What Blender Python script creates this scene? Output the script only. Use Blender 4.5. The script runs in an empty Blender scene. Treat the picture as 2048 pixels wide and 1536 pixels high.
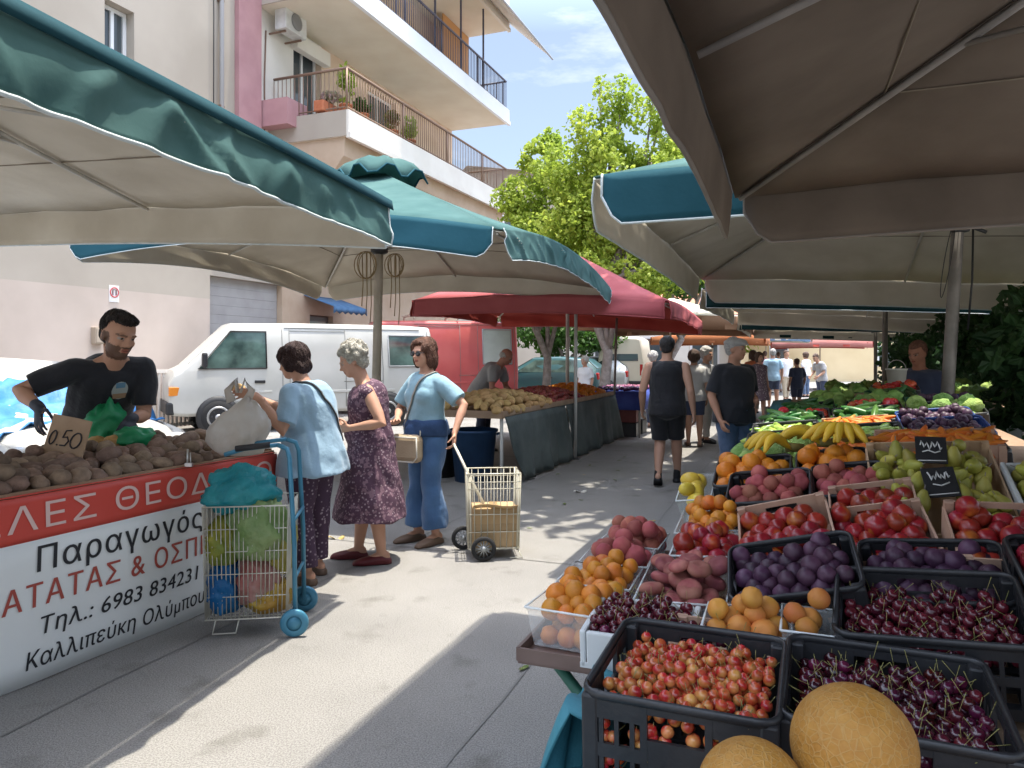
import bpy, bmesh, math, random
from mathutils import Vector as V, Matrix, noise
R = math.radians
PI = math.pi
random.seed(7)
SC = bpy.context.scene
COL = SC.collection
CZ = 1.5            # eye height
F = 1480.0          # focal length for a 2048 px wide picture
U = V((0.363, 0.932, 0)); W = V((0.932, -0.363, 0))   # along the street, across it
ST = math.atan2(U.y, U.x) - PI / 2                     # turn of the street frame

def P(px, py, d): return V(((px - 1024) / F * d, d, CZ - (py - 712) / F * d))
def PZ(px, py, z): return P(px, py, (CZ - z) * F / (py - 712))
def G(px, py): return PZ(px, py, 0.0)
def S(a, w, z=0.0): return V((U.x * a + W.x * w, U.y * a + W.y * w, z))
def lerp(a, b, t): return a + (b - a) * t
def rnd(a, b): return random.uniform(a, b)
def nz(p, s=1.0, o=0.0): return noise.noise(V((p[0] * s + o, p[1] * s - o, p[2] * s + 2 * o)))

# ------------------------------------------------------------------ materials
MATS = {}
def M(name, col, rough=0.65, col2=None, scale=6.0, bump=0.0, bscale=60.0, metal=0.0, spec=0.4, rand=0.0, detail=4.0,
      contrast=(0.35, 0.65), trans=0.0, alpha=1.0, coat=0.0, transl=0.0, kind='noise', vcol=False, emit=None, sheen=0.0):
    if name in MATS: return MATS[name]
    m = bpy.data.materials.new(name); m.use_nodes = True
    nt = m.node_tree; N = nt.nodes; L = nt.links
    b = N['Principled BSDF']
    b.inputs['Roughness'].default_value = rough
    b.inputs['Metallic'].default_value = metal
    b.inputs['Specular IOR Level'].default_value = spec
    b.inputs['Transmission Weight'].default_value = trans
    b.inputs['Alpha'].default_value = alpha
    b.inputs['Coat Weight'].default_value = coat
    b.inputs['Sheen Weight'].default_value = sheen
    tc = N.new('ShaderNodeTexCoord')
    src = None
    c1 = (*col, 1)
    b.inputs['Base Color'].default_value = c1
    if vcol:
        at = N.new('ShaderNodeAttribute'); at.attribute_name = 'tone'; src = at.outputs['Color']
    elif col2 is not None:
        if kind == 'noise':
            t = N.new('ShaderNodeTexNoise'); t.inputs['Scale'].default_value = scale; t.inputs['Detail'].default_value = detail
            fac = t.outputs['Fac']
        elif kind == 'voronoi':
            t = N.new('ShaderNodeTexVoronoi'); t.inputs['Scale'].default_value = scale; fac = t.outputs['Distance']
        elif kind == 'wave':
            t = N.new('ShaderNodeTexWave'); t.inputs['Scale'].default_value = scale; t.inputs['Distortion'].default_value = detail; fac = t.outputs['Fac']
        L.new(tc.outputs['Object'], t.inputs['Vector'])
        r = N.new('ShaderNodeValToRGB'); r.color_ramp.elements[0].position = contrast[0]; r.color_ramp.elements[1].position = contrast[1]
        r.color_ramp.elements[0].color = c1; r.color_ramp.elements[1].color = (*col2, 1)
        L.new(fac, r.inputs['Fac']); src = r.outputs['Color']
    if rand > 0:
        oi = N.new('ShaderNodeObjectInfo'); h = N.new('ShaderNodeHueSaturation')
        mr = N.new('ShaderNodeMapRange'); mr.inputs['To Min'].default_value = 1 - rand; mr.inputs['To Max'].default_value = 1 + rand
        L.new(oi.outputs['Random'], mr.inputs['Value']); L.new(mr.outputs['Result'], h.inputs['Value'])
        mr2 = N.new('ShaderNodeMapRange'); mr2.inputs['To Min'].default_value = 0.5 - rand * 0.06; mr2.inputs['To Max'].default_value = 0.5 + rand * 0.06
        mm = N.new('ShaderNodeMath'); mm.operation = 'FRACT'; m3 = N.new('ShaderNodeMath'); m3.operation = 'MULTIPLY'; m3.inputs[1].default_value = 7.31
        L.new(oi.outputs['Random'], m3.inputs[0]); L.new(m3.outputs[0], mm.inputs[0]); L.new(mm.outputs[0], mr2.inputs['Value']); L.new(mr2.outputs['Result'], h.inputs['Hue'])
        if src: L.new(src, h.inputs['Color'])
        else: h.inputs['Color'].default_value = c1
        src = h.outputs['Color']
    if src: L.new(src, b.inputs['Base Color'])
    if bump > 0:
        t = N.new('ShaderNodeTexNoise'); t.inputs['Scale'].default_value = bscale; t.inputs['Detail'].default_value = 5
        L.new(tc.outputs['Object'], t.inputs['Vector'])
        bp = N.new('ShaderNodeBump'); bp.inputs['Strength'].default_value = bump; bp.inputs['Distance'].default_value = 0.02
        L.new(t.outputs['Fac'], bp.inputs['Height']); L.new(bp.outputs['Normal'], b.inputs['Normal'])
    if transl > 0:
        tr = N.new('ShaderNodeBsdfTranslucent'); mx = N.new('ShaderNodeMixShader'); mx.inputs[0].default_value = transl
        if src: L.new(src, tr.inputs['Color'])
        else: tr.inputs['Color'].default_value = c1
        L.new(b.outputs[0], mx.inputs[1]); L.new(tr.outputs[0], mx.inputs[2]); L.new(mx.outputs[0], N['Material Output'].inputs['Surface'])
    MATS[name] = m
    return m

def clear_mat(name, tint=(0.9, 0.95, 0.95), see=0.72, rough=0.12):
    if name in MATS: return MATS[name]
    m = bpy.data.materials.new(name); m.use_nodes = True; nt = m.node_tree; N = nt.nodes; L = nt.links
    b = N['Principled BSDF']; b.inputs['Base Color'].default_value = (*tint, 1); b.inputs['Roughness'].default_value = rough
    t = N.new('ShaderNodeBsdfTransparent'); mx = N.new('ShaderNodeMixShader'); mx.inputs[0].default_value = see
    L.new(b.outputs[0], mx.inputs[1]); L.new(t.outputs[0], mx.inputs[2]); L.new(mx.outputs[0], N['Material Output'].inputs['Surface'])
    MATS[name] = m
    return m

# ------------------------------------------------------------------ mesh collector
class MB:
    def __init__(s): s.v = []; s.f = []; s.m = []; s.sm = []
    def add(s, vs, fs, mi=0, smooth=False):
        o = len(s.v); s.v += [V(p) for p in vs]
        for f in fs: s.f.append([i + o for i in f]); s.m.append(mi); s.sm.append(smooth)
        return s
    def box(s, c, size, rot=None, mi=0, bev=0.0):
        x, y, z = [k / 2 for k in size]; c = V(c)
        if bev > 0:
            bm = bmesh.new(); bmesh.ops.create_cube(bm, size=1)
            for v in bm.verts: v.co = V((v.co.x * size[0], v.co.y * size[1], v.co.z * size[2]))
            bmesh.ops.bevel(bm, geom=bm.edges[:], offset=bev, segments=2, affect='EDGES', profile=0.5)
            bm.verts.index_update()
            vs = [v.co.copy() for v in bm.verts]; fs = [[v.index for v in f.verts] for f in bm.faces]; bm.free()
        else:
            vs = [V((a * x, b * y, e * z)) for e in (-1, 1) for b in (-1, 1) for a in (-1, 1)]
            fs = [[0, 2, 3, 1], [4, 5, 7, 6], [0, 1, 5, 4], [2, 6, 7, 3], [0, 4, 6, 2], [1, 3, 7, 5]]
        if rot is not None: vs = [rot @ p for p in vs]
        return s.add([p + c for p in vs], fs, mi)
    def tube(s, pts, rad, seg=10, mi=0, xref=None, cap=True, smooth=True):
        pts = [V(p) for p in pts]; n = len(pts)
        if not isinstance(rad, (list, tuple)): rad = [rad] * n
        rad = [r if isinstance(r, (list, tuple)) else (r, r) for r in rad]
        vs = []; fs = []; X = None
        for i in range(n):
            t = (pts[min(i + 1, n - 1)] - pts[max(i - 1, 0)])
            t = t.normalized() if t.length > 1e-9 else V((0, 0, 1))
            ref = V(xref) if xref is not None else (X if X is not None else (V((1, 0, 0)) if abs(t.x) < 0.9 else V((0, 1, 0))))
            X = ref - t * ref.dot(t)
            if X.length < 1e-6: X = t.orthogonal()
            X.normalize(); Y = t.cross(X)
            for k in range(seg):
                a = 2 * PI * k / seg
                vs.append(pts[i] + X * (math.cos(a) * rad[i][0]) + Y * (math.sin(a) * rad[i][1]))
        for i in range(n - 1):
            for k in range(seg):
                k2 = (k + 1) % seg
                fs.append([i * seg + k, i * seg + k2, (i + 1) * seg + k2, (i + 1) * seg + k])
        if cap:
            fs.append(list(range(seg - 1, -1, -1))); fs.append([(n - 1) * seg + k for k in range(seg)])
        return s.add(vs, fs, mi, smooth)
    def limb(s, pts, rad, seg=12, mi=0, xref=None):
        """closed tapered tube with rounded ends"""
        pts = [V(p) for p in pts]
        rad = [r if isinstance(r, (list, tuple)) else (r, r) for r in rad]
        d0 = (pts[0] - pts[1]).normalized(); d1 = (pts[-1] - pts[-2]).normalized()
        r0 = min(rad[0]); r1 = min(rad[-1])
        pp = [pts[0] + d0 * r0 * 0.9, pts[0] + d0 * r0 * 0.6] + pts + [pts[-1] + d1 * r1 * 0.6, pts[-1] + d1 * r1 * 0.9]
        sc = lambda r, k: (r[0] * k, r[1] * k)
        rr = [sc(rad[0], 0.4), sc(rad[0], 0.8)] + list(rad) + [sc(rad[-1], 0.8), sc(rad[-1], 0.4)]
        return s.tube(pp, rr, seg, mi, xref)
    def ell(s, c, r, rot=None, mi=0, seg=14, rings=9, fn=None):
        c = V(c); r = r if isinstance(r, (list, tuple)) else (r, r, r)
        vs = [V((0, 0, -r[2]))]; fs = []
        for i in range(1, rings):
            ph = -PI / 2 + PI * i / rings
            for k in range(seg):
                a = 2 * PI * k / seg
                vs.append(V((r[0] * math.cos(ph) * math.cos(a), r[1] * math.cos(ph) * math.sin(a), r[2] * math.sin(ph))))
        vs.append(V((0, 0, r[2])))
        for k in range(seg):
            k2 = (k + 1) % seg
            fs.append([0, 1 + k2, 1 + k]); top = 1 + (rings - 2) * seg
            fs.append([len(vs) - 1, top + k, top + k2])
            for i in range(rings - 2):
                fs.append([1 + i * seg + k, 1 + i * seg + k2, 1 + (i + 1) * seg + k2, 1 + (i + 1) * seg + k])
        if fn: vs = [fn(p) for p in vs]
        if rot is not None: vs = [rot @ p for p in vs]
        return s.add([p + c for p in vs], fs, mi, True)
    def lathe(s, prof, seg=24, mi=0, rot=None, c=(0, 0, 0), smooth=True, close=True):
        vs = []; fs = []; c = V(c); n = len(prof)
        for r, z in prof:
            for k in range(seg):
                a = 2 * PI * k / seg; p = V((r * math.cos(a), r * math.sin(a), z))
                vs.append((rot @ p if rot is not None else p) + c)
        for i in range(n - 1):
            for k in range(seg):
                k2 = (k + 1) % seg
                fs.append([i * seg + k, i * seg + k2, (i + 1) * seg + k2, (i + 1) * seg + k])
        if close:
            fs.append(list(range(seg - 1, -1, -1))); fs.append([(n - 1) * seg + k for k in range(seg)])
        return s.add(vs, fs, mi, smooth)
    def sheet(s, g, th=0.004, mf=0, mk=0, nrm=None, smooth=True):
        """grid of points as a thin closed sheet; front side mf, back side mk"""
        nr = len(g); nc = len(g[0]); vs = []; off = []
        for i in range(nr):
            for j in range(nc):
                a = g[min(i + 1, nr - 1)][j] - g[max(i - 1, 0)][j]; b = g[i][min(j + 1, nc - 1)] - g[i][max(j - 1, 0)]
                n = V(nrm) if nrm is not None else a.cross(b)
                n = n.normalized() if n.length > 1e-12 else V((0, 0, 1))
                vs.append(V(g[i][j])); off.append(V(g[i][j]) - n * th)
        q = lambda i, j: i * nc + j
        ff = [[q(i, j), q(i + 1, j), q(i + 1, j + 1), q(i, j + 1)] for i in range(nr - 1) for j in range(nc - 1)]
        o = len(vs)
        s.add(vs + off, ff, mf, smooth)
        base = len(s.v) - 2 * o
        for f in ff: s.f.append([base + o + k for k in reversed(f)]); s.m.append(mk); s.sm.append(smooth)
        rim = [q(0, j) for j in range(nc)] + [q(i, nc - 1) for i in range(1, nr)] + [q(nr - 1, j) for j in range(nc - 2, -1, -1)] + [q(i, 0) for i in range(nr - 2, 0, -1)]
        for k in range(len(rim)):
            a, b = rim[k], rim[(k + 1) % len(rim)]
            s.f.append([base + a, base + b, base + o + b, base + o + a]); s.m.append(mf); s.sm.append(False)
        return s
    def xf(s, mtx): s.v = [mtx @ p for p in s.v]; return s
    def mesh(s, name):
        me = bpy.data.meshes.new(name); me.from_pydata(s.v, [], s.f)
        me.polygons.foreach_set('material_index', s.m); me.polygons.foreach_set('use_smooth', s.sm)
        me.validate(); me.update()
        return me
    def build(s, name, mats, parent=None, loc=None, fix=False):
        me = s.mesh(name)
        if fix:
            bm = bmesh.new(); bm.from_mesh(me); bmesh.ops.recalc_face_normals(bm, faces=bm.faces[:]); bm.to_mesh(me); bm.free()
        return put(name, me, mats, parent, loc)

def put(name, me, mats=None, parent=None, loc=None):
    if mats is not None and not me.materials:
        for m in (mats if isinstance(mats, (list, tuple)) else [mats]): me.materials.append(m)
    o = bpy.data.objects.new(name, me); COL.objects.link(o)
    if parent is not None: o.parent = parent
    if loc is not None: o.location = loc
    return o

def tag(o, label=None, cat=None, group=None, kind=None):
    for k, v in (('label', label), ('category', cat), ('group', group), ('kind', kind)):
        if v: o[k] = v
    return o
def thing(name, label, cat, loc=(0, 0, 0), rz=0.0, group=None):
    o = bpy.data.objects.new(name, None); COL.objects.link(o); o.empty_display_size = 0.1
    o.location = loc; o.rotation_euler = (0, 0, rz)
    return tag(o, label, cat, group)
def copy_tree(o, parent=None):
    c = o.copy(); COL.objects.link(c); c.parent = parent
    for ch in list(o.children): copy_tree(ch, c)
    return c
def rz3(a): return Matrix.Rotation(a, 3, 'Z')
def rx3(a): return Matrix.Rotation(a, 3, 'X')
def ry3(a): return Matrix.Rotation(a, 3, 'Y')
def poly_prism(mb, pts, axis_from, axis_to, mi=0):
    """convex/simple outline pts (list of Vector) swept by vector axis_to-axis_from"""
    d = V(axis_to) - V(axis_from); n = len(pts)
    vs = [V(p) for p in pts] + [V(p) + d for p in pts]
    fs = [list(range(n - 1, -1, -1)), [n + k for k in range(n)]] + [[k, (k + 1) % n, n + (k + 1) % n, n + k] for k in range(n)]
    return mb.add(vs, fs, mi)

def text_mesh(body, size=1.0, extrude=0.0, shear=0.0, spacing=1.0, bold=0.0):
    """flat letters: the outlines of the glyphs filled row by row"""
    cu = bpy.data.curves.new('lettering', 'FONT'); cu.body = body; cu.size = size; cu.shear = shear
    cu.space_character = spacing; cu.resolution_u = 5; cu.fill_mode = 'NONE'
    ob = bpy.data.objects.new('lettering_tmp', cu); COL.objects.link(ob)
    dg = bpy.context.evaluated_depsgraph_get(); dg.update()
    me = bpy.data.meshes.new_from_object(ob.evaluated_get(dg))
    bpy.data.objects.remove(ob); bpy.data.curves.remove(cu)
    nb = {}
    for e in me.edges:
        a, b = e.vertices; nb.setdefault(a, []).append(b); nb.setdefault(b, []).append(a)
    co = [v.co.copy() for v in me.vertices]; bpy.data.meshes.remove(me); seen = set(); segs = []
    for st in range(len(co)):
        if st in seen or st not in nb: continue
        lp = [st]; seen.add(st); cur = st
        while True:
            nx = [k for k in nb[cur] if k not in seen]
            if not nx: break
            cur = min(nx) if cur == st else nx[0]; seen.add(cur); lp.append(cur)
        segs += [(co[lp[k]], co[lp[(k + 1) % len(lp)]]) for k in range(len(lp))]
    y0 = min(p.y for p in co); y1 = max(p.y for p in co); n = int((y1 - y0) / size * 110) + 1; mb = MB(); dy = (y1 - y0) / n
    rows = [[] for _ in range(n)]
    for a, b in segs:
        lo, hi = min(a.y, b.y), max(a.y, b.y)
        for r in range(max(0, int((lo - y0) / dy - .5)), min(n, int((hi - y0) / dy + 1.5))):
            y = y0 + (r + .5) * dy
            if lo <= y < hi: rows[r].append((a.x + (b.x - a.x) * (y - a.y) / (b.y - a.y), 1 if b.y > a.y else -1))
    for r, xs in enumerate(rows):
        w = 0; xs.sort(); x_in = 0
        for x, d in xs:
            if w == 0: x_in = x
            w += d
            if w == 0 and x - x_in > 1e-4: y = y0 + r * dy; mb.add([(x_in - bold, y, 0), (x + bold, y, 0), (x + bold, y + dy, 0), (x_in - bold, y + dy, 0)], [[0, 1, 2, 3]])
    me = mb.mesh('lettering')
    xs = [v.x for v in mb.v]; ys = [v.y for v in mb.v]
    return me, (min(xs), max(xs), min(ys), max(ys))
# ------------------------------------------------------------------ people
import numpy as np
def wob(p, s):
    x, y, z = p[:, 0] * s, p[:, 1] * s, p[:, 2] * s * .6
    a = np.sin(1.7 * x + 2.3 * z + 1.1 * np.sin(1.3 * y + 2 * z)) + np.sin(1.9 * y - 1.6 * z + 1.3 * np.sin(1.5 * x))
    b = np.sin(3.7 * x - 2.9 * y + 2.1 * z + 1.5 * np.sin(2.2 * z + x)) + np.sin(4.3 * z + 3.1 * x + 1.2 * np.sin(3 * y))
    return .35 * a + .22 * b
def fuse(mb, name, vox, smooth=3, disp=0.0, dscale=9.0, clampz=False, fac=0.5):
    """one continuous skin grown over the collected closed shapes"""
    me = mb.mesh(name + '_tmp'); ob = bpy.data.objects.new(name + '_tmp', me); COL.objects.link(ob)
    md = ob.modifiers.new('fuse', 'REMESH'); md.mode = 'VOXEL'; md.voxel_size = vox; md.use_smooth_shade = True
    if smooth:
        sm = ob.modifiers.new('relax', 'SMOOTH'); sm.factor = fac; sm.iterations = smooth
    dg = bpy.context.evaluated_depsgraph_get(); dg.update()
    out = bpy.data.meshes.new_from_object(ob.evaluated_get(dg)); out.name = name
    bpy.data.objects.remove(ob); bpy.data.meshes.remove(me)
    if disp > 0:
        n = len(out.vertices); co = np.empty(n * 3, np.float32); no = np.empty(n * 3, np.float32)
        out.vertices.foreach_get('co', co); out.vertices.foreach_get('normal', no)
        co = co.reshape(-1, 3); no = no.reshape(-1, 3)
        co = co + no * (disp * wob(co, dscale))[:, None]
        out.vertices.foreach_set('co', co.astype(np.float32).ravel()); out.update()
    for p in out.polygons: p.use_smooth = True
    return out

def frame_from(d, nrm):
    d = V(d).normalized(); n = V(nrm); n = (n - d * n.dot(d)).normalized()
    return d, n, d.cross(n)

def hand(mb, wrist, d, nrm, side, h, curl=0.5, spread=0.12, vox=0.008):
    """palm, five fingers bending towards nrm (the palm side); side=+1 puts the thumb on d x nrm"""
    f, n, s = frame_from(d, nrm); s = s * side
    rf = max(0.0046 * h, vox * 0.95)
    w = V(wrist)
    mb.limb([w - f * 0.012 * h, w + f * 0.02 * h, w + f * 0.05 * h], [(0.0135 * h, 0.0105 * h), (0.021 * h, 0.0105 * h), (0.0215 * h, 0.009 * h)], 10, 0, s)
    lens = [0.040, 0.046, 0.043, 0.033]
    for i in range(4):
        o = (1.5 - i) * 0.0128 * h
        p = w + f * (0.052 - 0.003 * abs(i - 1.2)) * h + s * o
        di = (f + s * (1.5 - i) * spread * 0.35).normalized(); pts = [p - f * 0.012 * h, p]
        for k, fr in enumerate((0.46, 0.32, 0.24)):
            a = curl * (0.75 + 0.3 * k) * (1 + 0.08 * (i - 1.5)) 
            di = (di * math.cos(a) + n * math.sin(a)); 
            pts.append(pts[-1] + di.normalized() * lens[i] * fr * h)
            nn = n - di * n.dot(di)
            n_i = nn
        mb.limb(pts, [rf * 1.1, rf * 1.1, rf * 1.05, rf * 0.95, rf * 0.85], 8)
    t0 = w + f * 0.012 * h + s * 0.012 * h
    t1 = t0 + (f * 0.45 + s * 0.75 + n * 0.25).normalized() * 0.026 * h
    t2 = t1 + (f * 0.8 + s * (0.45 - 0.5 * curl) + n * (0.2 + 0.5 * curl)).normalized() * 0.022 * h
    t3 = t2 + (f * 0.85 + s * (0.1 - 0.5 * curl) + n * (0.25 + 0.6 * curl)).normalized() * 0.016 * h
    mb.limb([t0, t1, t2, t3], [rf * 1.5, rf * 1.35, rf * 1.15, rf * 0.95], 8)

def default_pose():
    return dict(hipL=(-.052, 0, .515), hipR=(.052, 0, .515), kneeL=(-.055, .012, .285), kneeR=(.055, .012, .285),
                ankL=(-.056, -.012, .046), ankR=(.056, -.012, .046), toeL=0.12, toeR=-0.12,
                pel=(0, 0, .53), waist=(0, .005, .615), chest=(0, .006, .72), col=(0, -.006, .812), neck=(0, .0, .848), head=(0, .018, .917),
                shL=(-.106, -.005, .786), shR=(.106, -.005, .786), elL=(-.142, -.02, .63), elR=(.142, -.02, .63),
                wrL=(-.142, .03, .485), wrR=(.142, .03, .485), handL=None, handR=None, nL=None, nR=None, curlL=.45, curlR=.45,
                yaw=0.0, pitch=0.0, roll=0.0)

HEADF = {}
def make_person(label, loc, rz, h=1.65, pose=None, g=1.0, hipw=1.0, bust=0.0, belly=0.0, skin=(0.45, 0.24, 0.16), vox=0.008,
                top=None, bottom=None, shoes=None, hair=None, hat=None, beard=None, glasses=None, group=None, sex='m', extra=None, cat='person', sock=None):
    J = default_pose()
    if sex == 'f':
        for a, sx in (('L', -1), ('R', 1)): J['sh' + a] = (sx * .097, -.005, .782); J['el' + a] = (sx * .128, -.02, .625); J['wr' + a] = (sx * .13, .03, .485)
    J.update(pose or {})
    q = {k: (V(v) * h if isinstance(v, tuple) else v) for k, v in J.items()}
    root = thing('person', label, cat, loc, rz, group)
    X = V((1, 0, 0))
    hw = hipw * g
    def torso(mb, inf=0.0, top_cut=None, bottom_z=None, loose=0.0):
        pel, wa, ch, co = q['pel'], q['waist'], q['chest'], q['col']
        up = (wa - pel).normalized()
        rows = [(pel - up * .075 * h, .062 * hw, .055 * g), (pel - up * .04 * h, .092 * hw, .072 * g), (pel + up * .0 * h, .101 * hw, .078 * g),
                (pel.lerp(wa, .5), .097 * (hw + g) / 2, .072 * g), (wa, .089 * g, .067 * g), (wa.lerp(ch, .5), .094 * g, .068 * g),
                (ch, .102 * g, .073 * g), (ch.lerp(co, .45), .101 * g, .068 * g), (ch.lerp(co, .8), .088 * g, .055 * g), (co, .058, .042)]
        pts = []; rad = []
        for i, (p, a, b) in enumerate(rows):
            if bottom_z is not None and i < bottom_z: continue
            lo = loose if i <= 5 else loose * 0.4
            if i in (3, 4, 5): lo += loose * (0.5 if i == 4 else .3)
            pts.append(p); rad.append((a * h + inf + lo, b * h + inf + lo))
        mb.tube(pts, rad, 20, 0, X)
        fw = V((0, 1, 0))
        if bust > 0:
            for sx in (-1, 1):
                c = ch + X * sx * .04 * h - (co - ch).normalized() * .012 * h + fw * .038 * h
                mb.ell(c, (.05 * h + inf, .034 * h * bust + inf, .05 * h + inf))
        if belly > 0: mb.ell(wa.lerp(pel, .35) + fw * .028 * h, (.085 * g * h + inf, (.05 + .035 * belly) * g * h + inf, .085 * h + inf))
        if not bottom_z: mb.ell(pel - V((0, .026 * h, .018 * h)), (.088 * hw * h + inf, .062 * g * h + inf, .066 * h + inf))
        mb.ell(ch.lerp(co, .35) - fw * .022 * h, (.09 * g * h + inf, .055 * g * h + inf, .075 * h + inf))
    def arm(mb, sd, inf=0.0, to=1.0, flare=0.0):
        sh, el, wr = q['sh' + sd], q['el' + sd], q['wr' + sd]
        k = 1.0 if sex == 'm' else 0.9
        k *= (0.55 + 0.45 * g)
        A = [(sh, .031 * k), (sh.lerp(el, .35), .0305 * k), (sh.lerp(el, .75), .0265 * k), (el, .0245 * k), (el.lerp(wr, .3), .0245 * k), (el.lerp(wr, .75), .0175 * k), (wr, .0148 * k)]
        T = [0, .2, .38, .5, .65, .87, 1.0]
        pts = []; rad = []
        for (p, r), t in zip(A, T):
            if t > to + 1e-6: break
            pts.append(p); rad.append(r * h + inf + flare * t / max(to, .01))
        if to < 1.0:
            t = to; p = sh.lerp(el, t * 2) if t <= .5 else el.lerp(wr, (t - .5) * 2)
            if (p - pts[-1]).length > .01: pts.append(p); rad.append(rad[-1] + flare * .2)
        cl = q['col'].lerp(sh, .3) - V((0, 0, .012 * h))
        mb.limb([cl, sh], [(.03 * h + inf, .03 * h + inf), (.031 * k * h + inf, .031 * k * h + inf)], 12)
        mb.limb([q['col'].lerp(q['neck'], .25 if inf else .6) , cl.lerp(sh, .55)], [(.026 * h + inf * .6, .024 * h + inf * .6), (.022 * h + inf * .8, .022 * h + inf * .8)], 10)
        if to < 1.0: mb.tube([sh - (el - sh).normalized() * .012 * h] + pts, [rad[0] * .9] + rad, 14)
        else: mb.limb(pts, rad, 14)
    def leg(mb, sd, inf=0.0, to=1.0, flare=0.0, wide=0.0):
        hi, kn, an = q['hip' + sd], q['knee' + sd], q['ank' + sd]
        k = .5 + .5 * g
        A = [(hi, .058 * k * hipw), (hi.lerp(kn, .3), .055 * k), (hi.lerp(kn, .7), .043 * k), (kn, .035 * k), (kn.lerp(an, .3), .0345 * k), (kn.lerp(an, .65), .0265 * k), (an, .019 * k)]
        T = [0, .17, .37, .5, .66, .83, 1.0]
        pts = []; rad = []
        for (p, r), t in zip(A, T):
            if t > to + 1e-6: break
            pts.append(p); rad.append(max(r * h + inf, wide * (0.35 + 0.65 * t) if wide else 0) + flare * max(0, t - .3))
        if to < 1.0:
            t = to; p = hi.lerp(kn, t * 2) if t <= .5 else kn.lerp(an, (t - .5) * 2)
            if (p - pts[-1]).length > .01: pts.append(p); rad.append(rad[-1])
        mb.tube(pts, rad, 16) if to < 1.0 or inf > 0 else mb.limb(pts, rad, 14)
    # ---- head frame
    hq = rz3(J['yaw']) @ rx3(J['pitch']) @ ry3(J['roll'])
    hc = q['head']; s = h / 1.65
    if J.get('big'): s *= J['big']
    HP = lambda x, y, z: hc + hq @ (V((x, y, z)) * s)
    b = MB()
    torso(b)
    hs = 1.05 if sex == 'm' else 1.0
    b.tube([q['col'] - V((0, 0, .01 * h)), q['neck'], HP(0, -.012, -.05)], [(.044 * h, .036 * h), (.0335 * h * hs, .033 * h * hs), (.034 * h * hs, .034 * h * hs)], 14, 0, X)
    HE = lambda x, y, z, a, c, e, sg=12, rg=8: b.ell(HP(x, y, z), (a * s, c * s, e * s), hq, 0, sg, rg)
    HE(0, -.012, .028, .0745, .094, .086, 20, 14)
    HE(0, .022, -.03, .062, .066, .08, 16, 12)
    HE(0, .05, -.078, .034 * hs, .036, .03)
    HE(0, .078, .022, .05, .016, .012)             # brow
    HE(0, .088, -.006, .0095, .014, .024); HE(0, .1, -.024, .0135, .0145, .011)   # nose
    HE(.011, .092, -.029, .008, .009, .008); HE(-.011, .092, -.029, .008, .009, .008)
    HE(0, .0815, -.052, .022, .0115, .007); HE(0, .0805, -.0625, .019, .0115, .0075)     # lips
    for sx in (-1, 1):
        HE(sx * .034, .064, -.022, .02, .018, .02)     # cheek
        HE(sx * .072, -.012, -.006, .008, .019, .031)  # ear
        HE(sx * .03, .072, .004, .0125, .009, .0085)    # eye
    for sd, sx in (('L', -1), ('R', 1)):
        arm(b, sd)
        el, wr = q['el' + sd], q['wr' + sd]
        d = V(J['hand' + sd]) if J['hand' + sd] else (wr - el)
        n = V(J['n' + sd]) if J['n' + sd] else V((-sx, 0.25, 0))
        f_, n_, s_ = frame_from(d, n)
        fwd = V((0, 1, .3)); side = 1 if s_.dot(fwd) > 0 else -1
        if J.get('thumb' + sd): side = J['thumb' + sd]
        hand(b, wr, d, n, side, h, J['curl' + sd], vox=vox)
        leg(b, sd)
        an = q['ank' + sd]; t = J['toe' + sd]; lift = J.get('lift' + sd, 0)
        fd = rz3(t) @ V((0, 1, -lift)).normalized(); fd = V((fd.x, fd.y, fd.z))
        b.limb([an - fd * .018 * h - V((0, 0, .012 * h)), an + fd * .03 * h - V((0, 0, .018 * h)), an + fd * .085 * h - V((0, 0, .033 * h))], [(.021 * h, .024 * h), (.023 * h, .02 * h), (.024 * h, .011 * h)], 10, 0, rz3(t) @ X)
    me = fuse(b, 'body', vox, 2, fac=.45)
    # ---- tone of the skin: lips, brows, eyes, stubble belong to the skin itself
    ca = me.color_attributes.new('tone', 'FLOAT_COLOR', 'POINT')
    inv = hq.inverted(); sk = V(skin)
    n = len(me.vertices); co = np.empty(n * 3, np.float32); me.vertices.foreach_get('co', co)
    w_ = wob(co.reshape(-1, 3), 16); cols = np.ones((n, 4), np.float32); cols[:, :3] = np.array(skin)[None, :] * (1 + .06 * w_)[:, None]
    ca.data.foreach_set('color', cols.ravel())
    near = np.nonzero(((co.reshape(-1, 3) - np.array(hc)) ** 2).sum(1) < (.19 * s) ** 2)[0]
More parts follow.
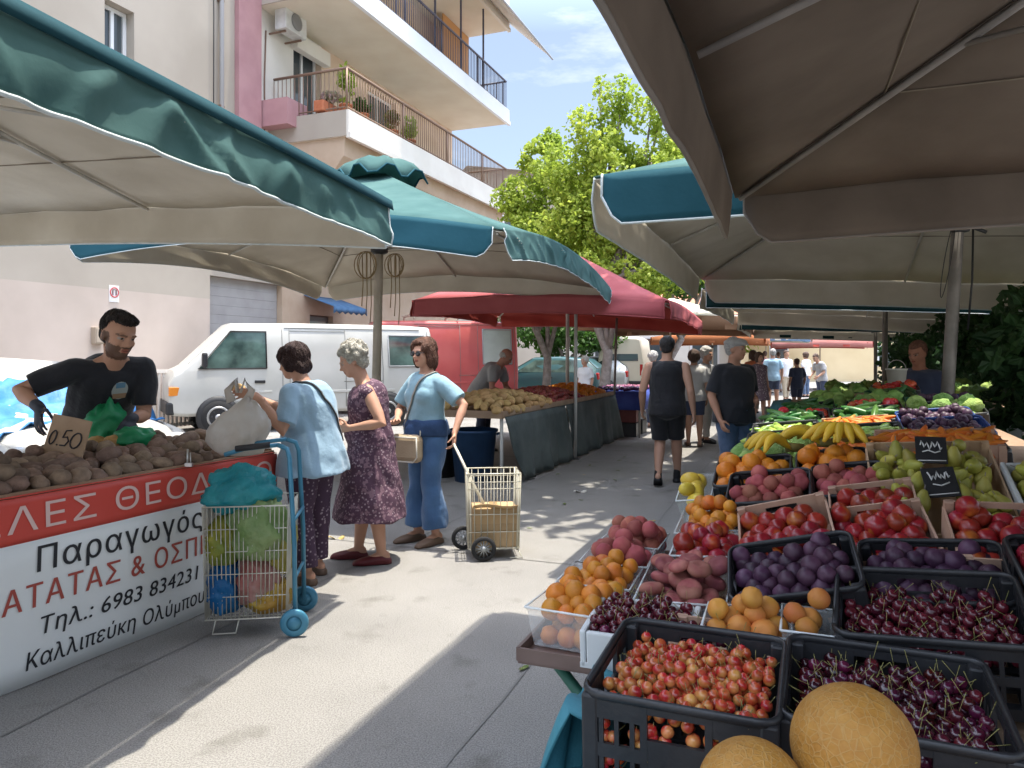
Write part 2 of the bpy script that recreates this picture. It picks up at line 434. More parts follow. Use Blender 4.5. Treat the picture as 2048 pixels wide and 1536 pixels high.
    for i in near.tolist():
        v = me.vertices[i]
        p = inv @ (v.co - hc) / s
        c = V(cols[i, :3]) 
        if -.14 < p.z < .14 and abs(p.x) < .12 and abs(p.y) < .15:
            if p.y > .03:
                ex = min((V((p.x - .03, 0, p.z - .004))).length, (V((p.x + .03, 0, p.z - .004))).length)
                if ex < .0045: c = V((.015, .01, .008))
                elif abs(p.z - .004) < .0055 and ex < .0135: c = V((.30, .26, .23)) if ex > .006 else V((.015, .01, .008))
                elif .0085 < abs(p.z - .004) < .011 and ex < .016: c = sk * .6
                if abs(abs(p.x) - .031) < .02 and abs(p.z - (.0225 - .12 * abs(abs(p.x) - .03))) < .0045 and p.y > .05:
                    c = V(hair['col'] if hair else (.05, .03, .02)) * 0.6 + sk * .3
                if abs(p.x) < .024 * (1 - .2) and abs(p.z + .057) < .012 - abs(p.x) * .25 and p.y > .06: c = V((sk.x * .85, sk.y * .5, sk.z * .5))
                if abs(p.z + .0565) < .0022 and abs(p.x) < .02 and p.y > .06: c = V((.10, .03, .025))
            if beard:
                edge = .012 * nz(v.co, 60)
                in_b = (p.z < -.035 + edge and p.y > -.01 and not (abs(p.x) < .024 and abs(p.z + .057) < .010)) and p.z > -.125 and p.z > -.115 - .2 * p.y
                side_b = (abs(p.x) > .055 and -.05 < p.z < .02 and -.015 < p.y < .025)
                if in_b and (p.z < -.045 or abs(p.x) < .045 or abs(p.x) > .04) or side_b: c = c * .25 + V(beard) * .75
        ca.data[i].color = (max(0, c.x), max(0, c.y), max(0, c.z), 1)
    body = put('body', me, M('skin', (.5, .3, .2), .55, vcol=True, spec=.35, bump=.04, bscale=180), root)
    cv = max(vox * 1.25, .009)
    # ---- clothes
    if bottom:
        k = bottom['kind']; mb = MB(); inf = bottom.get('inf', .011)
        if k in ('trousers', 'shorts'):
            for sd in 'LR': leg(mb, sd, inf, bottom.get('to', .97), bottom.get('flare', .0), bottom.get('wide', 0) * h)
            pel, wa = q['pel'], q['waist']; up = (wa - pel).normalized()
            mb.tube([pel - up * .05 * h, pel - up * .02 * h, pel + up * .03 * h, pel.lerp(wa, bottom.get('rise', .75))], [(.085 * hw * h + inf, .074 * g * h + inf), (.1 * hw * h + inf, .08 * g * h + inf), (.1 * hw * h + inf, .079 * g * h + inf), (.093 * g * h + inf, .07 * g * h + inf)], 20, 0, X)
            mb.ell(pel - V((0, .026 * h, .018 * h)), (.09 * hw * h + inf, .063 * g * h + inf, .066 * h + inf))
            if belly > 0: mb.ell(wa.lerp(pel, .45) + V((0, .024 * h, -.01 * h)), (.083 * g * h + inf, (.05 + .033 * belly) * g * h + inf, .07 * h + inf))
        elif k in ('skirt', 'dress'):
            pel, wa = q['pel'], q['waist']; hem = bottom['hem'] * h; fl = bottom.get('flare', .04)
            rows = []
            for i in range(7):
                t = i / 6; z = lerp(pel.z, hem, t)
                kx = (q['kneeL'].x + q['kneeR'].x) / 2 * t; ky = lerp(pel.y, (q['kneeL'].y + q['kneeR'].y) / 2 + bottom.get('dy', 0) * h, t)
                rows.append((V((kx, ky, z)), (.106 * hw + fl * t) * h, (.086 * g + fl * 1.1 * t) * h))
            rows = [(wa, .093 * g * h + inf, .072 * g * h + inf), (wa.lerp(pel, .6), .102 * hw * h + inf, .08 * g * h + inf)] + rows
            mb.tube([r[0] for r in rows], [(r[1], r[2]) for r in rows], 28, 0, X)
            mb.ell(pel - V((0, .024 * h, .018 * h)), (.092 * hw * h + inf, .066 * g * h + inf, .07 * h + inf))
            if k == 'dress':
                torso(mb, inf, loose=.006)
                for sd in 'LR':
                    sh = q['sh' + sd]; cl = q['col'].lerp(sh, .3) - V((0, 0, .01 * h))
                    mb.limb([cl, sh - V((0, 0, .008 * h))], [.034 * h + inf, .03 * h + inf], 12)
        me = fuse(mb, k, cv, 2, bottom.get('fold', .006), 11)
        put(bottom.get('name', k), me, bottom['mat'], root)
    if top:
        mb = MB(); inf = top.get('inf', .012)
        torso(mb, inf, loose=top.get('loose', .008), bottom_z=top.get('from'))
        if True:
            pel, wa = q['pel'], q['waist']; e = top.get('hem', .475) * h
            mb.tube([wa, wa.lerp(pel, .7), pel, V((pel.x, pel.y, e))], [(.094 * g * h + inf, .075 * g * h + inf), (.102 * hw * h + inf, .082 * g * h + inf), (.108 * hw * h + inf, .088 * g * h + inf), ((.112 + top.get('flare', 0)) * hw * h + inf, (.092 + top.get('flare', 0)) * g * h + inf)], 22, 0, X)
        for sd in 'LR':
            if top.get('sleeve', 0) > 0: arm(mb, sd, inf + .002, top['sleeve'], top.get('sflare', .01))
            else:
                sh = q['sh' + sd]; cl = q['col'].lerp(sh, .3) - V((0, 0, .01 * h))
                mb.limb([cl, cl.lerp(sh, .62)], [.034 * h + inf, .029 * h + inf], 12)
        me = fuse(mb, 'top', cv, 5, top.get('fold', .006), 10)
        put(top.get('name', 'shirt'), me, top['mat'], root)
    if shoes:
        for sd in 'LR':
            mb = MB(); an = q['ank' + sd]; t = J['toe' + sd]; lift = J.get('lift' + sd, 0)
            rot = rz3(t) @ rx3(-lift); hh = shoes.get('h', .05) * h
            base = V((an.x, an.y, an.z - .046 * h))
            o = lambda y, z: base + rot @ V((0, y * h, z * h))
            k = .55 + .45 * min(g, 1.15); kk = 1.12
            mb.limb([o(-.03, .014), o(0.0, .022), o(.04, .02), o(.085, .015), o(.112, .012)], [(.022 * k * h * kk, .016 * h), (.025 * k * h * kk, .023 * h), (.027 * k * h * kk, .021 * h), (.0285 * k * h * kk, .017 * h), (.021 * k * h * kk, .012 * h)], 14, 0, rot @ X)
            if hh > .055 * h: mb.limb([o(-.012, .035), o(-.012, hh / h)], [(.026 * h, .03 * h), (.024 * h, .028 * h)], 12)
            mb.tube([o(-.045, .006), o(-.03, .006), o(.04, .006), o(.085, .006), o(.128, .006)], [(.016 * h, .008 * h), (.027 * k * h, .009 * h), (.0295 * k * h, .009 * h), (.032 * k * h, .009 * h), (.018 * h, .008 * h)], 12, 0, rot @ X)
            if lift == 0:
                for p in mb.v: p.z = max(p.z, base.z - .0)
            me = fuse(mb, 'shoe', max(vox, .007), 2)
            put('shoe', me, shoes['mat'], root)
    if hair:
        mb = MB(); k = hair.get('kind', 'short'); t = hair.get('t', .012)
        E = lambda x, y, z, a, c, e: mb.ell(HP(x, y, z), (a * s, c * s, e * s), hq, 0, 20, 14)
        if k == 'short':
            E(0, -.03, .04, .0775 + t * .3, .085 + t * .3, .082 + t); E(0, .012, .078, .062, .066, .032 + t * .6); E(0, -.055, -.01, .064, .052, .06)
        elif k == 'quiff':
            E(0, -.03, .042, .0755, .084, .08 + t); E(0, .02, .092, .062, .075, .03); E(.012, .062, .092, .044, .035, .022); E(0, -.055, -.005, .062, .05, .058)
        elif k == 'bob':
            E(0, -.03, .04, .088 + t, .095 + t, .088 + t); E(0, .022, .082, .068, .062, .036)
            for sx in (-1, 1): E(sx * .07, -.015, .0, .026 + t, .052, .07); E(sx * .058, .03, .05, .03, .045, .05)
            E(0, -.065, -.03, .082, .055, .075)
        elif k == 'curly':
            E(0, -.032, .045, .092 + t, .095 + t, .09 + t); E(0, .02, .09, .07, .062, .038); E(0, -.065, -.015, .08, .052, .07)
            for i in range(80):
                a = rnd(0, 2 * PI); e = rnd(-.3, 1.4); d = V((math.cos(a) * math.cos(e), math.sin(a) * math.cos(e), math.sin(e)))
                if d.y > .45 and d.z < .55: continue
                E(d.x * .095, -.032 + d.y * .098, .045 + d.z * .098, .02 + .006 * (i % 3), .021, .02)
        elif k == 'long':
            E(0, -.028, .042, .086 + t, .094 + t, .088 + t); E(0, .02, .086, .068, .066, .034)
            for sx in (-1, 1): E(sx * .072, -.01, -.02, .024 + t, .05, .1); E(sx * .06, .035, .05, .028, .04, .05)
            E(0, -.065, -.05, .085, .05, .11)
        elif k == 'fringe':   # ring of hair round a bald crown
            E(0, -.06, .0, .074, .052, .058)
            for sx in (-1, 1): E(sx * .066, -.03, .008, .016, .05, .042)
        me = fuse(mb, 'hair', max(vox, .008), 2, hair.get('rough', .004), 38)
        if hair.get('strands'):
            from mathutils.bvhtree import BVHTree as BT
            bv = BT.FromPolygons([v.co for v in me.vertices], [p.vertices[:] for p in me.polygons]); sr = random.Random(3); sm = MB(); top_ = HP(0, -.03, .13); curl = hair['kind'] == 'curly'
            for _ in range(hair['strands']):
                p0 = me.polygons[sr.randrange(len(me.polygons))].center.copy(); pts = []; ph = sr.uniform(0, 6)
                for i in range(6):
                    co_, no_, _i, _d = bv.find_nearest(p0)
                    if co_ is None: break
                    pts.append(co_ + no_ * (.0015 + .003 * sr.random()))
                    d = (co_ - top_); d.z -= .06; d = d - no_ * d.dot(no_)
                    if curl: d = Matrix.Rotation(ph + i * 1.1, 3, no_) @ d
                    p0 = co_ + d.normalized() * (.011 if not curl else .008) * s + V((sr.uniform(-1, 1), sr.uniform(-1, 1), sr.uniform(-1, 1))) * .002
                if len(pts) > 3: sm.tube(pts, [.0009, .0018, .002, .0018, .0012, .0005][:len(pts)], 4)
            tm = sm.mesh('strands'); bm = bmesh.new(); bm.from_mesh(me); bm.from_mesh(tm); bm.to_mesh(me); bm.free()
        put('hair', me, M('hair_%d_%d_%d' % tuple(int(c * 1000) for c in hair['col']), hair['col'], .55, col2=tuple(c * 1.9 + .01 for c in hair['col']), scale=60, detail=2, bump=.8, bscale=110, contrast=(.3, .75)), root)
    if hat:
        mb = MB()
        if hat['kind'] == 'cap':
            mb.ell(HP(0, -.01, .055), (.088 * s, .105 * s, .075 * s), hq, 0, 20, 12); mb.ell(HP(0, .1, .048), (.06 * s, .055 * s, .008 * s), hq, 0, 16, 6)
        else:
            mb.ell(HP(0, -.005, .07), (.098 * s, .122 * s, .048 * s), hq, 0, 20, 12); mb.ell(HP(0, .095, .05), (.065 * s, .045 * s, .009 * s), hq, 0, 16, 6); mb.ell(HP(0, -.015, .045), (.083 * s, .1 * s, .04 * s), hq, 0, 20, 12)
        put('hat', fuse(mb, 'hat', max(vox, .006), 2), hat['mat'], root)
    if glasses:
        mb = MB()
        for sx in (-1, 1):
            mb.ell(HP(sx * .031, .094, .0), (.027 * s, .006 * s, .021 * s), hq, 0, 16, 8)
            mb.tube([HP(sx * .056, .088, .006), HP(sx * .074, .03, .008), HP(sx * .078, -.02, .0)], .0028 * s, 6)
        mb.tube([HP(-.01, .1, .004), HP(.01, .1, .004)], .003 * s, 6)
        mb.build('glasses', M('dark_lens', (.012, .012, .014), .12, spec=.6), root)
    return root, q, HP

def wp(root, v):
    """a figure's local point in the world"""
    return V(root.location) + rz3(root.rotation_euler.z) @ V(v)
# ------------------------------------------------------------------ ground
m_ground = M('street_concrete', (.262, .254, .243), .9, col2=(.325, .315, .30), scale=1.1, bump=.35, bscale=220, detail=9, contrast=(.3, .7))
def speckle(m, scale=260, amt=.35):
    nt = m.node_tree; N = nt.nodes; L = nt.links; b = N['Principled BSDF']
    old = b.inputs['Base Color'].links[0].from_socket
    tc = N.new('ShaderNodeTexCoord'); t = N.new('ShaderNodeTexNoise'); t.inputs['Scale'].default_value = scale; t.inputs['Detail'].default_value = 2
    L.new(tc.outputs['Object'], t.inputs['Vector'])
    r = N.new('ShaderNodeValToRGB'); r.color_ramp.elements[0].position = .36; r.color_ramp.elements[1].position = .62
    r.color_ramp.elements[0].color = (1 - amt, 1 - amt, 1 - amt, 1); r.color_ramp.elements[1].color = (1, 1, 1, 1)
    v = N.new('ShaderNodeTexVoronoi'); v.inputs['Scale'].default_value = .55; v.feature = 'DISTANCE_TO_EDGE'
    wn = N.new('ShaderNodeTexNoise'); wn.inputs['Scale'].default_value = 1.7; wn.inputs['Detail'].default_value = 6
    va = N.new('ShaderNodeVectorMath'); va.operation = 'MULTIPLY_ADD'; va.inputs[1].default_value = (1.2, 1.2, 0)
    L.new(tc.outputs['Object'], wn.inputs['Vector']); L.new(wn.outputs['Color'], va.inputs[0]); L.new(tc.outputs['Object'], va.inputs[2]); L.new(va.outputs[0], v.inputs['Vector'])
    r2 = N.new('ShaderNodeValToRGB'); r2.color_ramp.elements[0].position = 0.0; r2.color_ramp.elements[1].position = .006
    r2.color_ramp.elements[0].color = (.93, .93, .93, 1); r2.color_ramp.elements[1].color = (1, 1, 1, 1)
    L.new(v.outputs['Distance'], r2.inputs['Fac'])
    st = N.new('ShaderNodeTexNoise'); st.inputs['Scale'].default_value = 3.2; st.inputs['Detail'].default_value = 8; L.new(tc.outputs['Object'], st.inputs['Vector'])
    r3 = N.new('ShaderNodeValToRGB'); r3.color_ramp.elements[0].position = .28; r3.color_ramp.elements[1].position = .42
    r3.color_ramp.elements[0].color = (.70, .69, .67, 1); r3.color_ramp.elements[1].color = (1, 1, 1, 1); L.new(st.outputs['Fac'], r3.inputs['Fac'])
    L.new(t.outputs['Fac'], r.inputs['Fac']); cur = old
    for rr in (r, r2, r3):
        mx = N.new('ShaderNodeMixRGB'); mx.blend_type = 'MULTIPLY'; mx.inputs[0].default_value = 1
        L.new(cur, mx.inputs[1]); L.new(rr.outputs['Color'], mx.inputs[2]); cur = mx.outputs[0]
    L.new(cur, b.inputs['Base Color'])
speckle(m_ground, 150, .42)
g = MB(); g.add([(-90, -30, 0), (90, -30, 0), (90, 190, 0), (-90, 190, 0)], [[0, 1, 2, 3]]); tag(g.build('ground', m_ground), kind='structure')

b = MB()
for w_ in (-2.95, -1.2):
    pts = [S(a, w_ + .02 * math.sin(a * 1.3) + .008 * math.sin(a * 7), .004) for a in [i * .5 for i in range(1, 90)]]
    for i in range(len(pts) - 1): b.add([pts[i] - W * .006, pts[i + 1] - W * .006, pts[i + 1] + W * .006, pts[i] + W * .006], [[3, 2, 1, 0]])
for a_ in (5.1, 10.2, 15.3, 20.4): b.add([S(a_, -8, .0045), S(a_, 3, .0045), S(a_ + .012, 3, .0045), S(a_ + .012, -8, .0045)], [[0, 1, 2, 3]])
tag(b.build('road_joint', M('joint_dark', (.19, .185, .178), .9)), kind='structure')
# ------------------------------------------------------------------ apartment building
KB = 1.06
def B3(a, w, z): p = S(a * KB, w * KB); return V((p.x, p.y, CZ + (z - CZ) * KB))
RB = rz3(ST)
def bbox(mb, a0, a1, w0, w1, z0, z1, mi=0):
    vs = [B3(a, w, z) for z in (z0, z1) for w in (w0, w1) for a in (a0, a1)]
    return mb.add(vs, [[0, 2, 3, 1], [4, 5, 7, 6], [0, 1, 5, 4], [2, 6, 7, 3], [0, 4, 6, 2], [1, 3, 7, 5]], mi)
m_cream = M('render_cream', (.36, .315, .265), .85, col2=(.43, .38, .325), scale=.55, detail=11, bump=.12, bscale=120)
m_lower = M('render_lower_sunlit', (.46, .385, .335), .85, col2=(.54, .455, .40), scale=.9, detail=10, bump=.12, bscale=120)  # pinkish base course, lightened to stand for sunlight on the left wall
m_pink = M('render_pink', (.40, .215, .23), .8, col2=(.46, .26, .27), scale=2, bump=.1, bscale=90)
m_white = M('render_white', (.66, .625, .57), .8, col2=(.72, .69, .635), scale=1.5, bump=.08, bscale=90)
m_orange = M('render_orange', (.47, .35, .255), .85, col2=(.53, .41, .31), scale=2, bump=.1, bscale=90)
m_soffit = M('soffit_paint', (.66, .60, .50), .85, col2=(.72, .67, .57), scale=1.1, bump=.05)
m_steelgrey = M('roller_door', (.33, .315, .31), .7, col2=(.37, .355, .35), scale=3)
m_dark = M('dark_opening', (.04, .04, .045), .4)
m_glass = M('window_glass', (.06, .075, .085), .06, spec=.8)
m_alu = M('window_frame_white', (.75, .75, .76), .4)
m_bronze = M('rail_bronze', (.22, .14, .10), .5, metal=.2)
m_railblue = M('rail_dark', (.10, .10, .14), .5, metal=.3)
m_iron0 = M('cable_black', (.03, .03, .03), .6)
bd = thing('apartment_building', 'cream and pink apartment building with long white balconies behind the green umbrellas', 'building', B3(13, -11.57, 0))
binv = lambda o: o
def bpart(name, mb, mats, parent=None):
    o = mb.build(name, mats); par = parent or bd
    o.parent = par
    if par is bd: o.matrix_parent_inverse = Matrix.Translation(-V(bd.location))
    return o
WL = -11.57
b = MB()      # facade with holes: built as panels around the openings
def panel(a0, a1, z0, z1, mi, w=WL, th=.35): bbox(b, a0, a1, w - th, w, z0, z1, mi)
panel(2.0, 12.2, -.1, 2.7, 1); panel(12.2, 14.53, 3.2, 3.75, 0); panel(14.53, 15.6, -.1, 3.75, 2); panel(15.6, 16.6, 2.55, 3.75, 2); panel(16.6, 24.2, -.1, 3.75, 2)
panel(2.0, 9.67, 2.7, 16, 0); panel(9.67, 10.3, 2.7, 6.6, 0); panel(9.67, 10.3, 7.9, 16, 0); panel(10.3, 12.2, 2.7, 3.75, 0); panel(10.3, 12.93, 3.75, 16, 0); panel(12.2, 12.93, 3.75, 3.752, 0)
panel(13.66, 14.95, 3.75, 16, 3); panel(14.95, 16.1, 3.75, 7.02, 3); panel(14.95, 16.1, 9.25, 16, 3); panel(16.1, 18.3, 3.75, 16, 4); panel(18.3, 19.9, 3.75, 7.02, 4); panel(18.3, 19.9, 9.25, 16, 4); panel(19.9, 23.8, 3.75, 16, 4)
bbox(b, 2.0, 24.2, WL - 9, WL - .36, -.1, 16.2, 0)
wall = bpart('wall', b, [m_cream, m_lower, m_orange, m_white, M('render_peach', (.60, .46, .34), .85, col2=(.66, .52, .40), scale=2, bump=.1)])
b = MB(); bbox(b, 12.93, 13.66, WL - .2, WL + .12, 3.75, 16.5); bpart('pilaster', b, m_pink)
b = MB(); bbox(b, 13.7, 14.45, WL + .004, WL + .8, 6.75, 7.35); bpart('planter_wall', b, m_pink)
b = MB()
for i in range(16): bbox(b, 12.21, 14.52, WL - .22, WL - .15 - .003 * (i % 2), .0 + i * .2, .197 + i * .2)
bpart('garage_door', b, m_steelgrey)
b = MB(); bbox(b, 15.62, 16.58, WL - .2, WL - .14, 0, 2.53); d_ = bpart('door', b, M('door_grey', (.16, .16, .16), .5))
b = MB(); bbox(b, 15.7, 16.5, WL - .14, WL - .12, .9, 2.4); bpart('glazing', b, m_glass, d_)
def window(a0, a1, z0, z1, w=WL - .22, rev=True):
    f = MB(); t = .07
    bbox(f, a0, a1, w - .03, w + .03, z0, z0 + t); bbox(f, a0, a1, w - .03, w + .03, z1 - t, z1)
    for k in (a0, (a0 + a1) / 2 - t / 2, a1 - t): bbox(f, k, k + t, w - .028, w + .034, z0 + t, z1 - t)
    fo = bpart('window', f, m_alu)
    p = MB(); bbox(p, a0 + t, a1 - t, w - .012, w - .004, z0 + t, z1 - t); bpart('pane', p, m_glass, fo)
window(9.68, 10.29, 6.61, 7.89); window(14.96, 16.09, 7.03, 9.24); window(18.31, 19.89, 7.03, 9.24)
b = MB(); bbox(b, 14.85, 16.2, WL + .003, WL + .2, 9.0, 9.35); bpart('shutter_box', b, m_white)
# balconies
def balcony(a0, a1, z0, z1, rail_h, w1=-9.37, fascia=m_white, railm=m_bronze, step=.115, left=True):
    s = MB(); bbox(s, a0, a1, WL + .002, w1 - .06, z0, z1 - .02, 0); so = bpart('balcony', s, m_soffit)
    f = MB(); bbox(f, a0 - .03, a1 + .03, w1 - .06, w1, z0 + .08, z1, 0); bbox(f, a0 - .03, a1 + .03, w1 - .058, w1 + .045, z0 - .05, z0 + .08, 0)
    bbox(f, a0 - .032, a0, WL + .003, w1 - .06, z0 + .0, z1, 1); bpart('fascia', f, [fascia, m_cream], so)
    r = MB(); n = int((a1 - a0) / step)
    q = lambda a, w, z: B3(a, w, z)
    ri = w1 - .1
    def bar(p, rr=.011): r.tube([p, p + V((0, 0, rail_h * KB))], rr, 6)
    for i in range(n + 1):
        bar(q(lerp(a0 + .05, a1 - .05, i / n), ri, z1), .03 if i % 22 == 0 else .011)
    r.tube([q(a0 + .05, ri, z1 + rail_h), q(a1 - .05, ri, z1 + rail_h)], .035, 8); r.tube([q(a0 + .05, ri, z1 + .09), q(a1 - .05, ri, z1 + .09)], .016, 6)
    for aa in ((a0 + .05, a1 - .05) if left else (a1 - .05,)):
        m = int(2.05 / step)
        for i in range(m): bar(q(aa, lerp(WL + .1, ri, i / m), z1))
        r.tube([q(aa, WL + .1, z1 + rail_h), q(aa, ri, z1 + rail_h)], .035, 8); r.tube([q(aa, WL + .1, z1 + .09), q(aa, ri, z1 + .09)], .016, 6)
    bpart('railing', r, railm, so)
    return so
balcony(14.06, 23.8, 6.42, 7.0, .96)
balcony(13.7, 23.8, 9.52, 10.0, .98, fascia=M('fascia_bluewhite', (.72, .76, .82), .7, col2=(.78, .81, .85), scale=1), railm=m_railblue)
balcony(13.7, 23.8, 12.75, 13.2, .98, railm=m_railblue)
b = MB(); 
for i in range(5): bbox(b, 15.2 + i * 1.7, 15.24 + i * 1.7, -9.6, -9.55, 10.0, 12.75)
bbox(b, 21.7, 23.7, -10.9, -10.86, 10.02, 12.7, 1); bbox(b, 16.8, 18.2, WL + .003, WL + .06, 10.02, 12.2, 2)
bpart('balcony_screen', b, [m_railblue, M('awning_orange', (.50, .26, .10), .8), m_dark])
b = MB(); bbox(b, 14.3, 24, -9.6, -9.45, 13.2, 14.15); bbox(b, 13.7, 24.0, WL + .01, -9.4, 15.6, 16.1); bpart('parapet', b, m_white)
# drop board under the lower balcony, curved end
b = MB(); pts = [B3(14.1, WL + .01, 6.42), B3(14.1, -9.5, 6.42), B3(14.1, -9.55, 6.0), B3(14.1, -9.9, 5.55), B3(14.1, -10.5, 5.2), B3(14.1, WL + .01, 5.0)]
poly_prism(b, pts, B3(14.1, 0, 0), B3(23.5, 0, 0)); bpart('canopy_box', b, m_orange)

# things fixed to or standing on the building
ac = thing('air_conditioner', 'white air conditioner unit hung on the wall above the lower balcony door', 'air conditioner', B3(14.35, WL, 9.05))
b = MB(); b.box((0, 0, .3), (.34, .82, .58), RB @ rz3(PI / 2) @ rz3(-PI / 2), 0, .02); o = b.build('casing', M('ac_white', (.62, .62, .60), .5, col2=(.5, .5, .48), scale=5), ac); o.location = W * .42
b = MB(); b.lathe([(.2, 0), (.21, .012), (.17, .02), (.03, .02)], 20, 0, RB.to_3x3() @ ry3(PI / 2), W * .592 + V((0, 0, .3))); b.build('fan_grille', M('ac_grey', (.2, .2, .2), .5), ac)
b = MB()
for k in (-.3, .3): b.box(U * k + W * .25 + V((0, 0, -.02)), (.5, .04, .04), RB)
b.tube([W * .02 + U * -.45, W * .02 + U * -.5 + V((0, 0, -1.2)), W * .02 + U * -.5 + V((0, 0, -3))], .02, 6); b.build('bracket', m_bronze, ac)
aw = thing('awning', 'small blue shop awning over the grey door behind the white van', 'awning', B3(16.1, WL, 2.92))
g_ = [[U * lerp(-.75, .75, j / 6) * KB + W * (t * .95) + V((0, 0, .12 - t * .32)) for j in range(7)] for t in (0, .5, 1)]
b = MB(); b.sheet(g_, .012); m_awb = M('awning_blue', (.05, .13, .26), .8, col2=(.08, .18, .33), scale=5); b.build('awning_cloth', m_awb, aw)
g_ = [[U * lerp(-.75, .75, j / 12) * KB + W * .95 + V((0, 0, -.2 - t * (.16 + .03 * math.cos(j * PI)))) for j in range(13)] for t in (0, 1)]
b = MB(); b.sheet(g_, .008); b.build('valance', m_awb, aw)
aw2 = thing('awning', 'long white awning sloping out from the top balcony corner of the building', 'awning', B3(22, -9.5, 12.6))
g_ = [[U * lerp(-5, 2.3, j / 8) * KB + W * (t * 1.7 - .1) + V((0, 0, .7 - t * 1.55)) for j in range(9)] for t in (0, .33, .66, 1)]
b = MB(); b.sheet(g_, .015); b.build('awning_cloth', m_white, aw2)
b = MB(); b.tube([U * -5 * KB + W * 1.6 + V((0, 0, -.87)), U * 2.4 * KB + W * 1.6 + V((0, 0, -.87))], .035, 8); b.build('front_bar', M('bar_grey', (.4, .42, .45), .4, metal=.6), aw2)
# no parking sign on the wall
sg = thing('no_parking_sign', 'round red-ringed no parking sign on a white plate on the building wall', 'sign', B3(9.86, WL + .003, 2.62)); sg.scale = (.64, .64, .64)
RW = Matrix((U, V((0, 0, 1)), W)).transposed()          # plane of the facade: x along the street, y up, z out
b = MB(); b.box((0, 0, 0.01), (.34, .5, .02), RW); b.build('plate', M('sign_white', (.75, .73, .72), .5), sg)
b = MB(); b.lathe([(.155, 0), (.155, .008), (.125, .008), (.125, 0)], 28, 0, RW, RW @ V((0, .05, .02)), close=False); b.build('ring', M('sign_red', (.5, .04, .05), .5), sg)
me, bb = text_mesh('Π', .24, .004, bold=.006)
for v in me.vertices: v.co = RW @ (V((v.co.x - (bb[0] + bb[1]) / 2, v.co.y - (bb[2] + bb[3]) / 2 + .05, .026)))
put('lettering', me, M('sign_dark', (.12, .03, .05), .5), sg)
mb_ = thing('meter_box', 'small brown meter box on the pinkish lower wall beside the vendor', 'box', B3(9.5, WL, 1.86)); mb_.scale = (.68, .68, .68)
b = MB(); b.box(W * .09, (.18, .34, .46), RB.to_3x3(), 0, .015); b.build('casing', M('meter_brown', (.36, .29, .22), .6), mb_)
b = MB(); b.box(W * .185, (.012, .28, .38), RB.to_3x3(), 0, .005); b.build('door', M('meter_brown2', (.40, .33, .26), .6), mb_)
dp = thing('drainpipe', 'thin grey drainpipe running down the wall left of the pink band', 'pipe', B3(12.45, WL, 3.8))
b = MB(); b.tube([W * .09, W * .09 + V((0, 0, 13))], .05, 10); b.build('pipe', M('pipe_grey', (.40, .39, .40), .5), dp)
b = MB()
for k in range(5): b.box(W * .05 + V((0, 0, .8 + k * 2.4)), (.13, .12, .05), RB.to_3x3())
b.build('bracket', m_bronze, dp)
cb_ = thing('cable', 'loose black cables strung along the wall above the potato stall', 'cable', B3(6, WL, 4.9))
b = MB()
for k in range(3):
    b.tube([W * (.04 + .012 * k) + U * (i * .9 * KB) + V((0, 0, .06 * k - .10 * math.sin(PI * ((i % 4) / 4)) - .01 * i)) for i in range(8)], .012, 5)
b.tube([W * .05 + U * (6.25 * KB), W * .06 + U * (6.25 * KB) + V((0, 0, 4)), W * .05 + U * (6.2 * KB) + V((0, 0, 9))], .012, 5); b.build('line', m_iron0, cb_)
# low rail fence before the wall
fe = thing('fence', 'low white metal railing in front of the building beside the white van', 'fence', S(10.6, -11.75))
b = MB()
for i in range(26): b.box(U * (i * .11) + V((0, 0, .62)), (.03, .045, 1.1), RB.to_3x3())
b.build('bars', M('fence_white', (.62, .58, .54), .5), fe)
b = MB(); b.box(U * 1.35 + V((0, 0, 1.2)), (.06, 3.0, .07), RB.to_3x3()); b.box(U * 1.35 + V((0, 0, .12)), (.06, 3.0, .06), RB.to_3x3()); b.build('rail', M('fence_white', (.62, .58, .54), .5), fe)

# ------------------------------------------------------------------ leaves, trees, plants
def leaf_cloud(n, blobs, size, seed, hole=.25, flat=.0, wts=None):
    """leaf-sized bent faces spread through overlapping uneven clumps"""
    rg = random.Random(seed); b = MB(); vs = []; fs = []
    tot = [bl[1][0] * bl[1][1] * bl[1][2] for bl in blobs]
    k = 0; tries = 0
    while k < n and tries < n * 12:
        tries += 1
        c, r = rg.choices(blobs, tot)[0]
        d = V((rg.gauss(0, 1), rg.gauss(0, 1), rg.gauss(0, 1))).normalized(); rad = rg.random() ** .45
        p = V((c[0] + d.x * r[0] * rad, c[1] + d.y * r[1] * rad, c[2] + d.z * r[2] * rad))
        if noise.noise(p * 1.15 + V((seed, 0, 0))) * .6 + noise.noise(p * 2.9 + V((0, seed, 0))) * .5 < -hole * .6 * rg.random() - .12 + hole * .35: continue
        sz = size * rg.uniform(.6, 1.25)
        nn = (d * .6 + V((rg.gauss(0, 1), rg.gauss(0, 1), rg.gauss(.55, .8)))).normalized()
        x = nn.orthogonal().normalized(); x = Matrix.Rotation(rg.uniform(0, 2 * PI), 3, nn) @ x; y = nn.cross(x)
        o = len(vs); dr = nn * sz * -.18
        vs += [p - y * sz * .5, p + x * sz * .42 - y * sz * .1 + dr, p + x * sz * .2 + y * sz * .42, p + y * sz * .65 + dr * .6, p - x * sz * .24 + y * sz * .38, p - x * sz * .42 - y * sz * .12 + dr]
        fs += [[o, o + 1, o + 2, o + 3], [o, o + 3, o + 4, o + 5]]
        k += 1
    b.add(vs, fs, 0, False); return b
def leafmat(name, c1, c2, tr=.45):
    return M(name, c1, .5, col2=c2, scale=.9, detail=7, contrast=(.38, .62), transl=tr, spec=.3)
m_leaf_l = leafmat('leaf_light', (.24, .34, .04), (.47, .56, .10), .55)
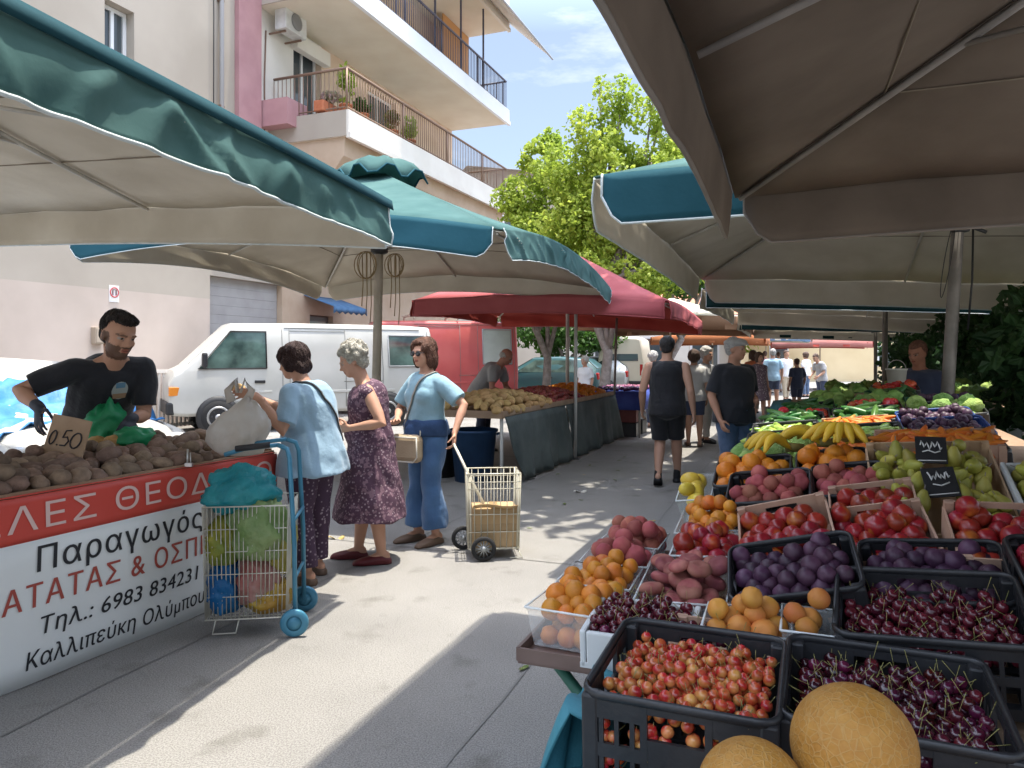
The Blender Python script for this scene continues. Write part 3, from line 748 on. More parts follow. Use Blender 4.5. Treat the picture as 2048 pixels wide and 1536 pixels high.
m_leaf_d = leafmat('leaf_dark', (.04, .10, .018), (.09, .19, .03))
m_leaf_h = leafmat('leaf_hedge', (.02, .06, .02), (.06, .13, .04), .3)
m_bark = M('bark_grey', (.19, .155, .135), .9, col2=(.30, .26, .24), scale=9, bump=.9, bscale=16)
def tree(label, loc, hgt, blobs, n, size, lm, seed, trunk_r=.13, group='street trees', hole=.3):
    t = thing('street_tree', label, 'tree', loc, 0, group); rg = random.Random(seed)
    b = MB(); top = hgt * .62
    pts = [V((rg.uniform(-.08, .08) * i, rg.uniform(-.08, .08) * i, top * i / 6)) for i in range(7)]; pts[0] = V((0, 0, -.05))
    b.tube(pts, [trunk_r * (1.35 if i == 0 else 1 - .1 * i) for i in range(7)], 10)
    for bl in blobs[:14]:
        i = rg.randint(2, 5); s0 = pts[i]; e = V(bl[0]); mid = s0.lerp(e, .5) + V((rg.uniform(-.2, .2), rg.uniform(-.2, .2), .15))
        b.tube([s0, mid, e], [trunk_r * .5, trunk_r * .32, trunk_r * .12], 6)
    b.build('trunk', m_bark, t)
    leaf_cloud(n, blobs, size, seed, hole).build('crown', lm, t)
    return t
def blobset(seed, n, c, spread, r):
    rg = random.Random(seed); out = []
    for i in range(n):
        d = V((rg.gauss(0, 1), rg.gauss(0, 1), rg.gauss(0, 1))).normalized() * rg.random() ** .5
        k = rg.uniform(.65, 1.25); out.append(((c[0] + d.x * spread[0], c[1] + d.y * spread[1], c[2] + d.z * spread[2]), (r * k, r * k, r * k * .85)))
    return out
p = G(1212, 845); d1 = 17.0
t1 = P(1211, 712, d1); t1.z = 0
bl = [((.35, 0, 7.15), (.55, .5, .85)), ((1.25, 0, 6.9), (.5, .5, .75)), ((.1, 0, 6.1), (.7, .8, .7)), ((1.1, .2, 6.0), (.9, .8, .9)), ((1.9, .1, 6.2), (.6, .6, .9)), ((2.1, 0, 5.1), (.8, .8, .8)), ((.7, -.2, 5.2), (1.2, 1.1, .9)),
      ((-.35, 0, 4.9), (.6, .7, .6)), ((1.4, .2, 4.3), (1.3, 1.2, .7)), ((2.6, .4, 4.4), (.7, .7, .7)), ((.2, .2, 4.1), (1.0, 1.0, .6)), ((2.0, -.3, 3.6), (.9, .9, .5)), ((-.1, .3, 7.75), (.25, .25, .4)), ((1.15, .1, 7.6), (.25, .25, .4)), ((-.75, 0, 6.4), (.25, .3, .3)), ((-.9, .2, 5.7), (.8, .7, .8)), ((-.7, .1, 4.5), (1.1, .9, .9)), ((-1.2, .2, 3.5), (.9, .8, .7)), ((-.5, 0, 6.7), (.5, .45, .6)), ((.3, .1, 3.2), (1.1, .9, .6)), ((2.6, .2, 5.6), (.8, .7, .7)), ((-.6, -.4, 3.4), (.9, .8, .6)), ((.8, -.6, 3.2), (1.1, .8, .6)), ((.5, 0, 5.6), (1.0, .9, .9)), ((1.5, 0, 5.5), (.9, .8, .9))]
tree('tall bright green street tree rising behind the red umbrella', t1, 7.6, bl, 27000, .105, m_leaf_l, 3, .14)
t2 = P(1090, 712, 20); t2.z = 0
bl = [((0, 0, 6.6), (.75, .75, .9)), ((-.75, 0, 5.6), (.75, .8, .8)), ((.6, .2, 5.6), (.9, .9, .8)), ((-1.0, 0, 4.6), (.75, .8, .7)), ((.1, -.1, 4.7), (1.2, 1.1, .8)), ((1.1, .1, 4.6), (.8, .8, .8)), ((-.6, 0, 3.7), (.9, .9, .6)), ((.7, 0, 3.7), (1.0, 1.0, .6)), ((.15, 0, 7.3), (.35, .35, .4)), ((1.5, -.6, 4.4), (1.0, .9, .9)), ((1.6, -.5, 3.1), (1.1, .9, .8)), ((0, -.8, 3.0), (1.1, .8, .7)), ((-1.0, -.5, 3.2), (.8, .8, .7)), ((1.3, -.6, 5.6), (.8, .8, .7)), ((-.55, 0, 6.5), (.35, .35, .45)), ((-1.3, 0, 5.2), (.3, .3, .3))]
tree('bright green street tree standing at the end of the balconies', t2, 7, bl, 24000, .115, m_leaf_l, 5, .13)
t3 = P(1345, 712, 23); t3.z = 0
tree('dark green tree behind the blue umbrella valance', t3, 6.5, blobset(8, 14, (0, 0, 4.2), (2.3, 1.5, 1.3), 1.1), 7000, .16, m_leaf_d, 8, .15)
t4 = P(1120, 712, 27); t4.z = 0
tree('low dark green tree showing under the red umbrella edge', t4, 4.0, blobset(9, 12, (0, 0, 2.35), (2.4, 1.2, .8), .85), 6000, .15, m_leaf_d, 9, .12)
for i, (px, d, zc, lab) in enumerate([(1480, 44, 4.0, 'distant tree over the far end of the market lane'), (1590, 50, 4.4, 'distant tree above the far red umbrella'), (1420, 36, 3.6, 'distant tree between the cream umbrella and the grey cap')]):
    t = P(px, 712, d); t.z = 0
    tree(lab, t, 5.5, blobset(20 + i, 12, (0, 0, zc), (2.8, 1.6, 1.3), 1.3), 2600, .32, [m_leaf_d, m_leaf_d, m_leaf_l][i], 20 + i, .15)
# dark shrubs behind the fruit stall
sh_lab = ['dark shrub right behind the pears at the picture edge', 'dark shrub behind the leaning grey pole', 'dark leafy shrub between the two thin poles', 'dark green shrub behind the standing stall keeper', 'dark shrub beyond the green vegetables', 'dark shrub next to the farther green stall', 'tall dark shrub near the faded red umbrella']
for i, (a, w, hh, rr) in enumerate([(8.0, 2.95, 2.3, 1.25), (9.7, 3.0, 2.3, 1.25), (11.6, 3.5, 2.4, 1.3), (13.4, 3.6, 2.4, 1.3), (15.6, 3.5, 2.5, 1.4), (18, 3.2, 2.5, 1.4), (21, 3.2, 2.7, 1.5)]):
    s = thing('shrub', sh_lab[i], 'shrub', S(a, w), 0, 'dark shrubs behind the fruit stalls')
    bs = blobset(40 + i, 12, (0, 0, hh * .55), (rr * .75, rr * .75, hh * .42), .62)
    b = MB(); rg = random.Random(i)
    for k in range(7):
        e = V(bs[k][0]); b.tube([V((rg.uniform(-.2, .2), rg.uniform(-.2, .2), -.03)), e * .5 + V((0, 0, .1)), e], [.035, .025, .01], 6)
    b.build('stem', m_bark, s); leaf_cloud(3600, bs, .13, 40 + i, .1).build('foliage', m_leaf_h, s)
t5 = V((7.6, 11.2, 0))  # added tree: its crown, out of view overhead, shades the lane
bl = [((x - 7.6, y - 11.2, z), (r, r, r * .7)) for x, y, z, r in [(1.9, 7.6, 7.4, 1.2), (2.9, 7.2, 7.7, 1.3), (1.6, 8.9, 7.8, 1.2), (2.8, 8.6, 8.2, 1.4), (3.9, 8.2, 8.4, 1.4), (1.9, 10.2, 8.4, 1.25), (3.1, 10.2, 8.9, 1.4), (2.5, 11.6, 9.2, 1.3), (.9, 9.4, 8.0, 1.0), (1.2, 10.8, 8.8, 1.1)]]
tree('tall plane tree added among the dark shrubs so that its unseen crown shades the lane', t5, 9.4, bl, 4600, .27, m_leaf_l, 31, .13, hole=.04)
# potted plants on the lower balcony
def potted(label, a, w, z, hgt, col, lm, seed, box=False):
    t = thing('potted_plant', label, 'plant', B3(a, w, z), 0, 'plants on the lower balcony')
    b = MB()
    if box: b.box((0, 0, .13), (.28, .75, .26), RB.to_3x3(), 0, .02)
    else: b.lathe([(.11, 0), (.16, .26), (.175, .26), (.175, .3), (.14, .3), (.13, .24)], 16)
    b.build('pot', col, t)
    leaf_cloud(260, [((0, 0, .3 + hgt * .45), (.24 if not box else .35, .24, hgt * .5))], .1, seed, .0).build('foliage', lm, t)
m_terra = M('terracotta', (.42, .13, .06), .8, col2=(.5, .18, .09), scale=9)
potted('terracotta flower box with pale pink flowers hung on the lower balcony end rail', 14.35, -10.15, 7.05, .3, m_terra, M('petals', (.55, .38, .40), .7, col2=(.25, .3, .12), scale=9, transl=.3), 61, True)
potted('tall green potted plant behind the flower box on the lower balcony', 14.5, -9.75, 7.0, 1.1, m_terra, m_leaf_l, 62)
potted('low green potted plant by the corner post of the lower balcony', 15.2, -9.75, 7.0, .45, m_terra, m_leaf_d, 63)
potted('reddish potted plant midway along the lower balcony railing', 16.6, -9.75, 7.0, .6, m_terra, M('leaf_red', (.28, .13, .05), .6, col2=(.12, .2, .03), scale=5, transl=.3), 64)
potted('pale green potted plant on the lower balcony past the reddish one', 17.5, -9.75, 7.0, .75, m_terra, m_leaf_l, 65)
# far houses
def far_house(label, c, size, rot, wallm, roofm, wins=()):
    t = thing('house', label, 'house', c, rot)
    w, d, hh = size
    b = MB(); b.box((0, 0, hh / 2), (w, d, hh)); b.build('wall', wallm, t)
    b = MB(); e = .4
    b.add([(-w / 2 - e, -d / 2 - e, hh), (w / 2 + e, -d / 2 - e, hh), (w / 2 + e, d / 2 + e, hh), (-w / 2 - e, d / 2 + e, hh), (-w / 4, 0, hh + 1.3), (w / 4, 0, hh + 1.3)], [[0, 1, 5, 4], [1, 2, 5], [2, 3, 4, 5], [3, 0, 4], [3, 2, 1, 0]]); b.build('roof', roofm, t)
    for (x, z, ww, wh) in wins:
        b = MB(); b.box((x, -d / 2 - .02, z), (ww, .08, wh)); f = b.build('window', m_alu, t); b = MB(); b.box((x, -d / 2 - .07, z), (ww * .85, .03, wh * .88)); b.build('pane', m_glass, f)
m_tile = M('roof_tile', (.33, .14, .08), .85, col2=(.42, .2, .12), scale=14, kind='wave', detail=2)
c = P(1075, 712, 48); far_house('grey tiled roof house showing between the two bright trees', (c.x, c.y, 0), (11, 9, 12.2), .3, m_cream, M('roof_grey', (.3, .27, .25), .9, col2=(.36, .33, .3), scale=6), [(-3, 9, 1.4, 1.6), (1.5, 9, 1.4, 1.6)])
c = P(1640, 712, 47); far_house('pale yellow house wall beyond the far red umbrella', (c.x, c.y, 0), (9.5, 7, 3.0), -.2, M('wall_yellow', (.66, .52, .31), .85, col2=(.72, .58, .36), scale=1), m_tile, [(-3, 1.5, 1.1, 1.2), (3, 1.5, 1.1, 1.2)])
c = P(1290, 712, 33); far_house('white low building with wooden posts behind the man in the tank top', (c.x, c.y, 0), (7, 5, 3.2), 0, m_white, m_tile, [(-2, 1.6, 1.2, 1.4), (0, 1.6, 1.2, 1.4), (2, 1.6, 1.2, 1.4)])
c = P(1470, 712, 60); far_house('long pale building closing the far end of the lane', (c.x, c.y, 0), (16, 6, 3.4), 0, m_cream, m_tile, [(-5, 1.8, 1.4, 1.5), (-2, 1.8, 1.4, 1.5), (1, 1.8, 1.4, 1.5), (4, 1.8, 1.4, 1.5)])
# ------------------------------------------------------------------ market umbrellas
def fabric(name, c1, c2, rough=.9, tr=0.0, bump=.10): return M(name, c1, rough, col2=c2, scale=2.2, detail=6, bump=bump, bscale=28, contrast=(.3, .7), transl=tr, spec=.2)
f_green = fabric('canvas_green', (.07, .16, .155), (.12, .23, .22), tr=.35)
f_teal = fabric('canvas_teal', (.014, .068, .090), (.022, .088, .115))
f_hem = fabric('canvas_hem_shaded', (.008, .045, .06), (.014, .06, .075))  # hem cloth, its dark tone carrying the shadow along the valance top
f_darkgreen = fabric('canvas_darkgreen', (.006, .028, .030), (.010, .038, .038), tr=.2)
f_lining = fabric('lining_cream', (.50, .445, .355), (.63, .575, .475), tr=.08)
f_lining2 = fabric('lining_taupe', (.57, .515, .41), (.70, .645, .54), tr=.08)
f_trim = M('trim_white', (.60, .64, .63), .7, col2=(.48, .53, .53), scale=12)
f_red = fabric('canvas_red', (.40, .095, .105), (.48, .135, .145), tr=.15)
f_redlin = fabric('lining_red', (.34, .05, .04), (.42, .08, .06), tr=.2)
f_creamtop = fabric('canvas_cream', (.66, .60, .48), (.72, .66, .54), tr=.15)
f_brown = fabric('canvas_brown', (.26, .15, .09), (.32, .19, .12), tr=.15)
f_orange = fabric('canvas_orange', (.40, .14, .06), (.46, .19, .09), tr=.2)
f_blue = fabric('canvas_blue', (.20, .34, .55), (.28, .42, .62), tr=.15)
f_pinkred = fabric('canvas_faded_red', (.42, .17, .15), (.50, .22, .19), tr=.15)
m_wood = M('pole_wood', (.43, .38, .30), .75, col2=(.52, .46, .38), scale=5, bump=.2, bscale=30)
m_polegrey = M('pole_greyed', (.20, .185, .165), .55, col2=(.29, .27, .245), scale=6, metal=.25)
m_rib = M('rib_pale', (.62, .60, .55), .5, col2=(.5, .48, .44), scale=8)
m_rope = M('rope', (.28, .2, .1), .9)
m_iron = M('iron_dark', (.05, .05, .05), .5, metal=.5)

def umbrella(label, C, apex, vh, top, val, lin, pole_m=m_wood, pole_r=.05, pole_base=None, arch=.12, trim=f_trim, hem=None, wr=.02, cap=False, group='market umbrellas', detail=True, sag=.10, vcorner=.0, flaps=0.0, val2=None, name='market_umbrella', seed=1, hub_z=None, rib_m=None, wk=None, thick_trim=.009, near_edges=None):
    """C: four corners of the canopy's edge in order round it; apex: its peak. A two-layer canopy with hanging valance, ribs, struts, hub and pole"""
    C = [V(c) for c in C]; apex = V(apex); base = V(pole_base) if pole_base else V((apex.x, apex.y, 0)); base.z = 0
    t = thing(name, label, 'umbrella', base, 0, group); O = base; cen = sum(C, V((0, 0, 0))) / 4
    rg = random.Random(seed)
    def edge(k, s):
        a, b = C[k], C[(k + 1) % 4]; p = a.lerp(b, s); p.z += arch * 4 * s * (1 - s); 
        p += (cen - p).normalized() * (.02 * 4 * s * (1 - s)); return p
    NS, NT = (8, 14) if detail else (4, 6)
    cb = MB(); lb = MB()
    for k in range(4):
        g1 = []; g2 = []
        for i in range(NS + 1):
            s = .04 + .96 * i / NS; r1 = []; r2 = []
            for j in range(NT + 1):
                u = j / NT; e = edge(k, u); p = apex.lerp(e, s); mid = 4 * u * (1 - u)
                p.z -= sag * mid * 4 * s * (1 - s) * .5 - .012 * math.sin(u * 23 + k) * s * s * mid
                r1.append(p - O); r2.append(p - O - V((0, 0, .022)))
            g1.append(r1); g2.append(r2)
        cb.sheet(g1, .006, 0, 0); lb.sheet(g2, .004, 0, 0)
    co = cb.build('canopy', top, t); lo_ = lb.build('lining', lin, t)
    if detail:
        for s in (.36, .66):
            sb = MB()
            for k in range(4):
                for j in range(NT):
                    pp = []
                    for u in (j / NT, (j + 1) / NT): p = apex.lerp(edge(k, u), s); m4 = 4 * u * (1 - u); p.z -= sag * m4 * 4 * s * (1 - s) * .5 + .031; pp.append(p - O)
                    sb.tube(pp, .0045, 4, cap=False)
            sb.build('stitching', fabric('seam_brown', (.20, .17, .13), (.26, .22, .17)), lo_)
    for k in range(4):
        a, b = C[k], C[(k + 1) % 4]; L = (b - a).length; out = ((a + b) / 2 - cen); out.z = 0; out.normalize()
        fold_k = detail and wk is not None and k in wk; n = max(8, int(L / (.03 if fold_k else .07))) if detail else 10; g1 = []; ph = rg.uniform(0, 9)
        rows = (12 if fold_k else 6) if detail else 2; bot = []; cr = [(rg.uniform(0, L), rg.uniform(.15, .5) * rg.choice((1, 1, 1, -.4)), rg.uniform(.032, .065), rg.uniform(.4, 1.0), rg.uniform(0, .4)) for _ in range(int(L / .13))]
        for r in range(rows + 1):
            q = r / rows; row = []
            for j in range(n + 1):
                u = j / n; gap = .012; uu = gap + (1 - 2 * gap) * u; e = edge(k, uu)
                ec = min(u, 1 - u) * L
                drop = vh * q * (1 + vcorner * max(0, 1 - ec / .5))
                fl = 0
                if flaps and ec < .16: drop *= 1 - flaps * (1 - ec / .16) ** 2
                x = uu * L
                wv = (math.sin(x * 8 + ph + 1.9 * math.sin(x * 2.7) + q * 4.2) * .5 + math.sin(x * 17 + ph * 2 + q * 6.1) * .22 * math.sin(x * 1.9 + ph) + .6 * math.sin(x * 4.1 + ph + q * 5.0)) * (wr if k in (wk or (0, 1, 2, 3)) else min(wr, .008)) * (q if q < .7 else .7 + (q - .7) * .3)
                if fold_k: wv = wv * .3 + .55 * wr * sum(am * math.exp(-((x - x0 - sl * (q - q0)) / sg_) ** 2) * min(1, max(0, (q - q0) * 4)) * (1.15 - q * .6) for x0, sl, sg_, am, q0 in cr)
                p = e + out * (.012 + wv + .02 * q) - V((0, 0, drop - .008))
                row.append(p - O)
            g1.append(row)
        bot = g1[-1]
        flip = (bot[-1] - bot[0]).cross(V((0, 0, -1))).dot(out) < 0
        vb = MB(); vb.sheet([list(reversed(r)) for r in g1] if flip else g1, .006, 0, 1, nrm=out)
        fr = vb
        mats = [val if not (val2 and k in val2) else val2[k], lin]
        vo = vb.build('valance', mats, t)
        if trim:
            tb = MB(); path = [r[0] for r in g1] + list(bot) + [r[-1] for r in reversed(g1)]
            tb.tube(path, thick_trim, 6); tb.build('trim', trim, vo)
        if hem:
            hb = MB(); g2 = [[edge(k, lerp(.004, .996, j / n)) + out * (.02 + .012 * q) + V((0, 0, .014 - q * .062)) - O for j in range(n + 1)] for q in (0, .5, 1)]
            hb.sheet([list(reversed(r)) for r in g2] if flip else g2, .004); hb.build('hem', hem, vo)
    hz = hub_z if hub_z else apex.z - .75
    hub = lambda z: V((lerp(base.x, apex.x, z / apex.z), lerp(base.y, apex.y, z / apex.z), z)) - O
    pb = MB(); pb.tube([hub(0.0), hub(apex.z * .5), hub(apex.z - .06)], [pole_r, pole_r * .97, pole_r * .9], 14); pb.build('pole', pole_m, t)
    hb = MB(); hb.lathe([(pole_r * 1.15, -.06), (pole_r * 1.9, -.04), (pole_r * 1.9, .03), (pole_r * 1.2, .05)], 12, 0, None, hub(hz)); hb.build('hub', m_iron, t)
    if detail:
        for k in range(4):
            for s in (0.0, .5):
                e = edge(k, s); d1 = apex.lerp(e, .05) - O - V((0, 0, .055)); d2 = apex.lerp(e, .985) - O - V((0, 0, .05))
                sg = 0 if s == 0 else sag * .48
                m1 = d1.lerp(d2, .5) - V((0, 0, sg))
                rb = MB(); rb.tube([d1, m1, d2], [.016, .016, .013], 8); ro = rb.build('rib', rib_m or m_rib, t)
                sb = MB(); sb.tube([hub(hz), d1.lerp(d2, .52) - V((0, 0, sg))], .012, 8); sb.build('strut', rib_m or m_rib, ro)
    bs = MB(); bs.lathe([(.02, 0.0), (.3, 0.0), (.3, .05), (pole_r * 1.6, .07), (pole_r * 1.5, .28), (pole_r, .28)], 20, close=False); bs.build('base', m_iron, t)
    if cap:
        r0 = .52; c0 = apex - O - V((0, 0, .03))
        b = MB(); n = 32
        ring = []; inner = []
        for i in range(n):
            a = 2 * PI * i / n + .3; sc = abs(math.sin(a * 4)) ** .7
            rr = r0 * (1 + .1 * math.cos(4 * a)); ring.append(c0 + V((math.cos(a) * rr, math.sin(a) * rr, -.23 + .24 * sc))); inner.append(c0 + V((math.cos(a) * rr * .55, math.sin(a) * rr * .55, .10 + .06 * sc)))
        peak = c0 + V((0, 0, .2))
        gA = [[peak.lerp(inner[i % n], .05) for i in range(n + 1)], [inner[i % n] for i in range(n + 1)], [inner[i % n].lerp(ring[i % n], .55) + V((0, 0, .03)) for i in range(n + 1)], [ring[i % n] for i in range(n + 1)]]
        b.sheet(gA, .006); b.build('vent_cap', top, t)
        b = MB(); b.tube([ring[i % n] for i in range(n + 1)], .012, 6); b.build('vent_trim', f_teal, t)
    return t, hub, edge

# left row
FR = P(780, 408, 4.73); NRp = V((-1.86, .3, 2.48)); FL = FR + V((-3.73, 1.45, .22)); NL = NRp + V((-3.73, 1.45, .22))
u1, hub1, e1 = umbrella('big green umbrella with white piped valance over the potato stall', [NL, NRp, FR, FL], (-3.27, 3.24, 3.12), .285, f_green, f_green, f_lining, arch=.03, hem=f_hem, wr=.05, seed=3, hub_z=2.75, sag=.06, wk=(1,), thick_trim=.008)
NR2 = P(1000, 458, 6.0); FR2 = P(1220, 578, 10.45); NL2 = V((-4.56, 7.6, 2.72)); FL2 = V((-3.05, 12.06, 2.64))
u2, hub2, e2 = umbrella('large green umbrella with open vent flaps on its peak beside the white van', [NL2, NR2, FR2, FL2], (-1.6, 9.03, 3.75), .27, f_green, f_green, f_lining, arch=.2, wr=.045, cap=True, seed=5, hub_z=2.8, pole_r=.056, pole_base=(-1.68, 9.03, 0), val2={0: f_teal}, flaps=.5, wk=(1,), thick_trim=.0045)  # near valance in darker teal cloth stands for its shaded side
u3, _, _ = umbrella('faded red umbrella over the second vegetable stall in front of the red van', [(-1.56, 11.5, 2.36), (2.12, 10.06, 2.25), (3.41, 13.35, 2.12), (-.27, 14.8, 2.32)], (.93, 12.4, 3.28), .25, f_red, f_red, f_redlin, trim=f_red, arch=.07, wr=.03, seed=7, pole_r=.03, pole_m=m_rib)
u4, _, _ = umbrella('cream umbrella with brown valance beyond the red umbrella', [(1.6, 18.45, 2.45), (5.3, 17, 2.4), (6.75, 20.7, 2.35), (3.05, 22.1, 2.4)], (4.2, 19.6, 3.05), .33, f_creamtop, f_brown, f_brown, trim=None, arch=.05, wr=.03, detail=False, seed=9, pole_r=.03)
def small_umbrella(label, px, d, half, ztop, zap, top, val, lin, seed):
    c = P(px, 712, d); q = [c + U * (-half) + W * (-half), c + U * (-half) + W * half, c + U * half + W * half, c + U * half + W * (-half)]
    for v in q: v.z = ztop
    umbrella(label, q, (c.x, c.y, zap), .28, top, val, lin, trim=None, arch=.05, wr=.02, detail=False, seed=seed, pole_r=.028)
small_umbrella('orange umbrella far down the lane left of the grey cap', 1425, 27, 1.9, 2.15, 2.6, f_orange, f_orange, f_orange, 11)
small_umbrella('pale blue umbrella far down the lane behind the grey cap', 1532, 30, 1.7, 2.3, 2.75, f_blue, f_blue, f_lining, 12)
small_umbrella('white umbrella far down the lane above the shoppers', 1545, 42, 1.8, 2.6, 3.2, f_creamtop, f_red, f_lining, 13)
small_umbrella('faded red umbrella before the pale yellow wall', 1640, 33, 2.0, 2.1, 2.85, f_pinkred, f_pinkred, f_redlin, 14)
small_umbrella('light blue umbrella behind the cream umbrella', 1478, 36, 1.8, 2.5, 3.0, f_blue, f_blue, f_lining, 15)
# right row
FLA = V((1.235, 4.1, 2.40)); NLA = V((-.215, .37, 2.42)); dv = V((3.73, -1.45, 0))
uA, _, _ = umbrella('near umbrella seen from below in shadow over the front fruit crates', [NLA, NLA + dv, FLA + dv, FLA], (2.37, 1.5, 3.2), .29, f_green, f_green, fabric('lining_shaded', (.125, .10, .08), (.185, .15, .12)), arch=.03, wr=.008, trim=fabric('trim_taupe', (.2, .18, .16), (.26, .235, .21)), rib_m=M('rib_dim', (.34, .32, .30), .6, col2=(.27, .255, .24), scale=8), seed=17, flaps=.6, hub_z=2.5, pole_base=(2.37, 1.5, 0), sag=.06)  # lining colour darkened to stand for the deep shade under this umbrella
NLB = P(1187, 353, 5.2); FLB = V((2.73, 10.7, 2.63)); NRB = V((5.6, 3.3, 2.7)); FRB = V((7.5, 8.6, 2.3))
uB, hubB, _ = umbrella('blue-green umbrella with white piped front valance over the fruit stall', [NLB, NRB, FRB, FLB], (4.17, 6.8, 3.85), .36, f_green, f_teal, f_lining2, pole_m=m_polegrey, pole_r=.056, pole_base=(3.93, 6.8, 0), arch=.03, wr=.008, seed=19, flaps=.55, hub_z=2.76, sag=.05, val2={2: f_darkgreen, 1: f_darkgreen})
dC = W * 5.0
uC, _, _ = umbrella('dark green umbrella with taupe lining behind the piped blue-green one', [V((2.8, 10.9, 2.5)), V((2.8, 10.9, 2.25)) + dC, V((4.7, 15.6, 2.12)) + dC, V((4.7, 15.6, 2.46))], (6.2, 12.3, 3.35), .30, f_darkgreen, f_darkgreen, f_lining2, pole_m=m_polegrey, pole_r=.045, arch=.02, wr=.02, seed=21, trim=f_trim, hub_z=2.5, thick_trim=.006)
dD = W * 5.5
uD, _, _ = umbrella('farthest dark umbrella in the right row over the green vegetables', [V((4.9, 16.0, 2.36)), V((4.9, 16.0, 2.15)) + dD, V((6.6, 20.4, 2.05)) + dD, V((6.6, 20.4, 2.28))], (8.4, 17.1, 3.1), .30, f_darkgreen, f_darkgreen, f_lining2, pole_m=m_polegrey, pole_r=.04, arch=.02, wr=.02, seed=23, trim=None, detail=False)
# unseen taller canopy, added so that its edge throws the near shade on the street
cT = V((.35, 4.6, 3.85)); umbrella('unseen tall cream canopy added above the near fruit umbrella for shade', [cT - U * 5, cT - U * 5 + W * 4.6, cT + W * 4.6, cT], tuple(cT - U * 2.5 + W * 2.3 + V((0, 0, .5))), .12, f_creamtop, f_creamtop, f_lining, trim=None, arch=.02, wr=.01, seed=25, pole_base=tuple(cT - U * 2.5 + W * 2.6), hub_z=3.6)
# ropes coiled under the hubs
def rope(name, label, c, r, n, hang):
    t = thing(name, label, 'rope', c)
    b = MB()
    for k in range(n):
        a0 = k * .9; pts = []
        for i in range(17):
            a = 2 * PI * i / 16; pts.append(V((math.cos(a0) * r * math.cos(a) + .01 * k, math.sin(a0) * r * math.cos(a), r * 1.25 * math.sin(a) - r)))
        b.tube(pts, .006, 5)
    for k in range(hang): b.tube([V((.05 * k - .04, .03, 0)), V((.05 * k - .03, .03, -.35 - .12 * k)), V((.05 * k - .045, .03, -.62 - .1 * k))], .006, 5)
    b.build('coil', m_rope, t); return t
h = hub2(2.72) + V(u2.location); rope('rope_coil', 'thin ropes looped round the green umbrella pole left of its top', h + V((-.14, -.16, .0)), .13, 4, 3); rope('rope_coil', 'rope loop hanging right of the green umbrella pole top', h + V((.2, -.14, -.02)), .11, 4, 3)
h = hubB(2.69) + V(uB.location)
t = thing('rope_coil', 'thin dark cord hanging in a loop by the leaning grey pole', 'rope', h)
b = MB(); b.tube([V((.05 * math.cos(2 * PI * i / 20) - .13 + .1 * math.sin(2 * PI * i / 20), -.06, -.32 + .34 * math.cos(2 * PI * i / 20))) + V((.13 * math.cos(2 * PI * i / 20 + 1.5), 0, 0)) for i in range(19)], .004, 5); b.tube([V((.11, -.05, .05)), V((.1, -.05, -.5)), V((.06, -.05, -.95))], .01, 6); b.build('cord', m_iron, t)
t = thing('clamp', 'dark crank clamp fixed at the top of the leaning grey pole', 'clamp', h)
b = MB(); b.box((0, -.04, .02), (.12, .1, .16), None, 0, .01); b.tube([V((.06, -.05, .0)), V((.2, -.1, -.07))], .016, 8); b.tube([V((-.06, -.05, .06)), V((-.1, -.1, .02))], .013, 8); b.build('body', m_iron, t)
# ------------------------------------------------------------------ vehicles
m_tyre = M('tyre', (.02, .02, .021), .85); m_rim = M('rim', (.42, .42, .42), .35, metal=.6, col2=(.3, .3, .3), scale=9); m_black = M('plastic_black', (.022, .022, .024), .55)
m_lampamber = M('lamp_amber', (.65, .22, .03), .2, coat=.5); m_lamp = M('lamp_clear', (.6, .6, .58), .12, spec=.8); m_lampred = M('lamp_red', (.4, .02, .02), .2)
def wheel(par, x, y, z, r, wd, sy):
    b = MB(); q = rx3(PI / 2)
    b.lathe([(r * .62, -wd / 2), (r * .94, -wd / 2), (r, -wd * .3), (r, wd * .3), (r * .94, wd / 2), (r * .62, wd / 2)], 28, 0, q, (x, y, z), close=False)
    wo = b.build('wheel', m_tyre, par)
    b = MB(); s = sy * wd * .42
    b.lathe([(r * .64, -.02), (r * .64, .02), (r * .55, .03), (r * .5, .0), (r * .2, -.02), (r * .17, .03), (.01, .035)], 24, 0, q if sy < 0 else rx3(-PI / 2), (x, y + s, z))
    for k in range(8):
        a = 2 * PI * k / 8; b.ell((x + math.cos(a) * r * .37, y + s + sy * .012, z + math.sin(a) * r * .37), (.028, .012, .028), None, 1, 8, 6)
    b.build('rim', [m_rim, m_black], wo)
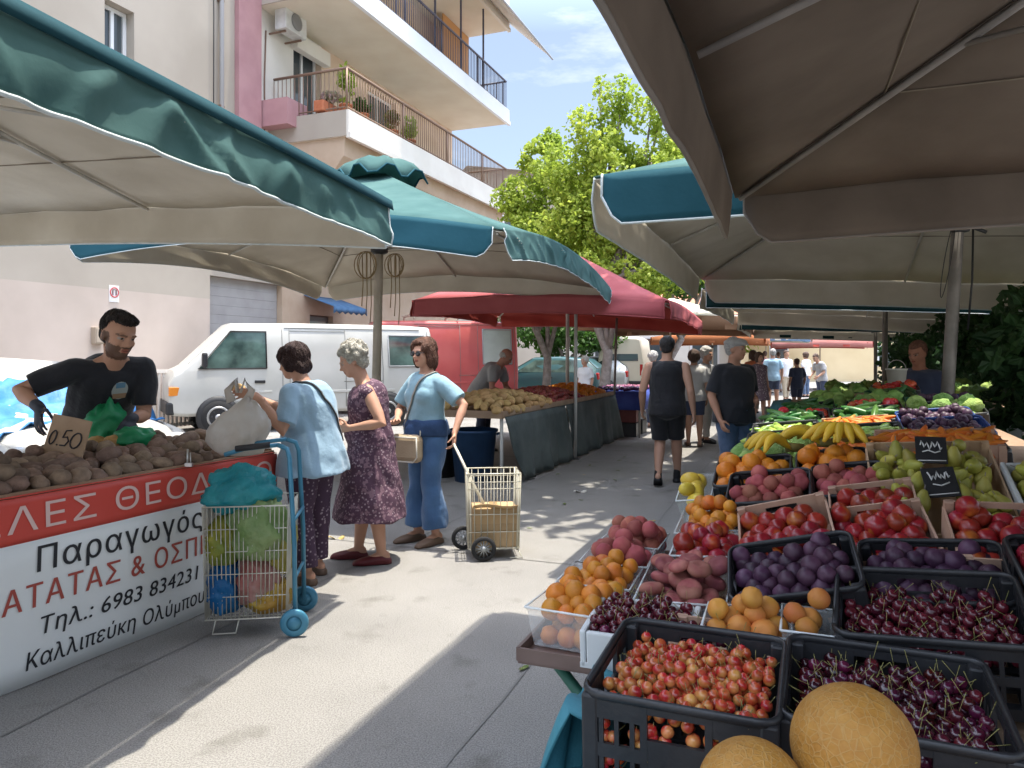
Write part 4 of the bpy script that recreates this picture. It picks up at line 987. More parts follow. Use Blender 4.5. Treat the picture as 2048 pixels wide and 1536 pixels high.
def car_body(stations, mats, par, hw_fn=None, name='body'):
    """stations: (x, z_sill, z_belt, z_roof, half width at belt, half width at roof)"""
    b = MB(); rows = []
    for (x, zs, zb, zr, hb, hr) in stations:
        pr = [(hb * .93, zs), (hb, zs + .06), (hb + .012, lerp(zs, zb, .55)), (hb, zb), (lerp(hb, hr, .5), lerp(zb, zr, .5)), (hr, zr - .09), (hr - .04, zr - .03), (hr - .12, zr), (hr * .45, zr + .015)]
        rows.append([V((x, -y, z)) for y, z in pr] + [V((x, y, z)) for y, z in reversed(pr)])
    n = len(rows[0]); vs = [p for r in rows for p in r]; fs = []
    for i in range(len(rows) - 1):
        for k in range(n):
            k2 = (k + 1) % n; fs.append([i * n + k, i * n + k2, (i + 1) * n + k2, (i + 1) * n + k])
    fs.append(list(range(n - 1, -1, -1))); fs.append([(len(rows) - 1) * n + k for k in range(n)])
    b.add(vs, fs, 0, False)
    me = b.mesh(name); bm = bmesh.new(); bm.from_mesh(me); bmesh.ops.recalc_face_normals(bm, faces=bm.faces[:])
    bmesh.ops.bevel(bm, geom=[e for e in bm.edges if len(e.link_faces) == 2 and e.calc_face_angle() > .5], offset=.035, segments=3, affect='EDGES', profile=.5, clamp_overlap=True)
    for f in bm.faces: f.smooth = True
    bm.to_mesh(me); bm.free()
    return put(name, me, mats, par)
def quad_panel(b, pts, th, mi=0):
    """slab from 4 points (outer face), thickness inward along the face normal"""
    n = (pts[1] - pts[0]).cross(pts[3] - pts[0]).normalized()
    vs = [V(p) for p in pts] + [V(p) - n * th for p in pts]
    b.add(vs, [[0, 1, 2, 3], [7, 6, 5, 4], [0, 4, 5, 1], [1, 5, 6, 2], [2, 6, 7, 3], [3, 7, 4, 0]], mi)
def van(label, loc, rz, body_m, L=5.3, H=2.14, group='vans parked beside the stalls', rear_m=None, rack=False, glass=None, rear_first=False):
    """long van; +x is the front, the side at -y"""
    t = thing('van', label, 'van', loc, rz, group); t.scale = (1, -1, 1); hb = .84; hr = .73; x0 = -L / 2; x1 = L / 2; zb = 1.22
    st = [(x0, .5, zb, H - .10, hb - .04, hr - .05), (x0 + .05, .42, zb, H - .03, hb, hr), (x0 + .6, .36, zb, H, hb, hr), (x1 - 2.4, .36, zb, H, hb, hr), (x1 - 1.35, .36, zb, H - .02, hb, hr), (x1 - .30, .36, zb - .02, zb + .1, hb, hb - .06), (x1 - .10, .38, zb - .12, zb + .0, hb - .03, hb - .10), (x1, .42, zb - .3, zb - .2, hb - .07, hb - .16)]
    st[4] = (x1 - 1.12, .36, zb, H - .03, hb, hr)
    body = car_body(st, body_m, t)
    gl = glass or m_glass
    ysl = lambda z: -(lerp(hb, hr, max(0, min(1, (z - zb) / (H - .09 - zb)))) + .006)
    sidew = lambda xa, xb, za, zt, xc=None: [V((xa, ysl(za), za)), V((xb, ysl(za), za)), V((xc if xc is not None else xb, ysl(zt), zt)), V((xa, ysl(zt), zt))]
    b = MB(); quad_panel(b, sidew(x1 - 1.75, x1 - .52, zb + .05, H - .2, x1 - 1.10), .02); b.build('side_window', gl, t)
    b = MB(); b.tube([V((x1 - 1.75, ysl(zb + .05) - .004, zb + .04)), V((x1 - .5, ysl(zb + .05) - .004, zb + .04)), V((x1 - 1.09, ysl(H - .2) - .004, H - .18)), V((x1 - 1.75, ysl(H - .2) - .004, H - .18)), V((x1 - 1.75, ysl(zb + .05) - .004, zb + .04))], .014, 6); b.build('window_seal', m_black, t)
    b = MB(); quad_panel(b, sidew(x0 + .22, x0 + 1.0, zb + .08, H - .24), .02); b.build('side_window', gl, t)
    b = MB(); b.tube([p + V((0, -.004, 0)) for p in sidew(x0 + .2, x0 + 1.02, zb + .06, H - .22)] + [sidew(x0 + .2, x0 + 1.02, zb + .06, H - .22)[0]], .02, 6); b.build('window_seal', M('seal_grey', (.30, .31, .32), .5), t)
    # windscreen
    b = MB(); quad_panel(b, [V((x1 - .34, -hr + .02, zb + .13)), V((x1 - .34, hr - .02, zb + .13)), V((x1 - 1.06, hr - .08, H - .1)), V((x1 - 1.06, -hr + .08, H - .1))], .02); b.build('windscreen', gl, t)
    # panel lines, sill trim and handles of the side
    b = MB()
    for x in (x1 - 2.06, x1 - 2.2, x1 - 3.34, x0 + 1.16, x0 + .12):
        b.tube([V((x, -hb - .013, .46)), V((x, -hb - .014, .85)), V((x, ysl(zb) + .0, zb)), V((x - .0, ysl(1.7), 1.7)), V((x, ysl(H - .12), H - .12))], .006, 5)
    b.tube([V((x0 + .3, ysl(H - .1) + .004, H - .1)), V((x1 - 2.1, ysl(H - .1) + .004, H - .1))], .007, 5)
    b.tube([V((x1 - .8, -hb - .004, .62)), V((x1 - 2.02, -hb - .01, .62))], .007, 5)
    b.tube([V((x1 - 2.1, -hb - .012, .5)), V((x1 - 2.06, -hb - .013, .5))], .004, 4)
    b.tube([V((x1 - 2.2, ysl(H - .16) + .001, H - .16)), V((x1 - 3.34, ysl(H - .16) + .001, H - .16))], .004, 4); b.tube([V((x0 + 1.16, -hb - .014, .98)), V((x1 - 3.3, -hb - .014, .98))], .005, 4)
    for k in range(5): b.tube([V((x0 + .3 + k * .06, -hb - .012, .92)), V((x0 + .3 + k * .06, -hb - .012, 1.08))], .006, 4)
    b.build('panel_seam', M('seam_grey', (.16, .16, .15), .6), t)
    b = MB(); b.box((x0 + L * .38, -hb - .014, .78), (L * .42, .02, .05), None, 0, .006); b.box((x1 - 1.4, -hb - .012, .8), (.9, .02, .04), None, 0, .006); b.build('side_trim', rear_m or body_m, t)
    b = MB(); b.box((x1 - 1.62, -hb - .02, 1.0), (.2, .03, .055), None, 0, .01); b.build('door_handle', m_black, t)
    b = MB(); b.box((x1 - 2.42, -hb - .016, 1.02), (.17, .03, .19), None, 0, .012); b.build('door_handle', m_black, t)
    b = MB(); b.box((x1 - .6, -hb - .13, zb + .2), (.09, .2, .28), None, 0, .03); b.tube([V((x1 - .63, -hb, zb + .08)), V((x1 - .6, -hb - .1, zb + .12))], .018, 6); b.build('mirror', m_black, t)
    b = MB(); b.box((x1 - .03, 0, .52), (.16, 1.62, .24), None, 0, .04); b.box((x0 + .02, 0, .5), (.14, 1.6, .2), None, 0, .04); b.build('bumper', m_black, t)
    for sy in (-1, 1):
        b = MB(); b.box((x1 - .07, sy * .56, .84), (.09, .3, .17), None, 0, .02); b.build('headlight', m_lamp, t)
        b = MB(); b.box((x1 - .1, sy * .79, .84), (.2, .08, .17), None, 0, .015); b.build('indicator', m_lampamber, t)
        b = MB(); b.box((x0 + .015, sy * .74, 1.0), (.05, .1, .4), None, 0, .01); b.build('tail_light', m_lampred, t)
        for wx in (x1 - .86, x0 + 1.05):
            b = MB(); b.lathe([(.40, -.02), (.40, .02), (.30, .02)], 28, 0, rx3(PI / 2), (wx, sy * (hb + .0), .34)); b.build('wheel_arch', m_black, t)
            wheel(t, wx, sy * (hb - .075), .335, .33, .2, sy)
    b = MB(); quad_panel(b, [V((x0 - .012, hr - .1, zb + .1)), V((x0 - .012, -hr + .1, zb + .1)), V((x0 + .02, -hr + .14, H - .2)), V((x0 + .02, hr - .14, H - .2))], .02); b.build('rear_window', gl, t)
    if rack:
        b = MB()
        for x in (x0 + .5, x0 + 1.7, x0 + 2.9):
            b.tube([V((x, -.7, H + .02)), V((x, -.66, H + .14)), V((x, .66, H + .14)), V((x, .7, H + .02))], .02, 6)
        for y in (-.5, 0, .5): b.tube([V((x0 + .4, y, H + .17)), V((x0 + 3.0, y, H + .17))], .018, 6)
        b.build('roof_rack', M('rack_pale', (.5, .42, .34), .6), t)
    return t
m_vanwhite = M('van_white', (.42, .415, .385), .35, col2=(.48, .475, .45), scale=1.6, detail=8, coat=.3)
m_vanred = M('van_red', (.42, .07, .07), .4, col2=(.48, .10, .095), scale=1.3, coat=.2)
m_vanglass = M('van_glass', (.10, .16, .14), .06, spec=.8, col2=(.03, .05, .045), scale=2.5)
def place_side(front, rear, L):
    d = (front - rear); d.z = 0; d.normalize(); a = math.atan2(d.y, d.x)
    mid = (front + rear) / 2; side = rz3(a) @ V((0, 1, 0)); c = mid - side * .84; c.z = 0
    return c, a
c, a = place_side(P(330, 712, 13.6), P(872, 712, 16.3), 5.4)
van('old white panel van parked behind the shoppers', c, a, m_vanwhite, 5.3, 2.16, glass=m_vanglass)
c, a = place_side(P(640, 712, 18.7), P(1060, 712, 20.6), 4.7)
van('red panel van with a pale roof rack parked beyond the white van', c, a, m_vanred, 5.0, 2.45, rack=True, glass=M('van_glass_pale', (.42, .44, .40), .15, col2=(.34, .36, .33), scale=2))
def hatchback(label, loc, rz, body_m, group='cars parked along the lane', tarp=None):
    t = thing('parked_car', label, 'car', loc, rz, group)
    st = [(-2.05, .5, .78, .95, .70, .62), (-1.98, .36, .86, 1.12, .80, .66), (-1.6, .3, .90, 1.40, .83, .60), (-.7, .28, .92, 1.47, .84, .60), (.2, .28, .92, 1.44, .84, .60), (1.0, .28, .90, 1.0, .83, .74), (1.75, .3, .78, .86, .80, .70), (2.02, .42, .62, .7, .70, .60)]
    car_body(st, body_m, t)
    for sy in (-1, 1):
        b = MB(); y = lambda z: sy * (lerp(.84, .6, (z - .92) / .5) + .006)
        pts = [V((-1.5, y(.97), .97)), V((.72, y(.97), .97)), V((.1, y(1.36), 1.36)), V((-1.25, y(1.36), 1.36))]
        quad_panel(b, pts if sy < 0 else pts[::-1], .02); b.build('side_window', m_vanglass, t)
        b = MB(); b.box((1.86, sy * .58, .72), (.22, .28, .15), None, 0, .04); b.build('headlight', m_lamp, t)
        b = MB(); b.box((-2.0, sy * .66, .85), (.12, .2, .22), None, 0, .03); b.build('tail_light', m_lampred, t)
        for wx in (1.25, -1.3):
            b = MB(); b.lathe([(.37, -.02), (.37, .02), (.25, .02)], 26, 0, rx3(PI / 2), (wx, sy * .825, .31)); b.build('wheel_arch', m_black, t)
            wheel(t, wx, sy * .76, .305, .3, .18, sy)
        b = MB(); b.box((.62, sy * .95, 1.0), (.1, .2, .14), None, 0, .04); b.build('mirror', body_m, t)
        b = MB(); b.box((-.45, sy * .852, .8), (.2, .03, .04), None, 0, .01); b.build('door_handle', m_black, t)
    b = MB(); quad_panel(b, [V((.96, -.72, .99)), V((.96, .72, .99)), V((.24, .56, 1.42)), V((.24, -.56, 1.42))], .02); b.build('windscreen', m_vanglass, t)
    b = MB(); quad_panel(b, [V((-1.99, .62, 1.1)), V((-1.99, -.62, 1.1)), V((-1.66, -.54, 1.36)), V((-1.66, .54, 1.36))], .02); b.build('rear_window', m_vanglass, t)
    b = MB(); b.box((2.0, 0, .4), (.12, 1.3, .2), None, 0, .04); b.box((-2.03, 0, .42), (.1, 1.35, .22), None, 0, .04); b.build('bumper', m_black, t)
    return t
cp = P(5, 712, 7.3); cp.z = 0
hatchback('white car under a blue cover at the left picture edge behind the potato stall', cp, R(-32), m_vanwhite, None)
m_tarp = M('tarp_blue', (.03, .16, .42), .55, col2=(.06, .25, .55), scale=4, bump=.4, bscale=18)
t = thing('tarpaulin', 'crumpled blue tarpaulin draped over the white car bonnet', 'tarpaulin', cp, R(-32))
rg = random.Random(4); g_ = []
for i in range(22):
    row = []
    for j in range(16):
        x = lerp(.55, 1.55, i / 21); y = lerp(-.9, .75, j / 15); z0 = 1.30 - max(0, x - .45) * .42
        if y < -.72: z0 -= (-.72 - y) * 1.9
        fold = .05 * math.sin(x * 9 + 3 * math.sin(y * 3)) + .035 * math.sin(x * 17 + y * 6) + .02 * math.sin(y * 21 + x * 5)
        row.append(V((x + .04 * math.sin(y * 7), y, z0 + abs(fold) * 1.6 - .05)))
    g_.append(row)
b = MB(); b.sheet(g_, -.008); b.build('cloth', m_tarp, t)
m_carteal = M('car_teal', (.03, .09, .10), .3, coat=.4); m_cargrey = M('car_silver', (.45, .46, .47), .35, metal=.5)
c = P(1088, 712, 25); c.z = 0; hatchback('teal car parked under the low trees behind the onions', c, R(160), m_carteal)
c = P(1160, 712, 28); c.z = 0; hatchback('silver car parked beyond the teal car', c, R(155), m_cargrey)
c = P(1255, 712, 29); c.z = 0; van('cream van parked behind the tree trunk in the distance', c, R(75), M('van_cream', (.6, .56, .46), .4), 4.6, 2.2)
# ------------------------------------------------------------------ potato stall with printed banner
BD = V((.405, .914, 0)).normalized(); BN = V((-.914, .405, 0)).normalized(); B0 = V((-2.27, 3.27, 0)); OUT = -BN
def BS(s, t, z): return B0 + BD * s + BN * t + V((0, 0, z))
m_table = M('stall_board', (.30, .20, .13), .8, col2=(.38, .26, .17), scale=6, bump=.2)
m_iron_leg = M('stall_leg', (.40, .38, .35), .5, metal=.4, col2=(.3, .28, .26), scale=9)
m_bred = M('banner_red', (.60, .065, .045), .5, col2=(.64, .08, .06), scale=2, spec=.5)
m_bwhite = M('banner_white', (.76, .77, .76), .5, col2=(.82, .83, .82), scale=1.4, spec=.5)
m_inkblack = M('ink_black', (.025, .025, .03), .6); m_inkred = M('ink_red', (.40, .075, .055), .6); m_inkpale = M('ink_pale', (.74, .52, .48), .6)
st = thing('market_stall', 'potato stall with a red and white printed Greek banner along its front', 'market stall', BS(.2, .5, 0))
O = V(st.location)
b = MB(); RBd = Matrix((BD, BN, V((0, 0, 1)))).transposed()
b.box(BS(.15, .47, .80) - O, (3.2, .92, .04), RBd, 0, .006); b.box(BS(.15, .02, .845) - O, (3.2, .03, .07), RBd); b.box(BS(.15, .93, .85) - O, (3.2, .03, .10), RBd); b.box(BS(1.74, .47, .85) - O, (.03, .88, .08), RBd); b.build('table_top', m_table, st)
for s in (-1.3, .2, 1.62):
    for t in (.08, .86):
        b = MB(); b.box(BS(s, t, .39) - O, (.04, .04, .78), RBd); b.build('leg', m_iron_leg, st)
def bwave(s, z): return (.010 * math.sin(s * 3.1 + z * 2) + .008 * math.sin(s * 7.3 + 1.2 + z * 3.5) * (1 - z / .87)) + .02 * (1 - z / .87)
def bsheet(z0, z1, n=70, m=6, off=0.0): return [[BS(-1.42 + 3.165 * j / n, -.012 - bwave(-1.42 + 3.165 * j / n, lerp(z0, z1, i / m)) - off, lerp(z0, z1, i / m)) - O for j in range(n + 1)] for i in range(m + 1)]
b = MB(); b.sheet([r for r in bsheet(.012, .655)], .003, 0, 0); b.sheet([r for r in bsheet(.655, .862)], .003, 1, 1); ban = b.build('banner', [m_bwhite, m_bred], st, fix=True)
b = MB(); b.sheet([[BS(-1.42 + 3.165 * j / 40, -.014 - bwave(-1.42 + 3.165 * j / 40, .86) + (.05 * k), .866) - O for j in range(41)] for k in (0, 1)], .003); b.build('banner_hem', m_bred, ban)
def banner_text(full, vis, s0, s1, z, cap, mat, shear=0.0, sp=1.0, bold=.0):
    """writes FULL so that its stretch VIS spans s0..s1, letters CAP high on base line z"""
    i = full.index(vis); probe, pb = text_mesh(vis, 1.0, 0, shear, sp); bpy.data.meshes.remove(probe)
    pre = 0.0
    if i > 0: m0, b0 = text_mesh(full[:i] + vis[0], 1, 0, shear, sp); m1, b1 = text_mesh(vis[0], 1, 0, shear, sp); pre = b0[1] - b1[1]; bpy.data.meshes.remove(m0); bpy.data.meshes.remove(m1)
    kx = (s1 - s0) / (pb[1] - pb[0]); kz = cap / .727
    me, bb = text_mesh(full, 1.0, 0, shear, sp, bold)
    for v in me.vertices:
        s = s0 + (v.co.x - pre - pb[0]) * kx; zz = z + v.co.y * kz
        v.co = BS(s, -.0125 - .007 - v.co.z - bwave(s, zz), zz) - O
    return put('lettering', me, mat, ban)
banner_text('ΠΑΤΑΤΕΛΕΣ ΘΕΟΔΩΡΟΣ', 'ΛΕΣ ΘΕΟΔΩΡΟ', .02, 1.69, .705, .118, m_inkpale, 0.0, 1.12, .002)
banner_text('Παραγωγός', 'Παραγωγός', .151, 1.135, .507, .118, m_inkblack, .05, 1.12, .011)
banner_text('ΠΑΤΑΤΑΣ & ΟΣΠΡΙΩΝ', 'ΑΤΑΤΑΣ & ΟΣΠΡΙ', -.01, 1.23, .352, .108, m_inkred, .05, 1.12, .011)
banner_text('Τηλ.: 6983 834231', 'Τηλ.: 6983 834231', .165, 1.095, .218, .08, m_inkblack, .18, 1.04, .010)
banner_text('Καλλιπεύκη Ολύ\u00b5που', 'Καλλιπεύκη Ολύ\u00b5που', .09, 1.135, .078, .08, m_inkblack, .18, 1.04, .010)

# ------------------------------------------------------------------ lumpy produce
def lump(name, r, mats, seed, bump=.16, seg=14, rings=10, k=1.6):
    b = MB(); rg = random.Random(seed); o = rg.uniform(0, 50)
    b.ell((0, 0, 0), r, None, 0, seg, rings, lambda p: p * (1 + bump * noise.noise(V((p.x / r[0] * k + o, p.y / r[1] * k, p.z / r[2] * k)))))
    me = b.mesh(name); me.materials.append(mats); return me
m_pot = M('potato_skin', (.165, .11, .08), .85, col2=(.26, .18, .13), scale=22, bump=.3, bscale=90, rand=.28)
m_pot2 = M('potato_yellow', (.42, .26, .10), .8, col2=(.52, .34, .15), scale=22, bump=.3, bscale=90, rand=.18)
POT = [lump('potato', (.052 * a, .039 * c, .035 * e), m_pot, i) for i, (a, c, e) in enumerate([(1, 1, 1), (1.25, 1.0, 1.0), (.9, 1, 1), (1.4, 1.02, .95), (1.05, 1.15, 1.05)])]
POT2 = []
for me in POT: m2 = me.copy(); m2.materials.clear(); m2.materials.append(m_pot2); POT2.append(m2)
def spawn(name, me, loc, rot, label, cat, group, scale=1.0):
    o = bpy.data.objects.new(name, me); COL.objects.link(o); o.location = loc; o.rotation_euler = rot
    if scale != 1.0: o.scale = (scale, scale, scale)
    return tag(o, label, cat, group)
rg = random.Random(11)
def pot_h(s, t): return .862 + .075 * abs(math.sin(PI * min(1, max(0, t / .95)))) ** .6 + .02 * noise.noise(V((s * 2.2, t * 2.2, 3)))
npot = 0
for layer in (0, 1):
    i = 0
    for si in range(20):
        for ti in range(10):
            s = -.28 + si * .100 + (ti % 2) * .05 + rg.uniform(-.017, .017) + layer * .05; t = .075 + ti * .088 + rg.uniform(-.014, .014) + layer * .04
            if s > 1.68 or t > .9: continue
            if layer and rg.random() > .2: continue
            light = (1.0 < s < 1.3 and t > .45 and rg.random() < .75) or rg.random() < .012 or (s < .02 and t < .12)
            spawn('potato', rg.choice(POT2 if light else POT), BS(s, t, pot_h(s, t) + layer * .045 + rg.uniform(-.008, .01)), (rg.uniform(-.4, .4), rg.uniform(-.4, .4), rg.uniform(0, 6.3)),
                  'pale yellow potato lying among the brown ones on the bannered stall' if light else 'brown earthy potato in the heap on the bannered stall', 'potato', 'pale potatoes on the bannered stall' if light else 'potatoes heaped on the bannered stall', rg.uniform(.95, 1.35)); npot += 1
print('potatoes', npot)
# price card
m_card = M('cardboard', (.33, .22, .14), .85, col2=(.39, .27, .18), scale=9, bump=.1, bscale=60); m_pen = M('pen', (.03, .025, .03), .7)
pc = thing('price_card', 'torn cardboard price card reading 0.50 stuck in the brown potatoes', 'price card', PZ(118, 925, .93))
q = Matrix.Rotation(R(-14), 3, 'Z') @ Matrix.Rotation(R(-22), 3, 'X') @ Matrix.Rotation(R(7), 3, 'Y')
b = MB(); pts = [V((-.135, 0, .0)), V((.14, 0, -.01)), V((.125, 0, .09)), V((.10, 0, .245)), V((.0, 0, .25)), V((-.17, 0, .252)), V((-.16, 0, .2))]
vs = [q @ p for p in pts] + [q @ (p + V((0, .006, 0))) for p in pts]; n = len(pts)
b.add(vs, [list(range(n)), [n + k for k in reversed(range(n))]] + [[(k + 1) % n, k, n + k, n + (k + 1) % n] for k in range(n)]); b.build('card', m_card, pc)
b = MB()
def stroke(pts): b.tube([q @ V((x, -.004, z)) for x, z in pts], .0042, 5)
el = lambda cx, cz, rx, rz_: [(cx + rx * math.cos(a), cz + rz_ * math.sin(a)) for a in [2 * PI * i / 14 + 1.4 for i in range(15)]]
stroke(el(-.105, .125, .02, .038)); stroke([(-.062, .088), (-.058, .09)]); stroke([(.0, .178), (-.035, .172), (-.04, .132), (-.012, .14), (.006, .118), (-.006, .092), (-.04, .09)]); stroke(el(.052, .128, .034, .042))
b.build('lettering', m_pen, pc)
# bags
def bag(name, label, loc, r, mat, seed, bump=.3, group=None, fn=None, seg=30, rings=22, k=2.2, cat='bag', knot=None, k2=8):
    b = MB(); o = seed * 3.7
    def f(p):
        u = V((p.x / r[0], p.y / r[1], p.z / r[2]))
        w = noise.noise(u * k + V((o, 0, 0))) * .6 + abs(noise.noise(u * k2 + V((0, o, 0)))) * .45 + abs(noise.noise(V((u.x * 3, u.y * 3, u.z * .8)) * 3 + V((o, o, 0)))) * .25
        p2 = p * (1 + bump * (w - .2))
        if p2.z < -r[2] * .72: p2.z = -r[2] * .72
        return fn(p2) if fn else p2
    b.ell((0, 0, r[2] * .72), r, None, 0, seg, rings, f)
    t = thing(name, label, cat, loc, 0, group); b.build('sack' if knot is None else 'pouch', mat, t)
    if knot:
        h = MB(); z0 = r[2] * 1.6
        for sx in (-1, 1):
            pts = [V((sx * r[0] * .25, 0, z0)), V((sx * r[0] * .4, .01, z0 + knot * .5)), V((sx * r[0] * .15, .02, z0 + knot)), V((sx * r[0] * .05, .0, z0 + knot * .4))]
            h.tube(pts, [(.03, .008), (.022, .006), (.02, .006), (.012, .008)], 8)
        h.build('handle', mat, t)
    return t
m_plw = M('bag_white', (.74, .71, .67), .3, col2=(.62, .55, .48), scale=6, transl=.5, spec=.5, bump=.3, bscale=30)
m_plg = M('bag_green', (.03, .36, .15), .35, col2=(.05, .46, .22), scale=6, transl=.4, spec=.5, bump=.3, bscale=30)
bag('plastic_bag', 'crumpled green plastic bag lying on the potatoes under the vendor hands', PZ(212, 885, .945), (.16, .11, .13), m_plg, 3, .45, 'green bags on the potato stall', lambda p: V((p.x * (1 - .35 * max(0, p.z) / .13), p.y, p.z * 1.2 + .12 * max(0, .3 - abs(p.x / .16 - .4)))))
bag('plastic_bag', 'smaller flat green plastic bag beside the crumpled one on the potatoes', PZ(268, 893, .955), (.12, .09, .07), m_plg, 8, .45, 'green bags on the potato stall')
wbp = PZ(478, 908, .93)
bag('plastic_bag', 'full white plastic bag of potatoes standing at the end of the potato stall', wbp, (.175, .14, .19), m_plw, 5, .26, None, lambda p: V((p.x * (1 - .35 * max(0, p.z) / .17) + .05 * max(0, p.z) / .17, p.y * (1 - .3 * max(0, p.z) / .17), p.z)), knot=.13)
# scale hook standing on the front edge: small steel clip
t = thing('clip', 'small steel clip standing on the red banner edge', 'clip', BS(1.03, -.005, .87)); b = MB(); b.tube([V((0, 0, 0)), V((.004, 0, .1))], .006, 6); b.tube([V((.02, 0, 0)), V((.018, 0, .08))], .004, 6); b.box((.01, 0, .012), (.04, .02, .02)); b.build('body', M('steel', (.6, .6, .6), .3, metal=.8), t)

# ------------------------------------------------------------------ second stall: onions, potatoes, oranges
m_cloth2 = M('skirt_greygreen', (.055, .072, .070), .85, col2=(.10, .12, .115), scale=2.5, bump=.3, bscale=22)
S2 = G(1035, 965); S2b = G(1230, 880); D2 = (S2b - S2).normalized(); N2 = V((-D2.y, D2.x, 0)); L2 = (S2b - S2).length
st2 = thing('market_stall', 'second stall with a dark grey-green cloth skirt under the red umbrella', 'market stall', S2 + D2 * 1.5 + N2 * .5); O2 = V(st2.location)
T2 = lambda s, t, z: S2 + D2 * s + N2 * t + V((0, 0, z)) - O2
R2 = Matrix((D2, N2, V((0, 0, 1)))).transposed()
b = MB(); b.box(T2(L2 / 2 - .15, .62, .80), (L2 + .4, 1.15, .04), R2); b.box(T2(L2 / 2 - .15, .05, .835), (L2 + .4, .03, .06), R2); b.box(T2(-.335, .62, .835), (.03, 1.1, .06), R2); b.build('table_top', m_table, st2)
def skirt(s0, s1, slope, n=34, m=8):
    g_ = []
    for i in range(m + 1):
        z = .03 + .77 * i / m; row = []
        for j in range(n + 1):
            s = lerp(s0 + slope * (1 - i / m), s1 + slope * .5 * (1 - i / m), j / n); f = (1 - i / m)
            row.append(T2(s, .02 - .10 * f - .03 * math.sin(s * 8) * f - .02 * math.sin(s * 19 + 2) * f, z))
        g_.append(row)
    return g_
b = MB(); b.sheet(skirt(-.35, 1.9, .36), .004); b.sheet(skirt(1.95, L2 + .1, .25), .004); b.build('skirt', m_cloth2, st2, fix=True)
for s, t in ((-.3, .08), (-.3, 1.15), (L2 - .1, .1), (L2 - .1, 1.15)):
    b = MB(); b.tube([T2(s, t, 0), T2(s, t, .8)], .02, 8); b.build('leg', M('leg_pale', (.5, .49, .46), .5), st2)
m_onion = M('onion_skin', (.20, .035, .03), .35, col2=(.30, .07, .05), scale=12, rand=.25); m_orange = M('orange_peel', (.62, .20, .015), .45, col2=(.68, .25, .02), scale=9, bump=.2, bscale=150, rand=.12)
ON = lump('onion', (.038, .038, .034), m_onion, 3, .06); OR = lump('orange', (.038, .038, .037), m_orange, 4, .03, 16, 11)
def heap(me_list, s0, s1, t0, t1, dx, mound, label, cat, group, name, T=None, z0=.86, jit=.3, layers=2, sc=1.0, O_=None, seed=0, frac=.45):
    rg = random.Random(seed); n = 0
    for ly in range(layers):
        ns = int((s1 - s0) / dx); nt = int((t1 - t0) / dx)
        for i in range(ns + 1):
            for j in range(nt + 1):
                if ly and rg.random() > frac: continue
                s = s0 + i * dx + (j % 2) * dx * .5 + ly * dx * .5 + rg.uniform(-jit, jit) * dx; t = t0 + j * dx + ly * dx * .5 + rg.uniform(-jit, jit) * dx
                if s > s1 or t > t1: continue
                m = max(0, math.sin(PI * (t - t0) / (t1 - t0))) ** .6 * max(.3, max(0, math.sin(PI * (s - s0) / (s1 - s0))) ** .4)
                spawn(name, rg.choice(me_list), T(s, t, z0 + mound * m + ly * dx * .75) + (O_ or V((0, 0, 0))), (rg.uniform(-.5, .5), rg.uniform(-.5, .5), rg.uniform(0, 6)), label, cat, group, sc * rg.uniform(.85, 1.15)); n += 1
    return n
heap(POT2, -.3, 1.55, .1, 1.05, .112, .17, 'yellow potato heaped at the near end of the second stall', 'potato', 'yellow potatoes on the second stall', 'potato', T2, O_=O2, seed=1, layers=1, sc=1.3)
heap([ON], 1.6, 3.1, .1, 1.05, .08, .16, 'red onion heaped in the middle of the second stall', 'onion', 'red onions on the second stall', 'onion', T2, O_=O2, seed=2, layers=1)
heap([OR], 3.15, 4.5, .1, 1.0, .085, .16, 'orange heaped at the far end of the second stall', 'orange', 'oranges on the second stall', 'orange', T2, O_=O2, seed=3, layers=1)
m_blueplast = M('plastic_blue', (.02, .055, .13), .45, col2=(.03, .08, .18), scale=4); m_blackplast = M('crate_black', (.014, .015, .018), .42, col2=(.026, .027, .03), scale=7, spec=.5, bump=.08, bscale=60)
def tub(name, label, loc, r, h_, mat, group=None):
    t = thing(name, label, 'bin', loc, 0, group); b = MB()
    b.lathe([(r * .8, 0), (r, h_), (r * 1.06, h_), (r * 1.06, h_ - .03), (r * .97, h_ - .03), (r * .78, .03), (.01, .03)], 24, close=True); b.build('body', mat, t)
    for sx in (-1, 1): b = MB(); b.tube([V((sx * r, -.07, h_ - .06)), V((sx * (r + .04), -.05, h_ - .05)), V((sx * (r + .04), .05, h_ - .05)), V((sx * r, .07, h_ - .06))], .01, 6); b.build('handle', mat, t)
tub('bin', 'dark blue plastic bin standing under the near end of the second stall', S2 + D2 * -.05 + N2 * .55, .28, .62, m_blueplast)
tub('bin', 'dark bin behind the blue one under the second stall', S2 + D2 * .1 + N2 * 1.1, .26, .55, m_blackplast)
pp = S2 + D2 * 2.15 + N2 * -.06; t = thing('post', 'thin white post at the front of the second stall holding the red umbrella edge', 'post', pp); b = MB(); b.tube([V((0, 0, 0)), V((.01, 0, 2.32))], .024, 10); b.build('pole', M('leg_pale', (.5, .49, .46), .5), t); b = MB(); b.lathe([(.06, 0), (.06, .02), (.026, .03)], 12); b.build('foot', m_iron, t)
pp = P(1226, 712, 13.6); pp.z = 0; t = thing('post', 'thin grey post beside the blue covered stall', 'post', pp); b = MB(); b.tube([V((0, 0, 0)), V((.07, 0, 2.2))], .022, 10); b.build('pole', m_polegrey, t); b = MB(); b.lathe([(.06, 0), (.06, .02), (.026, .03)], 12); b.build('foot', m_iron, t)
